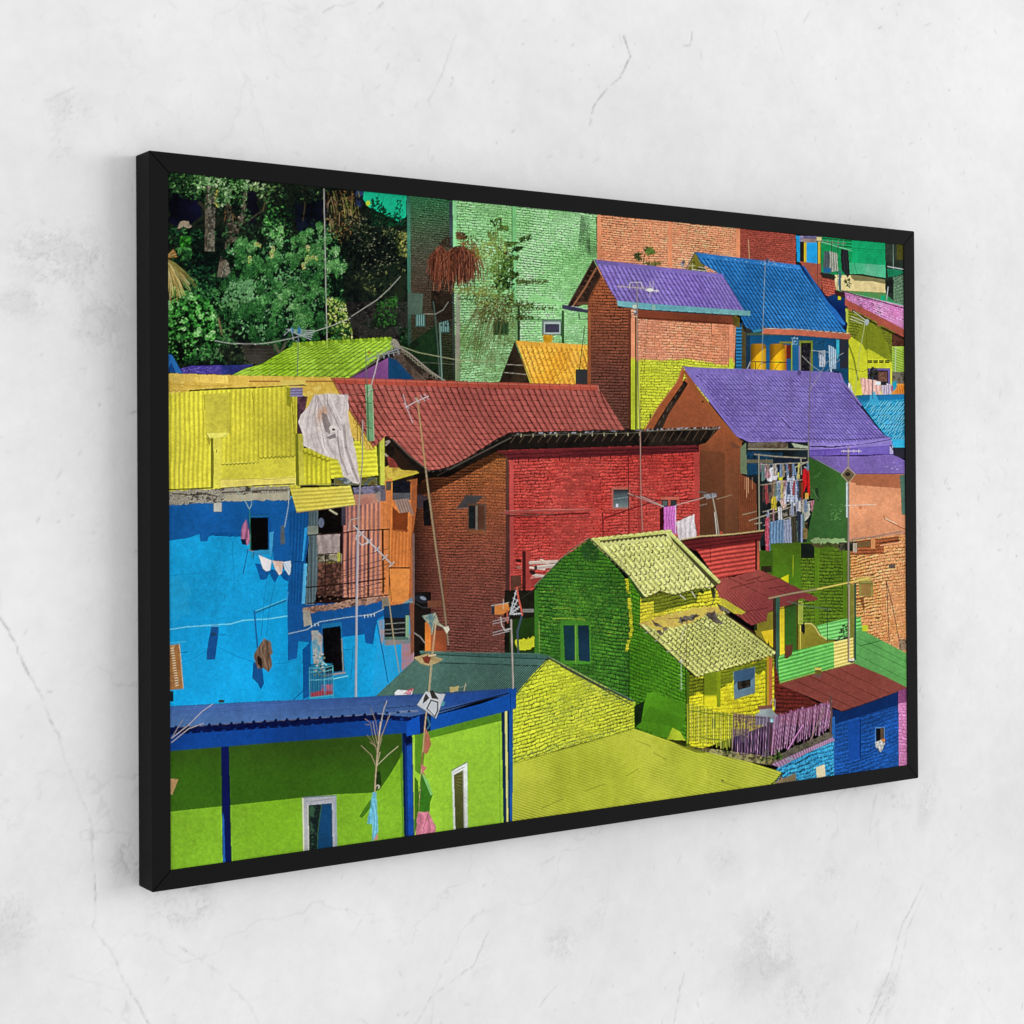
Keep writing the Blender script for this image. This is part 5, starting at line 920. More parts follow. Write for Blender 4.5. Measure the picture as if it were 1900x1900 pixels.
    dk = '2a1412'
    for pts, w in (([(572, 993), (636, 989), (660, 985), (722, 982)], 2.6), ([(570, 1090), (640, 1083), (714, 1074)], 2.8), ([(570, 1120), (640, 1112), (722, 1104)], 2.2), ([(722, 983), (722, 1104)], 1.8), ([(646, 990), (646, 1110)], 3), ([(683, 986), (683, 1106)], 3), ([(710, 985), (711, 1100)], 3.6), ([(604, 1030), (603, 1115)], 2), ([(577, 995), (577, 1120)], 1.6), ([(633, 990), (630, 1110)], 1.6)): line(pts, w, dk)
    for i in range(7): y = 1062+i*8; line([(590, y+14), (645, y), (715, y-14)], 1, '3a201a', .75); 
    for y0 in (1040, 1058, 1068): line([(590, y0+12), (640, y0), (720, y0-22)], 1.5, '54342a', .8)
    specks([(590, 1090), (715, 1078), (715, 1104), (590, 1118)], 160, '2a1612', .9, .8, 1.4, .4); specks([(590, 1090), (715, 1078), (715, 1104), (590, 1118)], 60, 'c09078', .7, .7)
    # aerial before the balcony
    line([(656, 975), (690, 1010), (728, 1048)], 1.8, 'b0b8c0')
    for t in (.2, .4, .6, .8, .98): x = 656+72*t; y = 975+73*t; line([(x-4, y+5), (x+5, y-4)], 1.4, 'b8c4cc'); ell(x, y, 1.8, 1.8, 0, C('8c98a4'))
    line([(646, 985), (650, 965), (668, 960)], 1.4, 'a8a49c'); line([(664, 985), (660, 1000), (672, 1012), (682, 1006), (683, 1000)], 1.2, 'c8c8c4'); ell(663, 977, 3.5, 2.4, 0, C('1c2430'))
    # window below right
    fill([(700, 1150), (765, 1108), (768, 1225), (712, 1280), (690, 1290), (698, 1200)], mottle(['1098d4', '2c94cc', '109cd8'], 1, 0), .6); fill([(702, 1152), (714, 1148), (714, 1190), (708, 1196)], mottle(['a87c7c', '5c8cb0', 'c08070'], 3, 0)); fill([(712, 1125), (762, 1118), (762, 1145), (712, 1150)], plaster('123c68', .08))
    fill([(745, 1180), (768, 1176), (768, 1226), (745, 1245)], mottle(['5c84a8', '9c7c90', 'a87468', '3c94c4'], 2, 0)); fill([(714, 1188), (762, 1182), (762, 1194), (714, 1198)], mottle(['6c7c80', '8c7c78'], 3, 0)); rect(713, 1146, 755, 1184, '1a1a1c'); rect(753, 1142, 759, 1184, '7ca07c'); rect(713, 1182, 757, 1187, '4c6c60'); fill([(760, 1120), (768, 1118), (768, 1210), (762, 1215)], '7c4a34')
    for y in (1158, 1169, 1176): line([(714, y), (752, y-3)], 1.4, '6a706c')
    line([(721, 1108), (730, 1180), (741, 1248)], 1.6, '9c8c6c'); line([(699, 1155), (710, 1210), (720, 1266)], 2, '104c84')
    line([(535, 1176), (570, 1168), (592, 1154), (640, 1146), (690, 1140), (712, 1130)], 1.1, 'b4c0c8', .9); 
    for x in (577, 584, 590, 676, 682, 688, 694): line([(x, 1158-(x-577)*.17), (x+1, 1163-(x-577)*.17)], 1.2, 'd0dce4')
    line([(655, 1205), (651, 1262)], .9, '0c5488'); line([(636, 1204), (650, 1206), (660, 1198)], .9, '0c5488')
    # yellow awning
    fill([(538, 906), (600, 904), (650, 901), (660, 936), (600, 944), (551, 951)], corr([(538, 950), (538, 906), (652, 900), (656, 940)], 6, mottle(['dccc54', 'd4c44c', 'e4d868'], 1, 0), 'a0902c', .6, .08, 2)); line([(551, 951), (660, 937)], 1.3, '8c6c54'); line([(552, 901), (600, 898), (655, 898)], 2, '706a44', .8)
    # hanging cloth (the big dirty sheet)
    T = [(584, 732), (607, 730), (630, 732), (646.5, 732), (646, 770), (650, 795), (656, 820), (662, 850), (668, 893), (666, 898), (655, 896), (637, 884), (632, 865), (627, 853), (612, 849), (590, 840), (563, 827), (562, 806), (553, 783), (558, 770), (573, 752)]
    def tw(X, Y):
        a = (X-584)*.045*(1-.25*(Y-732)/150)+1.0*nz(X, Y, .5, 2, ax=2.2); s = (.5+.5*np.sin(a*6.0))**2
        c = C('cfc4c0')[None]*(1+.04*nz(X, Y, 1.3, 0, True)-.0*s)[:, None]
        m = np.clip(s*.55-.12, 0, 1)*np.clip(1-np.abs(X-608)/60, .15, 1); m = m[:, None]
        c = c*(1-m)+C('8a7a78')*m
        r = np.exp(-(((X-593)/5)**2+((Y-780)/14)**2))+np.exp(-(((X-602)/5)**2+((Y-762)/9)**2)); r = (np.clip(r*(.6+.4*nz(X, Y, 3, 1)), 0, 1)*.8)[:, None]
        return c*(1-r)+C('c07848')*r
    fill(rough(T, .4, 6), tw)
    for pts, w_, c_, a_ in (([(586, 735), (584, 770), (590, 810), (600, 838)], 3, 'a49894', .6), ([(582, 735), (574, 765), (568, 800), (572, 828)], 2.4, 'b0a4a0', .6), ([(589, 735), (600, 760), (604, 790)], 2.2, '9a8c88', .7), ([(600, 733), (616, 760), (628, 790)], 2, 'a89c98', .7), ([(612, 734), (618, 750), (632, 780)], 2.6, 'e4dcd8', .7), ([(570, 760), (560, 790), (566, 820)], 2, 'e2d8d6', .7), ([(596, 800), (600, 830), (610, 846)], 3.5, 'e6dedc', .6), ([(634, 800), (640, 845), (656, 885)], 2.4, 'e4dad8', .7), ([(644, 735), (643, 770), (646, 800)], 2, 'b8aca8', .6), ([(626, 812), (632, 848), (645, 880)], 3, '94877f', .7), ([(590, 742), (580, 775), (578, 810), (584, 832)], 1.2, '8c7e7c', .6)): line(pts, w_, c_, a_)
    fill([(597, 765), (606, 768), (615, 792), (612, 806), (604, 800), (598, 782)], '6c605e', .7); ell(618, 795, 7, 6, .2, C('d8cec8')); ell(619, 797, 3.4, 2.4, .2, C('4c3c38')); fill([(605, 812), (622, 804), (624, 812), (612, 815)], '70686a', .8)
    line([(590, 740), (592, 775), (600, 815), (602, 828)], 1, '6c605e', .8); line([(607, 732), (608, 750), (620, 775), (632, 798)], 1.4, '7c706e', .8); line([(627, 800), (628, 830), (634, 860)], 1.6, '8c7e7c', .8); line([(638, 790), (642, 830), (655, 870), (664, 892)], 5, '8a7c78', .6); line([(640, 745), (636, 770)], 1, '9c908c', .7)
    # green pole, bars, aerials by the cloth
    fill([(678, 714), (690, 714), (694, 818), (681, 818)], plaster('6c9c70', .12)); line([(681, 714), (684, 818)], 3, '34502c', .6); line([(691, 720), (694, 817)], 1.2, 'a0cc9c', .8)
    for pts in ([(648, 746), (690, 748)], [(664, 750), (663, 818)], [(671, 748), (669, 822)], [(664, 752), (680, 745)], [(670, 790), (690, 795)]): line(pts, 1.4, '4c2c20')
    line([(640, 734), (670, 730), (695, 724), (710, 722)], 1.2, '4a3c34'); line([(704, 655), (696, 690), (683, 735)], 2, 'a8a09c'); line([(678, 650), (680, 690), (681, 714)], 1.6, '5c645c')
    yagi((678, 668), (742, 646), 7, 18, '8c9094', 1.2); yagi((700, 660), (742, 652), 5, 12, '74787c', 1.1); ell(685, 654, 3, 1.6, 0, C('a84c34'))
    line([(673, 780), (672, 860), (668, 905), (665, 960), (664, 1040), (661, 1150), (660, 1293)], 2.4, '94908c'); line([(664, 985), (662, 1100), (660, 1293)], 3.4, '9c98a0'); line([(665.2, 985), (663.5, 1100), (661.4, 1293)], 1, 'c4c0c4', .8)
    # bamboo pole with aerial on the red roof
    line([(774, 738), (785, 830), (794, 905), (808, 1010), (823, 1116), (832, 1196)], 2.8, 'a48a5c'); line([(790, 870), (823, 1116), (832, 1196)], 2.6, '7c7260', .8); line([(752, 756), (770, 746), (795, 735)], 1.4, 'c0b8b8'); 
    for x, y in ((756, 752), (776, 742), (786, 738), (793, 735)): line([(x-6, y-4), (x+3, y+6)], 1.2, 'b4b4bc')
    line([(748, 732), (755, 758), (762, 775), (766, 785)], 1.1, 'b4b0b4')

def paint_green_house():
    rect(936, 1095, 996, 1225, mottle(['100f0c', '1c1c12', '0c0c0a'], 3, 0)); fill([(945, 1150), (994, 1145), (994, 1225), (945, 1225)], plaster('1f3a10', .1)); fill(rough([(956, 1188), (992, 1182), (992, 1200), (975, 1207), (960, 1205)], 1.5), mottle(['b4b820', 'c8cc28', '8c9420'], 5, 0)); line([(969, 1140), (960, 1172), (962, 1212)], 3.6, '3c4c5c'); rect(970, 1130, 990, 1136, '6c6c68')
    W = [(1094, 1000), (1040, 1038), (992, 1086), (992, 1216), (1015, 1220), (1100, 1268), (1172, 1310), (1172, 1090), (1150, 1060), (1110, 1015)]
    dg = mottle(['31641a', '3a701c', '2f6020', '427a22'], 1, 1, .3)
    fill(W, brick([(988, 1000), (1172, 1004), (1172, 1306), (988, 1268)], 43, 14, dg, '122c0c', .14, .35, .45, .24, seed=1, mk=.9))
    fill([(1094, 1000), (1110, 1015), (1112, 1040), (1085, 1040), (1075, 1020)], mottle(['14301a', '24481c', '1c3c2c', '0e2416'], 3, 0), .7); specks([(1075, 1018), (1112, 1018), (1130, 1060), (1060, 1060)], 60, '9cb43c', .6, .7, 1)
    specks([(1000, 1080), (1150, 1090), (1150, 1180), (1000, 1170)], 190, 'b0bc3c', .5, .7, 3); line([(1025, 1148), (1055, 1147), (1085, 1149)], 1.2, 'a4b838', .8, .8); line([(1025, 1129), (1057, 1128), (1060, 1138)], .9, 'a4b838', .7); line([(1000, 1152), (1001, 1190), (1001, 1212)], 1, 'b4bc5c', .7)
    rect(992, 1095, 999, 1215, plaster('3a7422', .08))
    rect(1040, 1152, 1096, 1232, plaster('3d7a22', .06)); fill([(1045, 1160), (1066, 1160), (1067, 1226), (1048, 1226)], plaster('12303a', .12)); fill([(1072, 1160), (1093, 1160), (1095, 1228), (1074, 1226)], plaster('12283a', .12)); line([(1069, 1158), (1069.5, 1232)], 3, '4f8a28'); line([(1068, 1160), (1068, 1230)], .7, 'a8b860')
    line([(992, 1088), (1005, 1076), (1040, 1038), (1062, 1018), (1094, 999)], 2, '3c4c34'); line([(992, 1087), (1040, 1036), (1093, 997)], .8, 'a0a48c', .7); line([(996, 1090), (985, 1098), (968, 1110)], 3, '24241c')
    # side wall
    fill([(1166, 1070), (1172, 1078), (1195, 1108), (1192, 1160), (1275, 1235), (1278, 1372), (1235, 1372), (1176, 1350), (1168, 1300)], brick([(1166, 1060), (1275, 1100), (1275, 1372), (1166, 1330)], 40, 10, mottle(['3a7214', '458018', '4a8418'], 1, 0), '16380a', .12, .4, .5, .24, seed=5, mk=.85))
    line([(1168, 1080), (1167, 1300)], 2, '17380e', .8); fill(rough([(1200, 1286), (1216, 1284), (1245, 1296), (1272, 1308), (1270, 1345), (1250, 1370), (1220, 1366), (1182, 1345), (1192, 1320)], 1), plaster('4a8616', .05)); fill([(1205, 1310), (1272, 1335), (1262, 1360), (1240, 1345), (1190, 1338)], '3a6a12', .4)
    fill([(1238, 1372), (1248, 1350), (1262, 1358), (1272, 1374)], plaster('a4b828', .1))
    for i in range(38):
        y = 1074+i*3.55; t = (y-1074)/130; x = 1162+9*math.sin(min(t, .75)/.75*1.57)-max(t-.72, 0)*34+rng.normal(0, .7)
        if i in (8, 9, 31): continue
        rect(x-1.6-rng.random()*1.2, y, x+2.6+rng.random()*1.4, y+3.1, C(['c8c026', 'bcb828', 'd4cc30', '9ca01e'][rng.integers(4)]))
        if i % 2: rect(x-3, y+2.6, x+4, y+3.5, '4c6010', .7)
    specks([(1150, 1074), (1168, 1074), (1172, 1200), (1150, 1200)], 60, 'a8b030', .6, .7)
    # yellow brick under the upper roof
    fill([(1188, 1108), (1240, 1098), (1318, 1086), (1330, 1094), (1345, 1140), (1280, 1160), (1188, 1165)], brick([(1188, 1110), (1335, 1085), (1335, 1145), (1188, 1170)], 9, 12, mottle(['ccc028', 'd8cc30', 'c0b42c'], 1.5, 0), '50480c', .12, .4, .6, .2, seed=8)); fill([(1190, 1108), (1240, 1096), (1315, 1086), (1318, 1096), (1296, 1100), (1293, 1118), (1213, 1138), (1213, 1115), (1190, 1120)], brick([(1188, 1110), (1335, 1085), (1335, 1145), (1188, 1170)], 9, 12, '66701a', '2c300c', .12, .4, .6, .2, seed=8))
    # upper roof
    cr = mottle(['bfc070', 'c9ca7c', 'b8ba66', 'd2d28a'], 1.2, 0)
    fill([(1098, 1003), (1110, 998), (1236, 985), (1247, 988), (1337, 1080), (1330, 1084), (1318, 1092), (1290, 1092), (1250, 1104), (1225, 1096), (1197, 1109), (1166, 1066)], tiles([(1108, 1000), (1240, 986), (1332, 1088), (1196, 1110)], 10, 14, cr, '7a7a3c', .20, .16, .06, .35, seed=2, bold=.6)); scallops([(1116, 1008), (1234, 994), (1326, 1086), (1198, 1106)], 9, 14, '4c4a1c', 1.7, hi='dcdc9c')
    fill([(1112, 1003), (1236, 990), (1238, 995), (1116, 1010)], '50482c')
    for i in range(15):
        t = i/15; x = 1117+121*t; y = 1008-13*t; fill([(x-4.4, y+2), (x+.3, y-3), (x+5, y+1.5), (x+4, y+5), (x-3, y+5)], plaster('c6c87a', .05))
    for i in range(13): t = i/12; x = 1102+138*t; y = 1001-15*t; ell(x, y, 6.4, 3.4, -.1, C('bcc060')); ell(x, y-1, 5, 1.6, -.1, C('d4d888')); specks([(x-5, y-2), (x+5, y-2), (x+5, y+3), (x-5, y+3)], 4, '5c7c24', .7)
    fill([(1240, 990), (1247, 992), (1334, 1084), (1326, 1088), (1248, 1004)], '4a4828')
    for i in range(8): t = i/8; x = 1244+90*t; y = 990+90*t; line([(x, y), (x+10.4, y+10.4)], 6, 'c0c86c'); line([(x+1, y-1.4), (x+10, y+8)], 1.6, 'dce09a', .8); line([(x+7, y+11.5), (x+12.5, y+7)], .9, '4c5420')
    for i in range(8): t = i/8; x = 1102+62*t; y = 1008+56*t; ell(x+3, y, 4.4, 3.4, .8, C('b6bc68')); ell(x+1, y+2, 3.2, 2, .8, C('6c7444'), .7)
    line([(1096, 1000), (1130, 1032), (1166, 1068), (1197, 1110)], 2.2, '3c4438'); fill([(1168, 1076), (1176, 1082), (1196, 1108), (1190, 1110)], '2c4c1c')
    zigline([(1197, 1109), (1225, 1099), (1250, 1104), (1290, 1094), (1320, 1090)], 1.8, 8, 1.6, '3c3c18'); line([(1262, 1104), (1272, 1112)], 1.6, 'b8b8a8'); line([(1284, 1098), (1290, 1108)], 1.6, 'b8b8a8'); ell(1302, 1098, 5, 3, .5, C('20241c'))
    fill([(1318, 1090), (1326, 1090), (1328, 1110), (1322, 1110)], '34381c'); line([(1330, 1090), (1322, 1120), (1305, 1148)], 1.6, '54544c')
    # lower roof
    L = [(1185, 1158), (1240, 1140), (1290, 1128), (1334, 1130), (1346, 1138), (1440, 1208), (1436, 1217), (1380, 1232), (1330, 1246), (1294, 1257), (1273, 1238), (1226, 1196)]
    fill(L, tiles([(1186, 1157), (1336, 1124), (1444, 1214), (1294, 1257)], 14, 18, mottle(['b4b764', 'bec06e', 'a8ac5a', 'c8ca7c'], 1.2, 1), '5c5c28', .22, .22, .08, .35, seed=9, bold=.8)); scallops([(1200, 1168), (1338, 1138), (1438, 1212), (1294, 1254)], 12, 18, '3c3a16', 1.7, hi='d4d48c')
    fill(rough([(1186, 1157), (1240, 1140), (1290, 1128), (1336, 1126), (1342, 1140), (1310, 1142), (1280, 1156), (1245, 1164), (1225, 1172), (1210, 1166)], 1.5), mottle(['c0a84c', 'ccb84c', 'b8984c', 'c8c058'], 2.5, 0), .95)
    for P in ([(1208, 1150), (1226, 1160), (1240, 1166), (1236, 1170), (1214, 1160)], [(1262, 1144), (1284, 1139), (1300, 1141), (1290, 1146), (1266, 1158), (1256, 1156)], [(1306, 1138), (1326, 1132), (1330, 1144), (1344, 1156), (1330, 1158), (1314, 1148)], [(1218, 1170), (1232, 1176), (1226, 1180)], [(1328, 1118), (1352, 1130), (1354, 1137), (1334, 1128)]): fill(rough(P, 1.5, 4), mottle(['3a302c', '5c5048', '7c7468', '2c2420'], 5, 0))
    line([(1185, 1158), (1226, 1196), (1273, 1240), (1294, 1258)], 2.2, '2c281c'); line([(1186, 1157), (1230, 1192), (1270, 1228)], 1, 'a8a480', .7)
    for t in (.1, .3, .55, .8): x = 1188+90*t; y = 1166+78*t; line([(x, y), (x+8, y-2)], 1.6, '8c887c')
    zigline([(1294, 1257), (1330, 1247), (1380, 1233), (1438, 1216)], 1.8, 7, 2, '3c3a18')
    line([(1346, 1140), (1394, 1172), (1440, 1208)], 2.4, '3c241c'); line([(1240, 1148), (1275, 1146), (1290, 1156), (1320, 1168)], 1.2, '4c4840')
    line([(1275, 1148), (1274, 1200), (1273, 1240)], 1.4, '6a5a34'); line([(1272, 1160), (1262, 1190)], 1.4, 'a8a49a', .7); line([(1264, 1222), (1264, 1280)], 1, 'c8d0c8', .9); 
    for y in (1226, 1252, 1270, 1278): line([(1261, y), (1267, y)], .8, 'c8d0c8')
    # yellow wall below
    q = [(1275, 1248), (1436, 1212), (1436, 1330), (1275, 1350)]
    fill([(1274, 1250), (1294, 1258), (1330, 1248), (1436, 1218), (1437, 1340), (1274, 1400)], brick(q, 16, 16, mottle(['d8cc1c', 'e4da24', 'd0c420'], 1.2, 0), '6c5c0c', .1, .5, .8, .22, seed=3, mk=.75))
    fill(rough([(1274, 1250), (1294, 1258), (1330, 1248), (1436, 1218), (1436, 1238), (1405, 1252), (1400, 1246), (1362, 1256), (1352, 1268), (1340, 1276), (1330, 1294), (1306, 1290), (1296, 1284), (1282, 1292), (1274, 1296)], 1.5, 5), brick(q, 16, 16, plaster('6c7616', .06), '2c340c', .1, .4, .6, .22, seed=3))
    fill([(1306, 1250), (1328, 1246), (1330, 1310), (1306, 1310)], plaster(grad([(1288, '6c8014'), (1293, 'ddd420')]), .04)); fill([(1329, 1247), (1337, 1245), (1337, 1312), (1330, 1312)], plaster('7c8e14', .05)); line([(1306, 1250), (1306, 1308)], 1, '2c340c')
    rect(1273, 1248, 1279, 1385, plaster('4c6c14', .08)); line([(1272, 1240), (1273, 1300), (1275, 1370)], 2, '1c2c0e')
    fill([(1361, 1246), (1401, 1237), (1401, 1286), (1362, 1298)], plaster('5a7688', .05)); fill([(1362, 1246), (1400, 1238), (1400, 1256), (1394, 1262), (1368, 1266), (1362, 1272)], plaster('34506c', .05)); fill([(1368, 1265), (1393, 1260), (1393, 1274), (1369, 1281)], mottle(['1c1814', '3c342c', '14100e'], 5, 0)); rect(1423, 1218, 1427, 1310, 'c09828'); rect(1427, 1220, 1433, 1312, plaster('a85c34', .08)); rect(1420, 1240, 1423, 1310, '6c7c1c')
    # grey water tank
    fill([(1402, 1345), (1402, 1326), (1409, 1322), (1410, 1313), (1432, 1310), (1434, 1320), (1444, 1328), (1446, 1350)], plaster(grad([(1400, 'a0acac'), (1420, '8c9898'), (1446, '6c7880')], 'x'), .05)); fill([(1405, 1310), (1432, 1308), (1434, 1314), (1408, 1317)], '8c5448'); line([(1430, 1306), (1432, 1298), (1438, 1298), (1438, 1316)], 1.4, 'a0a4a8'); rect(1428, 1334, 1437, 1352, mottle(['5cb4d0', 'e0f0f4', '205c7c'], 8, 0))
    # fence
    fill([(1280, 1385), (1340, 1392), (1400, 1400), (1440, 1404), (1432, 1420), (1380, 1412), (1330, 1400), (1290, 1394)], mottle(['2c3418', 'a8a068', '3c3424', '8c8454'], 3, 0)); leaves([(1415, 1395), (1450, 1385), (1450, 1408), (1412, 1412)], 130, 2.2, ['1c2c10', '3c5c20', '5c8a30'])
    rect(1356, 1352, 1390, 1378, mottle(['3c3460', '54447c', '8c8478'], 5, 0), .7); leaves([(1368, 1330), (1392, 1330), (1392, 1370), (1366, 1370)], 40, 2, ['8c8450', 'a89868', '5c5434']); fill([(1423, 1340), (1440, 1340), (1438, 1392), (1425, 1395)], mottle(['5a3040', '3c2c34', '7c8490'], 5, 0)); ell(1324, 1342, 4, 10, 0, C('34401c'), .8)
    for i in range(25):
        x = 1275+i*3.5; y = 1304+i*.95; line([(x, y+rng.normal(0, 1.5)), (x+rng.normal(0, .8), 1374+i*.75+rng.normal(0, 4))], 1.5, ['a8b030', '8c982c', 'c0c058', '7c8c28'][i % 4]); line([(x+1.3, y+2), (x+1.3, 1372+i*.75)], .8, '3c4414', .7)
    for i in range(26):
        x = 1361+i*2.7; y = 1322+i*.3; line([(x, y+rng.normal(0, 1.5)), (x-3+rng.normal(0, 1), 1394+i*.4+rng.normal(0, 4))], 1.2, ['6a4c6c', '8a648a', '584060', '9a7896', '4a4058'][i % 5]); line([(x+1.2, y+2), (x-1.8, 1392+i*.4)], .8, '2c2030', .7)
    for i in range(44):
        x = 1436+i*2.5; y = 1328-i*.62; line([(x, y+rng.normal(0, 2)), (x-7+rng.normal(0, 1.6)+i*.05, 1398-i*1.05+rng.normal(0, 4))], 1.3, ['a8789c', 'bc8cae', '946488', 'a07096', '785070'][i % 5]); line([(x+1.2, y+3), (x-5.6+i*.05, 1394-i*1.05)], .8, '3c2438', .6)
    line([(1278, 1318), (1320, 1324), (1360, 1328)], 2, '5c7020', .8); line([(1300, 1368), (1350, 1376)], 2, '5c6c20', .8); line([(1362, 1330), (1420, 1332)], 2, '5c3c60', .7); line([(1440, 1332), (1480, 1318), (1538, 1306)], 1.8, '8c4c80', .8); line([(1462, 1390), (1490, 1345)], 2, 'c080b8'); line([(1503, 1375), (1523, 1330), (1530, 1310)], 2, '7c6a64'); line([(1541, 1292), (1543, 1325), (1541, 1360)], 3.4, '5c4438')

def paint_front():
    # teal roof house
    fill([(768, 1225), (792, 1208), (1018, 1217), (957, 1290), (780, 1300), (688, 1300)], corr([(790, 1222), (1010, 1228), (905, 1340), (680, 1310)], 62, plaster(grad([(1210, '4c6c62'), (1290, '47665c')]), .05), '1c322d', .75, .22, 1.0))
    fill([(792, 1216), (1014, 1222), (1004, 1234), (900, 1231), (785, 1228)], plaster('4b6f66', .05)); zigline([(786, 1229), (900, 1232), (1004, 1236)], .9, 3.3, 1.2, '1c342e'); fill([(779, 1208), (830, 1210), (1000, 1213), (1019, 1217), (1018, 1223), (890, 1219), (780, 1214)], plaster('3f655c', .06)); line([(780, 1213), (900, 1219), (1018, 1223)], 1.8, '1c3432'); line([(780, 1209), (1000, 1213)], 1, '6c8c82', .7)
    for x in (832, 888, 995): line([(x, 1210+(x-780)*.03), (x+1, 1219+(x-780)*.02)], 1, '1f3a36')
    # scrap of cloth with printed letters on the roof
    fill([(732, 1286), (738, 1280), (757, 1281), (767, 1277), (764, 1289), (734, 1291)], 'd8d8d8'); fill([(748, 1288), (757, 1280), (767, 1277), (762, 1288)], 'c83c50'); line([(752, 1287), (757, 1282), (757, 1287)], .9, 'f0d8d8'); line([(759, 1286), (761, 1281), (763, 1284)], .9, 'f0d8d8')
    fill(rough([(834, 1275), (852, 1273), (850, 1282), (835, 1284)], 1), 'b8a870'); line([(864, 1268), (861, 1282)], 1.4, 'b0a080'); line([(852, 1276), (866, 1272)], .8, '8ca090')
    # lime brick gable
    G = [(957, 1288), (985, 1255), (1014, 1226), (1024, 1222), (1100, 1262), (1176, 1302), (1177, 1352), (1060, 1384), (945, 1418), (945, 1300)]
    fill(G, brick([(945, 1260), (1180, 1205), (1180, 1350), (945, 1420)], 23, 18, mottle(['bcc62c', 'c6d030', 'b2bc34', 'c8cc38'], 1, 1, .4), '3c4816', .10, .45, .7, .2, seed=4, mk=.9)); 
    for P, n in (([(1000, 1300), (1090, 1280), (1100, 1330), (1020, 1350)], 120), ([(1060, 1240), (1170, 1300), (1170, 1320), (1080, 1270)], 140), ([(960, 1400), (1100, 1365), (1170, 1345), (1170, 1352), (960, 1412)], 160)): specks(P, n, '5c7c58', .9, .75, 1.6)
    line([(957, 1290), (988, 1256), (1016, 1226)], 1.6, '2c4a3c'); line([(1016, 1220), (1060, 1244), (1110, 1271), (1176, 1302)], 3.6, '38443c'); line([(1018, 1218), (1100, 1262), (1176, 1300)], 1, '7c9484', .8); line([(1040, 1236), (1100, 1268), (1172, 1308)], 2.2, '2c2c28', .7); rect(1174, 1302, 1179, 1312, 'a4bc30'); fill([(1177, 1310), (1196, 1300), (1190, 1340), (1178, 1350)], '12240e'); line([(1174, 1350), (1167, 1376)], 1.2, '5c6c14')
    # big yellow-green roof
    R = [(940, 1419), (1060, 1386), (1176, 1352), (1240, 1374), (1278, 1388), (1330, 1400), (1385, 1413), (1452, 1433), (1440, 1450), (1432, 1470), (940, 1540)]
    fill(R, corr([(1180, 1340), (1480, 1440), (1050, 1640), (750, 1460)], 1, 'b4b838', 'b4b838', 0))
    F = hom([(940, 1400), (940, 1560), (1440, 1726), (1440, 1566)])
    def roof(X, Y):
        w = (Y-.335*(X-940))/5.05; s = np.clip(.5+.5*np.cos(2*np.pi*w), 0, 1)**1.1; am = .36+.18*nz(X, Y, .45, 2)+.1*nz(X, Y, 1.6, 1)
        c = mottle(['b2ba32', 'bac238', 'c2c840', 'b6be36'], .7, 0, .25)(X, Y); m = np.clip(s*am, 0, 1)[:, None]
        return c*(1-m)+C('6c741a')*m
    fill(R, roof); specks(R, 120, '5c6014', .5, .6); 
    for a, b in (((1005, 1500), (1045, 1482)), ((1085, 1468), (1122, 1455)), ((1162, 1440), (1185, 1426)), ((1180, 1374), (1208, 1385)), ((1212, 1396), (1236, 1410))): zigline([a, b], .7, 3, .7, '6c7220')
    zigline([(945, 1419), (1060, 1387), (1172, 1354)], .8, 4, .9, '7c8424'); zigline([(1452, 1433), (1440, 1448), (1425, 1462)], 1.5, 4, 1.6, '2c3014'); ell(1340, 1448, 3, 1.5, .4, C('6c5c2c')); line([(1340, 1450), (1375, 1462)], 1, '6c6c20')
    fill([(1238, 1372), (1258, 1374), (1300, 1390), (1312, 1398), (1290, 1396), (1262, 1384)], '4c5418', .6); fill([(1452, 1436), (1440, 1452), (1436, 1462), (1452, 1456)], mottle(['6c5444', 'a08868', '3c2c24'], 5, 0))
    # lime wall
    lw = mottle(['70a51b', '77ad1e', '7cb026', '73a81d'], .35, 2, .08)
    fill([(308, 1385), (752, 1355), (770, 1360), (770, 1560), (308, 1625)], plaster(lw, .02)); fill([(762, 1350), (940, 1315), (942, 1535), (762, 1560)], plaster('93c631', .03, .7, 1))
    fill([(308, 1385), (752, 1355), (745, 1402), (722, 1440), (704, 1466), (690, 1471), (620, 1474), (560, 1480), (430, 1494), (308, 1507)], plaster(grad([(1385, '2f4e12'), (1440, '356012'), (1500, '356012')]), .03)); fill([(742, 1400), (752, 1385), (752, 1555), (747, 1555)], '4c7c18', .7)
    fill([(765, 1360), (770, 1360), (770, 1430), (784, 1440), (790, 1372), (932, 1337), (932, 1320), (765, 1350)], plaster('52861b', .04)); fill([(764, 1378), (768, 1378), (768, 1548), (765, 1548)], 'a8cc4c'); fill([(769, 1440), (776, 1450), (778, 1500), (774, 1530), (769, 1550)], '3c6c14'); line([(926, 1345), (928, 1524)], .9, '5c8c1c')
    # posts
    fill([(410, 1385), (425, 1384), (430, 1602), (413, 1604)], plaster('0c1450', .06)); fill([(412.5, 1505), (416, 1520), (418, 1603), (414, 1603)], '1c54a8'); fill([(746, 1360), (765, 1355), (769, 1558), (750, 1560)], plaster('0f2f74', .05)); fill([(755, 1385), (764, 1383), (767, 1558), (758, 1558)], plaster('1448a4', .05)); line([(749, 1362), (752, 1556)], 3, '081a48'); fill([(747, 1360), (764, 1356), (764, 1378), (753, 1384)], '0a1338')
    fill([(930, 1318), (937, 1316), (941, 1526), (934, 1528)], plaster('0e2450', .05)); fill([(936.5, 1316), (941, 1316), (943, 1526), (940, 1526)], 'c0c070'); fill([(941, 1314), (952, 1312), (951, 1524), (943, 1526)], plaster('154f9e', .05)); line([(943, 1316), (945, 1525)], 2.6, '0b1c40')
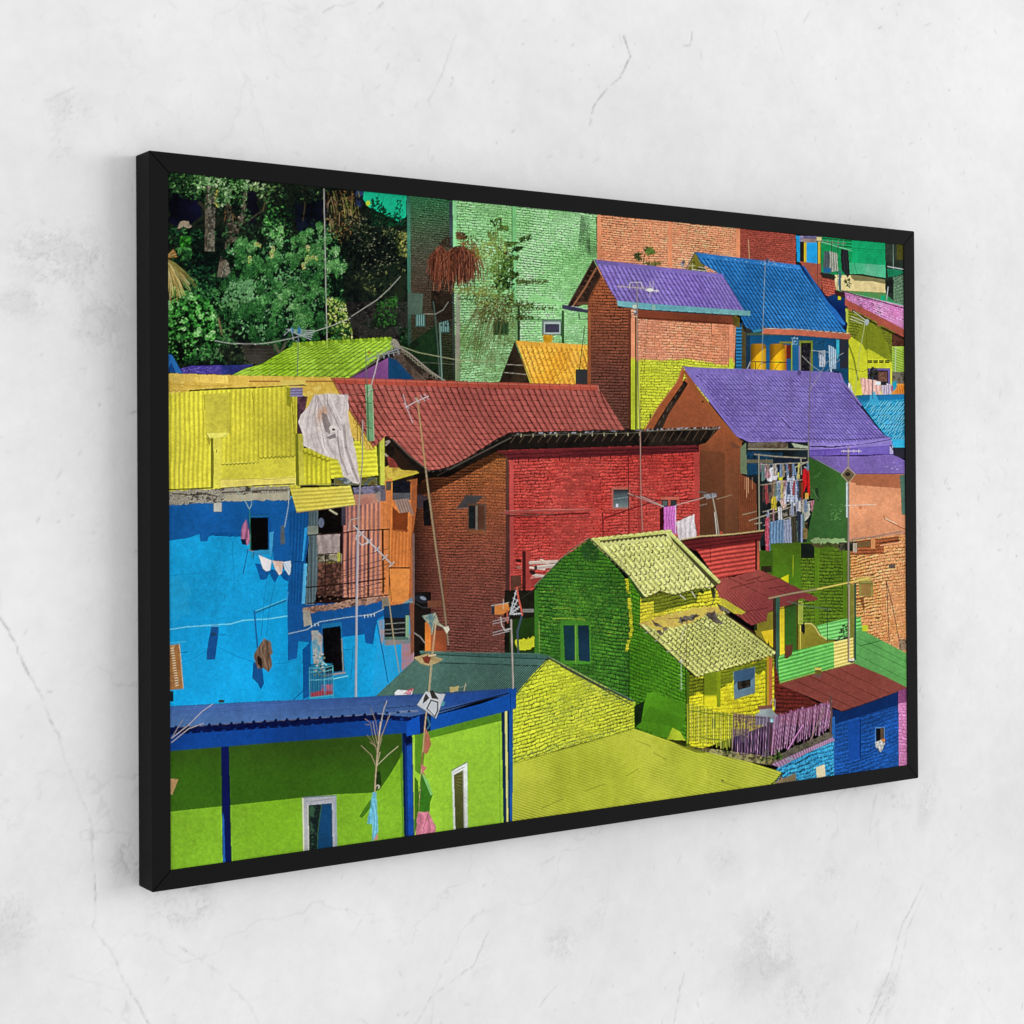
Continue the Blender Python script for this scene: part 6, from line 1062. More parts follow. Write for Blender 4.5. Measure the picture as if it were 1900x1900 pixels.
    # doors
    fill([(560, 1481), (624, 1475), (626, 1590), (563, 1598)], plaster('a9abb2', .04)); line([(562, 1481), (564, 1598)], 2, 'd8e0a8'); line([(562, 1480), (624, 1476)], 2, '6c7888'); fill([(572, 1494), (616, 1490), (618, 1590), (574, 1594)], plaster('12426c', .06)); fill([(572, 1494), (597, 1492), (592, 1530), (588, 1592), (574, 1594)], mottle(['18282a', '24402c', '10181c', '34563c'], 2, 0)); line([(571, 1494), (573, 1594)], 1, 'd8d0b0'); line([(597, 1492), (590, 1540), (588, 1592)], 1, '4c7c3c', .7); line([(622, 1478), (624, 1588)], 3.4, '8c98ac', .7); line([(568, 1486), (578, 1487), (602, 1484), (618, 1482)], 1, '6c7078')
    fill([(838, 1431), (867, 1414), (868, 1545), (842, 1550)], plaster('d4d8d4', .03)); line([(839, 1429), (867, 1414)], 1.6, '4c5c50'); fill([(842, 1438), (859, 1429), (861, 1538), (845, 1541)], corr([(842, 1500), (842, 1430), (862, 1420), (862, 1540)], 16, plaster(grad([(1440, '5c5c2c'), (1540, '464c20')]), .08), '343818', .4)); line([(844, 1432), (862, 1423)], .9, '6c7474'); line([(859.5, 1430), (861.5, 1538)], 2, '9c9c8c', .8)
    # blue roof
    fill([(308, 1312), (352, 1309), (520, 1300), (690, 1292), (790, 1287), (950, 1277), (950, 1288), (900, 1298), (800, 1328), (785, 1330), (748, 1332), (700, 1327), (520, 1338), (308, 1352)], plaster(grad([(1285, '2c4c8c'), (1310, '3c5c98'), (1340, '44689c')]), .05, 1.2, 0, ax=.25)); 
    for i in range(26): x = 315+rng.random()*420; y = 1312+rng.random()*22-(x-315)*.045; line([(x, y), (x+30+rng.random()*60, y-3-rng.random()*3)], .8, ['2c4a80', '5c7cb0', '345890'][i % 3], .35)
    fill([(800, 1292), (950, 1279), (950, 1285), (890, 1298), (800, 1318)], plaster('234a94', .06)); zigline([(312, 1311), (420, 1305), (520, 1300)], .6, 8, .9, '2c4470')
    fill([(308, 1352), (520, 1337), (700, 1326), (748, 1331), (780, 1328), (780, 1362), (755, 1366), (752, 1360), (520, 1377), (308, 1394)], plaster(grad([(1330, '0e3c88'), (1390, '0e3f8e')]), .04)); fill([(308, 1350), (520, 1336), (700, 1325), (760, 1330), (780, 1326), (780, 1334), (756, 1338), (700, 1336), (520, 1350), (308, 1364)], '0a1444')
    for i in range(22):
        x = 325+i*20.6; y = 1350-(x-314)*.0655; fill([(x-2, y+1), (x, y-3.5), (x+3, y-3.5), (x+5, y+1)], '0a1444'); line([(x+5, y), (x+18, y-.8)], 1, 'a89c9c', .65); ell(x+8, y+12, 3, 2.6, 0, C('0e3c88'), .8)
    fill([(754, 1340), (778, 1328), (779, 1360), (755, 1366)], plaster('104cac', .04)); fill([(778, 1326), (800, 1322), (799, 1356), (780, 1362)], plaster('0a1c50', .05)); fill([(799, 1330), (890, 1307), (945, 1288), (946, 1318), (798, 1356)], plaster('104ea8', .03)); line([(797, 1325), (890, 1300), (945, 1286)], 2.6, '101c34'); fill([(944, 1278), (958, 1276), (958, 1314), (946, 1317)], plaster('124fa8', .04)); line([(946.5, 1282), (947.5, 1318)], 1.4, '0b2050'); line([(799, 1330), (798, 1356)], 1.6, '0b2050')
    zigline([(716, 1314), (760, 1310), (780, 1308)], 1.2, 9, 1.4, '1a2c54'); line([(738, 1320), (775, 1318)], 1, 'b0b4bc', .6)
    # debris and stick plants
    ell(411, 1301, 6, 3, 0, C('34342c')); line([(395, 1306), (375, 1320), (350, 1345), (318, 1370)], 1.1, 'b8a8a4'); line([(318, 1378), (350, 1352), (378, 1342)], 1, 'b8a8a4'); line([(318, 1370), (330, 1350), (340, 1335)], .9, '9c9090'); fill([(308, 1444), (331, 1446), (319, 1476), (308, 1460)], mottle(['b89468', 'a88458'], 4, 0))
    tw = 'b49a80'
    line([(706, 1340), (703, 1370), (700, 1400), (697, 1440), (695, 1480)], 2.2, tw)
    for pts in ([(700, 1400), (692, 1370), (686, 1340), (678, 1333)], [(702, 1370), (698, 1340), (688, 1315)], [(703, 1365), (708, 1335), (714, 1312), (718, 1300)], [(701, 1385), (712, 1355), (724, 1325)], [(699, 1390), (690, 1375), (680, 1364)], [(697, 1420), (690, 1402), (670, 1384)], [(700, 1420), (718, 1402), (738, 1384)], [(700, 1380), (694, 1350), (692, 1340)], [(703, 1375), (716, 1345), (720, 1330)], [(686, 1345), (678, 1344)], [(701, 1400), (704, 1385), (709, 1370)], [(699, 1422), (704, 1400), (706, 1395)], [(698, 1385), (686, 1377)]): line(pts, 1.1, ['c8b49c', 'a8907c', '8c7460'][rng.integers(3)], .9, .6)
    fill([(699, 1430), (706, 1432), (708, 1455), (698, 1466), (697, 1450)], '14280e', .8); ell(701, 1460, 4, 4, 0, C('a8a890')); ell(700, 1461, 2, 3, 0, C('342c20'))
    fill([(690, 1482), (684, 1488), (666, 1515), (672, 1518), (690, 1496)], '34680f', .9); cloth([(691, 1470), (695, 1470), (692, 1530), (681, 1528), (688, 1495)], '64b0c8', 2, '34748c', .4); cloth([(694, 1470), (698, 1470), (702, 1540), (698, 1552), (690, 1562), (692, 1510)], '70b8d0', 2, '38809c', .4); fill([(693, 1560), (700, 1546), (702, 1557)], 'c88078')
    # kite pole
    line([(808, 1158), (801, 1220), (795, 1290), (789, 1340), (784, 1400), (780, 1460), (776, 1540)], 2.2, 'b89a74'); line([(809, 1158), (797, 1290)], .8, 'd8c8a0', .7)
    fill([(783, 1143), (808, 1137), (815, 1156), (826, 1164), (832, 1168), (828, 1172), (822, 1164), (812, 1160), (806, 1158), (802, 1175), (797, 1160)], mottle(['8ca8a0', 'b0a888', '5c7c80'], 4, 0)); line([(785, 1144), (798, 1150), (803, 1170)], 1, '2c7488'); line([(796, 1143), (800, 1158), (808, 1140)], 1.2, '2c7488'); fill([(822, 1164), (832, 1162), (834, 1168), (829, 1176)], 'd0ccb4'); line([(803, 1165), (801, 1177)], 1.6, '8ca49c')
    fill([(768, 1220), (795, 1212), (805, 1217), (822, 1223), (812, 1230), (795, 1235), (782, 1232)], mottle(['9c8458', 'b8a070', 'a8905c'], 4, 0)); fill([(783, 1220), (794, 1216), (800, 1220), (796, 1232), (788, 1230)], '74241c', .85); line([(794, 1216), (786, 1206)], .9, '6c5c3c'); line([(796, 1217), (808, 1215)], 3, 'd0b898')
    fill([(774, 1308), (790, 1283), (826, 1288), (809, 1333), (793, 1320)], 'c4c8cc'); line([(774, 1308), (790, 1283), (826, 1288), (809, 1333), (774, 1308)], .8, '8c9494'); fill([(797, 1283), (803, 1280), (815, 1298), (801, 1296)], '34302c'); fill([(786, 1296), (790, 1286), (797, 1295), (792, 1300), (784, 1306)], '3c3836'); line([(792, 1315), (800, 1299), (812, 1303), (812, 1318), (807, 1330)], 2.6, '34302c'); line([(792, 1315), (800, 1322), (807, 1330)], 2, '34302c'); ell(822, 1306, 3, 5, .4, C('4c98a4')); line([(809, 1285), (818, 1287)], 2.4, '54504c')
    line([(793, 1330), (798, 1345), (793, 1352)], 3, '3c7484', .8)
    fill([(790, 1352), (797, 1366), (800, 1382), (792, 1400), (786, 1396)], plaster('a8604c', .08)); line([(785, 1396), (782, 1420)], 2, '8c4c44'); fill([(781, 1418), (792, 1424), (786, 1432), (792, 1442), (783, 1434)], plaster('c06c6c', .08)); fill([(782, 1436), (793, 1448), (803, 1475), (798, 1490), (797, 1508), (777, 1506)], plaster('34721a', .08)); fill([(782, 1434), (794, 1448), (803, 1474), (799, 1476)], '7cbc6c'); line([(782, 1436), (778, 1470), (775, 1508)], 1, '24401c')
    cloth([(775, 1508), (795, 1506), (809, 1534), (808, 1550), (771, 1556)], 'd07c90', 3, '8c4c5c', .4); line([(795, 1508), (785, 1540)], .9, '7c3c4c')
    # grey pole with red/silver aerials
    line([(948, 1150), (950, 1210), (952, 1277)], 2.6, '9c8c88'); line([(949.5, 1150), (953, 1277)], .9, 'c8bcb4', .8)
    fill([(917, 1122), (942, 1118), (946, 1132), (932, 1140), (916, 1140)], plaster('d8843c', .08)); rect(912, 1122, 918, 1140, '24303c'); line([(912, 1124), (944, 1118)], 1.4, '9ca4a4')
    for b in ((960, 1095), (964, 1110), (968, 1124), (970, 1138)):
        line([(946, 1140), (b[0]-2, b[1])], 1.6, 'a8acb0')
        for t in (.25, .45, .65, .85): x = 946+(b[0]-948)*t; y = 1140+(b[1]-1140)*t; line([(x-2, y-1.4), (x+3, y+1.6)], .9, 'c8ccd0')
    line([(959, 1090), (962, 1110), (967, 1130), (969, 1141)], 3, 'c05444'); line([(941, 1132), (942, 1155)], 2.6, 'b04c3c'); line([(954, 1092), (966, 1088)], 1, 'c05444')
    for y in (1147, 1152, 1168, 1173): line([(914, y+6), (945, y-2)], 1, 'a4a0a4')
    line([(929, 1145), (931, 1160), (937, 1170), (949, 1166)], 1.8, 'b0aca8'); ell(940, 1149, 4, 4, 0, C('9c6c68')); line([(934, 1112), (934, 1130)], 1, 'c0c4c4')
    # front poles on red wall
    line([(1188, 800), (1189, 900), (1192, 985)], 1.5, '9c7c70'); yagi((1165, 915), (1230, 940), 2, 2, '9c9490', .9); line([(1164, 920), (1190, 920), (1228, 930)], 1.1, '3c3430'); line([(1188, 920), (1232, 940)], 1, 'a8a4a0'); line([(1255, 937), (1300, 925), (1325, 915)], 1.2, 'a89c94'); fill([(1305, 918), (1328, 914), (1330, 922), (1312, 926)], mottle(['3c4048', '8c8c90', '5c5c64'], 8, 0)); line([(1323, 925), (1329, 955), (1334, 992)], 2.4, '8c8474'); line([(1326, 950), (1330, 992)], 1.4, 'b8b4a8'); line([(1298, 938), (1312, 935)], .8, '8c8880'); line([(1330, 926), (1345, 922), (1358, 918)], 1, '8c7c64'); line([(1296, 912), (1310, 914)], 2, '5c5c5c'); rect(1336, 986, 1341, 992, 'a84838')

def finish():
    """weathering over the whole picture, slightly muted inks, fine print grain"""
    global IMG
    H, W = IMG.shape[:2]; r = np.random.default_rng(5)
    for y0 in range(0, H, 200):
        y1 = min(H, y0+200); X, Y = np.meshgrid((np.arange(W)+.5)/SS+OX, (np.arange(y0, y1)+.5)/SS+OY); x, y = X.ravel(), Y.ravel()
        m = 1+.022*nz(x, y, .9, 3)+.020*nz(x, y, 1.5, 2, ax=3.2)*(nz(x, y, .4, 1) > -.3)
        m = m.reshape(X.shape)[..., None]
        A = IMG[y0:y1]*m; L = (A@np.array([.3, .6, .1], np.float32))[..., None]
        IMG[y0:y1] = L+.95*(A-L)
    g = r.normal(0, 1, (H//2+1, W//2+1)).astype(np.float32); g = np.repeat(np.repeat(g, 2, 0), 2, 1)[:H, :W]
    np.multiply(IMG, (1+.025*g)[..., None], out=IMG); np.clip(IMG, 0, 1, out=IMG)

def paint_all():
    for f in (paint_trees, paint_tall_walls, paint_top_right, paint_blue_roof_house, paint_purple_house, paint_green_roof_left, paint_yellow_house, paint_red_roof, paint_purple_roof2, paint_laundry, paint_brick_house, paint_right_houses, paint_left_house, paint_green_house, paint_front): f()
    # the red roof's near eave lies over the orange gable
    for i in range(60):
        x = 1200+i*2.28; ell(x, 797-(x-1200)*.03+rng.normal(0, .8), 2.2, 1.4, -.4, C(['1a1816', '5c5a5a', '2c2826', '8c8c94'][rng.integers(4)]))
    fill([(1190, 800), (1335, 795), (1310, 822), (1296, 826), (1190, 829)], mottle(['0e0c0a', '1c1612', '2c241c'], 4, 0))
    for i in range(9): x = 1200+i*15; line([(x+6, 802-i*.4), (x-5, 820-i*.4)], 1.1, '5c4838', .8)
    line([(1190, 800), (1335, 796)], 1, '7a7a68', .8)
    finish()

# ---------------------------------------------------------------- materials
def material(name, rough=.6, spec=.5, color=(.5, .5, .5)):
    m = bpy.data.materials.new(name); m.use_nodes = True; nt = m.node_tree; b = nt.nodes['Principled BSDF']
    b.inputs['Roughness'].default_value = rough; b.inputs['Specular IOR Level'].default_value = spec
    b.inputs['Base Color'].default_value = (*color, 1)
    return m, nt, b
def link(nt, a, b): nt.links.new(a, b)
def noise(nt, scale, detail=4, rough=.5, coord=None, dist=0.0):
    n = nt.nodes.new('ShaderNodeTexNoise'); n.inputs['Scale'].default_value = scale; n.inputs['Detail'].default_value = detail
    n.inputs['Roughness'].default_value = rough; n.inputs['Distortion'].default_value = dist
    if coord is None: coord = nt.nodes.new('ShaderNodeTexCoord').outputs['Object']
    link(nt, coord, n.inputs['Vector']); return n

# plaster: colour and wear come with the wall's own mesh, fine grain from noise
mw, nt, b = material('white_plaster', .9, .1)
at = nt.nodes.new('ShaderNodeAttribute'); at.attribute_name = 'plaster'
n1 = noise(nt, 26, 8, .62); n2 = noise(nt, 260, 4, .6)
r1 = nt.nodes.new('ShaderNodeMapRange'); r1.inputs['From Min'].default_value = .3; r1.inputs['From Max'].default_value = .7; r1.inputs['To Min'].default_value = .975; r1.inputs['To Max'].default_value = 1.02
link(nt, n1.outputs['Fac'], r1.inputs['Value'])
mx = nt.nodes.new('ShaderNodeVectorMath'); mx.operation = 'SCALE'; link(nt, at.outputs['Color'], mx.inputs[0]); link(nt, r1.outputs['Result'], mx.inputs['Scale'])
link(nt, mx.outputs['Vector'], b.inputs['Base Color'])
bp = nt.nodes.new('ShaderNodeBump'); bp.inputs['Strength'].default_value = .22; bp.inputs['Distance'].default_value = .0012
ad = nt.nodes.new('ShaderNodeMath'); ad.operation = 'ADD'; link(nt, n1.outputs['Fac'], ad.inputs[0]); link(nt, n2.outputs['Fac'], ad.inputs[1]); link(nt, ad.outputs[0], bp.inputs['Height']); link(nt, bp.outputs['Normal'], b.inputs['Normal'])

# printed canvas: matt ink, woven surface
mp, nt, b = material('printed_canvas', .9, .02)
at = nt.nodes.new('ShaderNodeAttribute'); at.attribute_name = 'print'
link(nt, at.outputs['Color'], b.inputs['Base Color'])
tc = nt.nodes.new('ShaderNodeTexCoord'); wv = []
for d in ('X', 'Z'):
    t = nt.nodes.new('ShaderNodeTexWave'); t.bands_direction = d; t.inputs['Scale'].default_value = 260; t.inputs['Distortion'].default_value = .6; link(nt, tc.outputs['Object'], t.inputs['Vector']); wv.append(t)
ad = nt.nodes.new('ShaderNodeMath'); ad.operation = 'ADD'; link(nt, wv[0].outputs['Fac'], ad.inputs[0]); link(nt, wv[1].outputs['Fac'], ad.inputs[1])
bp = nt.nodes.new('ShaderNodeBump'); bp.inputs['Strength'].default_value = .12; bp.inputs['Distance'].default_value = .0003
link(nt, ad.outputs[0], bp.inputs['Height']); link(nt, bp.outputs['Normal'], b.inputs['Normal'])

# black painted wood
mf, nt, b = material('black_painted_wood', .7, .06, (.0062, .0062, .0064))
nn = noise(nt, 60, 5, .6); cr = nt.nodes.new('ShaderNodeMapRange'); cr.inputs['To Min'].default_value = .58; cr.inputs['To Max'].default_value = .68
link(nt, nn.outputs['Fac'], cr.inputs['Value']); link(nt, cr.outputs['Result'], b.inputs['Roughness'])
bp = nt.nodes.new('ShaderNodeBump'); bp.inputs['Strength'].default_value = .05; bp.inputs['Distance'].default_value = .0003; link(nt, nn.outputs['Fac'], bp.inputs['Height']); link(nt, bp.outputs['Normal'], b.inputs['Normal'])
mb, nt, b = material('dark_backing', .9, .1, (.01, .01, .01)); nn = noise(nt, 40)

def lin(c): return np.where(c <= .04045, c/12.92, ((c+.055)/1.055)**2.4)

def grid(name, xs, zs, yy, cols, attr, mat, parent=None, smooth=False):
    """regular sheet facing the camera; xs (m), zs (m), yy depth array, cols linear rgb"""
    nx, nz_ = len(xs), len(zs)
    co = np.zeros((nz_, nx, 3), np.float32); co[..., 0] = xs[None]; co[..., 1] = yy; co[..., 2] = zs[:, None]
    i = np.arange(nz_-1)[:, None]*nx+np.arange(nx-1)[None]
    f = np.stack([i, i+1, i+nx+1, i+nx], -1).reshape(-1).astype(np.int32)
    me = bpy.data.meshes.new(name); me.vertices.add(nx*nz_); me.vertices.foreach_set('co', co.ravel())
    nf = (nx-1)*(nz_-1); me.loops.add(nf*4); me.loops.foreach_set('vertex_index', f); me.polygons.add(nf)
    me.polygons.foreach_set('loop_start', np.arange(nf, dtype=np.int32)*4)
    me.update(calc_edges=True)
    if smooth: me.polygons.foreach_set('use_smooth', np.ones(nf, bool))
    a = me.color_attributes.new(attr, 'FLOAT_COLOR', 'POINT'); rgba = np.ones((nx*nz_, 4), np.float32); rgba[:, :3] = cols.reshape(-1, 3)
    a.data.foreach_set('color', rgba.ravel()); me.materials.append(mat)
    o = bpy.data.objects.new(name, me); COL.objects.link(o)
    if parent: o.parent = parent; o.matrix_parent_inverse = parent.matrix_world.inverted()
    return o

def sample(A, u, v):
    """bilinear lookup, u across, v down, in array pixels"""
    u = np.clip(u-.5, 0, A.shape[1]-1.001); v = np.clip(v-.5, 0, A.shape[0]-1.001)
    i = u.astype(int); j = v.astype(int); fu = (u-i)[..., None]; fv = (v-j)[..., None]
    return (A[j, i]*(1-fu)+A[j, i+1]*fu)*(1-fv)+(A[j+1, i]*(1-fu)+A[j+1, i+1]*fu)*fv

# ---------------------------------------------------------------- the wall
WX0, WX1, WY0, WY1, KW = -1.6, 1.9, -1.55, 1.55, 620.0     # mapped part of the wall, picture units
def wp(px, py):
    x, y = unproj(px, py, -FD); return (x-WX0)*KW, (WY1-y)*KW
def make_wall():
    global IMG, OX, OY, SS, rng
    keep = (IMG, OX, OY, SS); rng = np.random.default_rng(21)
    W, H = int((WX1-WX0)*KW), int((WY1-WY0)*KW)
    X, Y = np.meshgrid(np.arange(W)+.5, np.arange(H)+.5); sh = X.shape; Xf, Yf = X.ravel(), Y.ravel()
    N = lambda s, k=0, fine=False, ax=1.0: nz(Xf, Yf, s, k, fine, ax).reshape(sh)
    big = N(.12, 0); mid = N(.37, 1); sm = N(.85, 2)
    IMG = np.zeros((H, W, 3), np.float32); OX = OY = 0; SS = 1.0
    # channel 0: patch mask, channel 1: cracks (dark), channel 2: light ridges
    def blob(px, py, rx, ry, ang, a):
        x, y = wp(px, py); rx *= .47; ry *= .47; d = ((X-x)*math.cos(ang)+(Y-y)*math.sin(ang))/rx, (-(X-x)*math.sin(ang)+(Y-y)*math.cos(ang))/ry
        IMG[..., 0] = np.maximum(IMG[..., 0], a*np.exp(-(d[0]**2+d[1]**2)))
    for q in ((110, 480, 75, 40, .1, 1), (40, 560, 40, 25, 0, .8), (180, 600, 40, 45, .3, .6), (1045, 1750, 50, 40, .5, .9), (1430, 1760, 85, 110, 1.2, 1), (1500, 1850, 90, 70, .4, 1), (1545, 1640, 50, 60, .3, .7), (1660, 1480, 60, 26, .5, .8),
              (340, 1680, 45, 30, .2, .65), (235, 1595, 24, 24, .2, .8), (1110, 1690, 50, 30, -.6, .6), (1340, 1600, 60, 45, .3, .5), (1720, 1480, 34, 80, .3, .6), (1130, 150, 20, 60, .5, .45), (130, 200, 50, 30, -.3, .5), (110, 260, 30, 50, .3, .6), (1545, 345, 40, 25, .4, .5),
              (1640, 1640, 30, 60, .5, .4), (1640, 1850, 30, 50, .5, .7), (900, 1780, 40, 70, .5, .35), (20, 1720, 40, 50, .3, .4), (1700, 1000, 40, 60, .2, .35), (1780, 1200, 60, 70, .2, .3)): blob(*q)
    P = IMG[..., 0].copy(); IMG[..., 0] = 0
    cr = [([(-20, 1120), (0, 1146), (15, 1168), (30, 1200), (48, 1240), (68, 1275), (80, 1300), (98, 1345), (110, 1370), (122, 1410), (140, 1455), (160, 1500), (172, 1535), (174, 1600), (178, 1680), (172, 1720), (190, 1745), (212, 1775), (228, 1820), (260, 1870), (290, 1930)], 1.3, .85),
          ([(174, 1538), (210, 1541), (250, 1547)], 1.0, .7), ([(-20, 1788), (45, 1780), (90, 1800), (160, 1822), (228, 1838), (245, 1910)], .9, .5), ([(160, 1822), (200, 1795)], .7, .4),
          ([(330, 1755), (370, 1778), (400, 1800), (430, 1835), (460, 1860), (490, 1920)], 1.1, .6), ([(650, 1740), (680, 1690), (690, 1660)], .8, .5), ([(905, 1730), (880, 1790), (800, 1850), (765, 1910)], 1.4, .5),
          ([(410, -10), (425, 70), (450, 140), (480, 205), (505, 280)], .7, .35), ([(465, -10), (485, 70)], .8, .4), ([(1440, 60), (1458, 120), (1480, 180), (1490, 255)], .9, .55), ([(1380, -10), (1440, 60)], .6, .25),
          ([(1158, 70), (1170, 105), (1150, 145), (1120, 170), (1100, 200), (1094, 232)], 3.0, .6), ([(1285, 60), (1280, 84), (1268, 86)], 2.2, .5), ([(82, 188), (105, 178), (135, 162)], 2.4, .5), ([(590, 30), (620, 12), (648, 8), (665, 0)], 1.6, .45), ([(700, 18), (710, 5)], 2, .5), ([(440, 20), (450, 50), (462, 72)], 1.1, .4), ([(850, 55), (832, 100), (820, 140), (795, 185)], 1.3, .35),
          ([(1712, 1640), (1700, 1664), (1672, 1720), (1655, 1790), (1630, 1850), (1605, 1910)], 2.6, .4), ([(1722, 1642), (1684, 1722), (1668, 1800), (1645, 1850), (1612, 1915)], 1.4, .5), ([(1718, 1665), (1760, 1740), (1815, 1845), (1850, 1900)], .7, .4), ([(1615, 360), (1680, 342)], .7, .3), ([(1290, 1850), (1310, 1910)], 1, .4), ([(1250, 1900), (1262, 1830), (1270, 1800)], 1.2, .4), ([(1155, 1620), (1172, 1620)], 1, .3), ([(1130, 1610), (1125, 1680), (1112, 1730)], 1.4, .4),
          ([(1730, 1500), (1760, 1560), (1745, 1620)], .8, .3), ([(60, 1740), (30, 1760)], 2, .4), ([(1000, 1870), (1030, 1830)], 1.2, .4), ([(1350, 1830), (1400, 1865)], .9, .35)]
    for pts, wd, a in cr:
        q = []
        for p0, p1 in zip(pts[:-1], pts[1:]):
            n = max(2, int(np.hypot(p1[0]-p0[0], p1[1]-p0[1])/9))
            q += [wp(p0[0]+(p1[0]-p0[0])*i/n, p0[1]+(p1[1]-p0[1])*i/n) for i in range(n)]
        q.append(wp(*pts[-1])); q = [(x+rng.normal(0, .5), y+rng.normal(0, .5)) for x, y in q]
        for a0, b0 in zip(q[:-1], q[1:]):
            if rng.random() < .07: continue
            ww = wd*.62*(.5+rng.random()); line([a0, b0], ww, np.array([0, 1, 0], np.float32), a*(.6+.4*rng.random())); line([(a0[0]-1.0, a0[1]-.4), (b0[0]-1.0, b0[1]-.4)], ww*.7, np.array([0, 0, 1], np.float32), a*.5)
    # scattered pits and small scrapes everywhere
    for i in range(3800):
        x, y = rng.random()*W, rng.random()*H
        an = rng.normal(1.0, .7); l = .8+rng.exponential(1.3); ell(x, y, l, .45+rng.random()*.5, -an, np.array([0, 1, 0], np.float32), .1+.3*rng.random()**2)
    K, L = IMG[..., 1], IMG[..., 2]
    # flaked skim coat: outlines of a noise field, only inside the worn patches
    far = np.clip(N(.27, 3)-.3, 0, 1)*.4
    Pm = np.clip(P*2.4-.25+.6*P*mid+far, 0, 1)
    wx, wy = 16*N(.5, 2), 16*N(.5, 0)               # crumpled look: the field is read through a warp
    def NW(s, k=0, fine=False): return nz((X+wx).ravel(), (Y+wy).ravel(), s, k, fine).reshape(sh)
    n3 = NW(1.0, 3)+.6*NW(2.4, 1)+.50*NW(4.6, 0)+.3*NW(2.0, 0, True)
    ln = lambda f, c, w: np.exp(-(np.abs(f-c)/w)**2)
    edge = ln(n3, .15, .09)*Pm; edge2 = (ln(n3, -.8, .11)+ln(n3, 1.1, .10))*Pm*.7; flake = np.clip((n3-.15)/.12, 0, 1)*Pm
    ridge = ln(n3, .34, .10)*Pm
    crease = ln(NW(.8, 1), .1, .035)*np.clip(N(.22, 3)-.2, 0, 1)+ln(NW(.55, 2), -.4, .03)*np.clip(N(.3, 1)-.5, 0, 1)
    alb = .775+.009*big+.015*mid+.011*sm+.009*N(.5, 3, ax=.35)+.007*N(.8, 1, True)-.02*Pm*np.clip(.5+.5*mid, 0, 1)-.17*edge-.06*flake-.14*edge2+.06*ridge-.62*K*(.75+.25*sm)+.06*L-.09*crease-.02*np.clip(np.abs(N(.6, 2, ax=.5))-1.2, 0, 1)
    hgt = -.9*K-.25*edge+.30*flake+.25*L+.05*mid+.03*sm*Pm
    IMG, OX, OY, SS = keep
    # sheet: dense where it is seen, a few wide strips beyond
    dx = 1/480.
    gx = np.arange(-1.3, 1.55, dx); gy = np.arange(-1.28, 1.25, dx)
    xs = np.concatenate([[-9, -5, -3, WX0], gx, [WX1, 3, 5, 9]]); zs = np.concatenate([[-ZC/U, WY0], gy, [WY1, 2.3]])
    XX, ZZ = np.meshgrid(xs, zs); u = (XX-WX0)*KW; v = (WY1-ZZ)*KW
    A = sample(np.stack([alb, hgt], -1), u, v)
    rim = np.clip(np.minimum(np.minimum(XX-gx[0], gx[-1]-XX), np.minimum(ZZ-gy[0], gy[-1]-ZZ))/.15, 0, 1)
    a_ = .775+(A[..., 0]-.775)*rim; h = A[..., 1]*rim
    cols = np.clip(a_, .2, .9)[..., None]*np.array([1.0, 1.0, 1.002])
    o = grid('wall', xs*U, zs*U+ZC, FD*U-h*.0018, cols, 'plaster', mw, smooth=True)
    o['kind'] = 'structure'; return o

# ---------------------------------------------------------------- the framed picture
root = bpy.data.objects.new('framed_picture', None); COL.objects.link(root); root.location = world(0, -.5, -FD)
root['label'] = 'black framed canvas print of colourful hillside houses hanging on the white plaster wall'
root['category'] = 'picture'
C_.view_layer.update()
def child(name, verts, faces, mat, bevel=0.0):
    me = bpy.data.meshes.new(name); me.from_pydata([tuple(v) for v in verts], [], faces); me.materials.append(mat)
    bm = bmesh.new(); bm.from_mesh(me); bmesh.ops.recalc_face_normals(bm, faces=bm.faces)
    if bevel: bmesh.ops.bevel(bm, geom=bm.edges[:], offset=bevel, segments=2, profile=.6, affect='EDGES')
    bm.to_mesh(me); bm.free()
    o = bpy.data.objects.new(name, me); COL.objects.link(o); o.parent = root; o.matrix_parent_inverse = root.matrix_world.inverted(); return o
hw, hh = FW/2, .5; gap = .0007
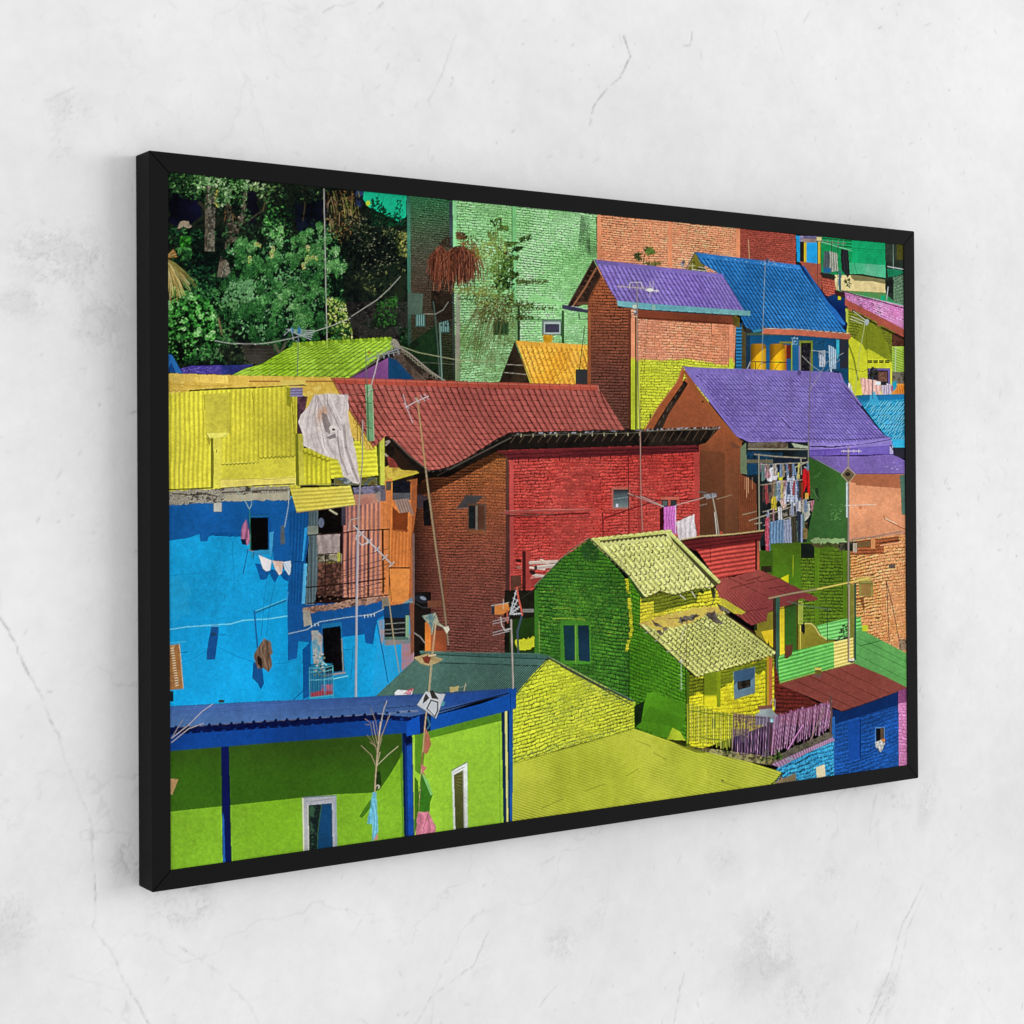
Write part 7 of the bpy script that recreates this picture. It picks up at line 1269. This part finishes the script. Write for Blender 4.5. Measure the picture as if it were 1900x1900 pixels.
def rail(side):
    # a mitred bar: outer edge long, inner edge short, tiny open joint at each mitre
    b_ = FB
    if side in 'TB':
        s = 1 if side == 'T' else -1
        pl = [(-hw+gap, s*hh), (hw-gap, s*hh), (hw-b_-gap, s*(hh-b_)), (-hw+b_+gap, s*(hh-b_))]
    else:
        s = 1 if side == 'R' else -1
        pl = [(s*hw, hh-gap), (s*hw, -hh+gap), (s*(hw-b_), -hh+b_+gap), (s*(hw-b_), hh-b_-gap)]
    v = [world(x, y, z) for z in (0, -FD+.0006) for x, y in pl]
    return child('frame_rail', v, [(0, 1, 2, 3), (7, 6, 5, 4), (0, 4, 5, 1), (1, 5, 6, 2), (2, 6, 7, 3), (3, 7, 4, 0)], mf, .0004)
for s in 'TBLR': rail(s)
e = .004
v = [world(x, y, z) for z in (-FD*.35, -FD+.001) for x, y in ((-hw+e, hh-e), (hw-e, hh-e), (hw-e, -hh+e), (-hw+e, -hh+e))]
child('backing_board', v, [(0, 1, 2, 3), (7, 6, 5, 4), (0, 4, 5, 1), (1, 5, 6, 2), (2, 6, 7, 3), (3, 7, 4, 0)], mb)

PRINT_GAIN = .95
# the canvas: colours computed above, carried by the sheet's own vertices
paint_all()
ART = IMG.reshape(IMG.shape[0]//2, 2, IMG.shape[1]//2, 2, 3).mean((1, 3))
def blur(A):
    A = (np.roll(A, 1, 0)+2*A+np.roll(A, -1, 0))/4; return (np.roll(A, 1, 1)+2*A+np.roll(A, -1, 1))/4
LUM = (ART@np.array([.3, .6, .1], np.float32))[..., None]
SHP = LUM+.95*(LUM-blur(LUM))+.45*(LUM-blur(blur(blur(LUM))))
ART = ART*np.clip(SHP/np.maximum(LUM, .02), .3, 2.2)
ART = lin(np.clip(ART, .015, 1))
nx, ny = 1501, 1041
cw, ch = hw-FB+.0004, hh-FB+.0004
xs = np.linspace(-cw, cw, nx); ys = np.linspace(-ch, ch, ny)
XX, YY = np.meshgrid(xs, ys); px, py = proj(XX, YY, -REC)
cols = sample(ART, px-OX, py-OY)
cols = np.clip(cols*PRINT_GAIN, 0, .95)
grid('canvas_print', xs*U, ys*U+ZC, REC*U, cols, 'print', mp, root)
make_wall()
scn.cycles.samples = 128
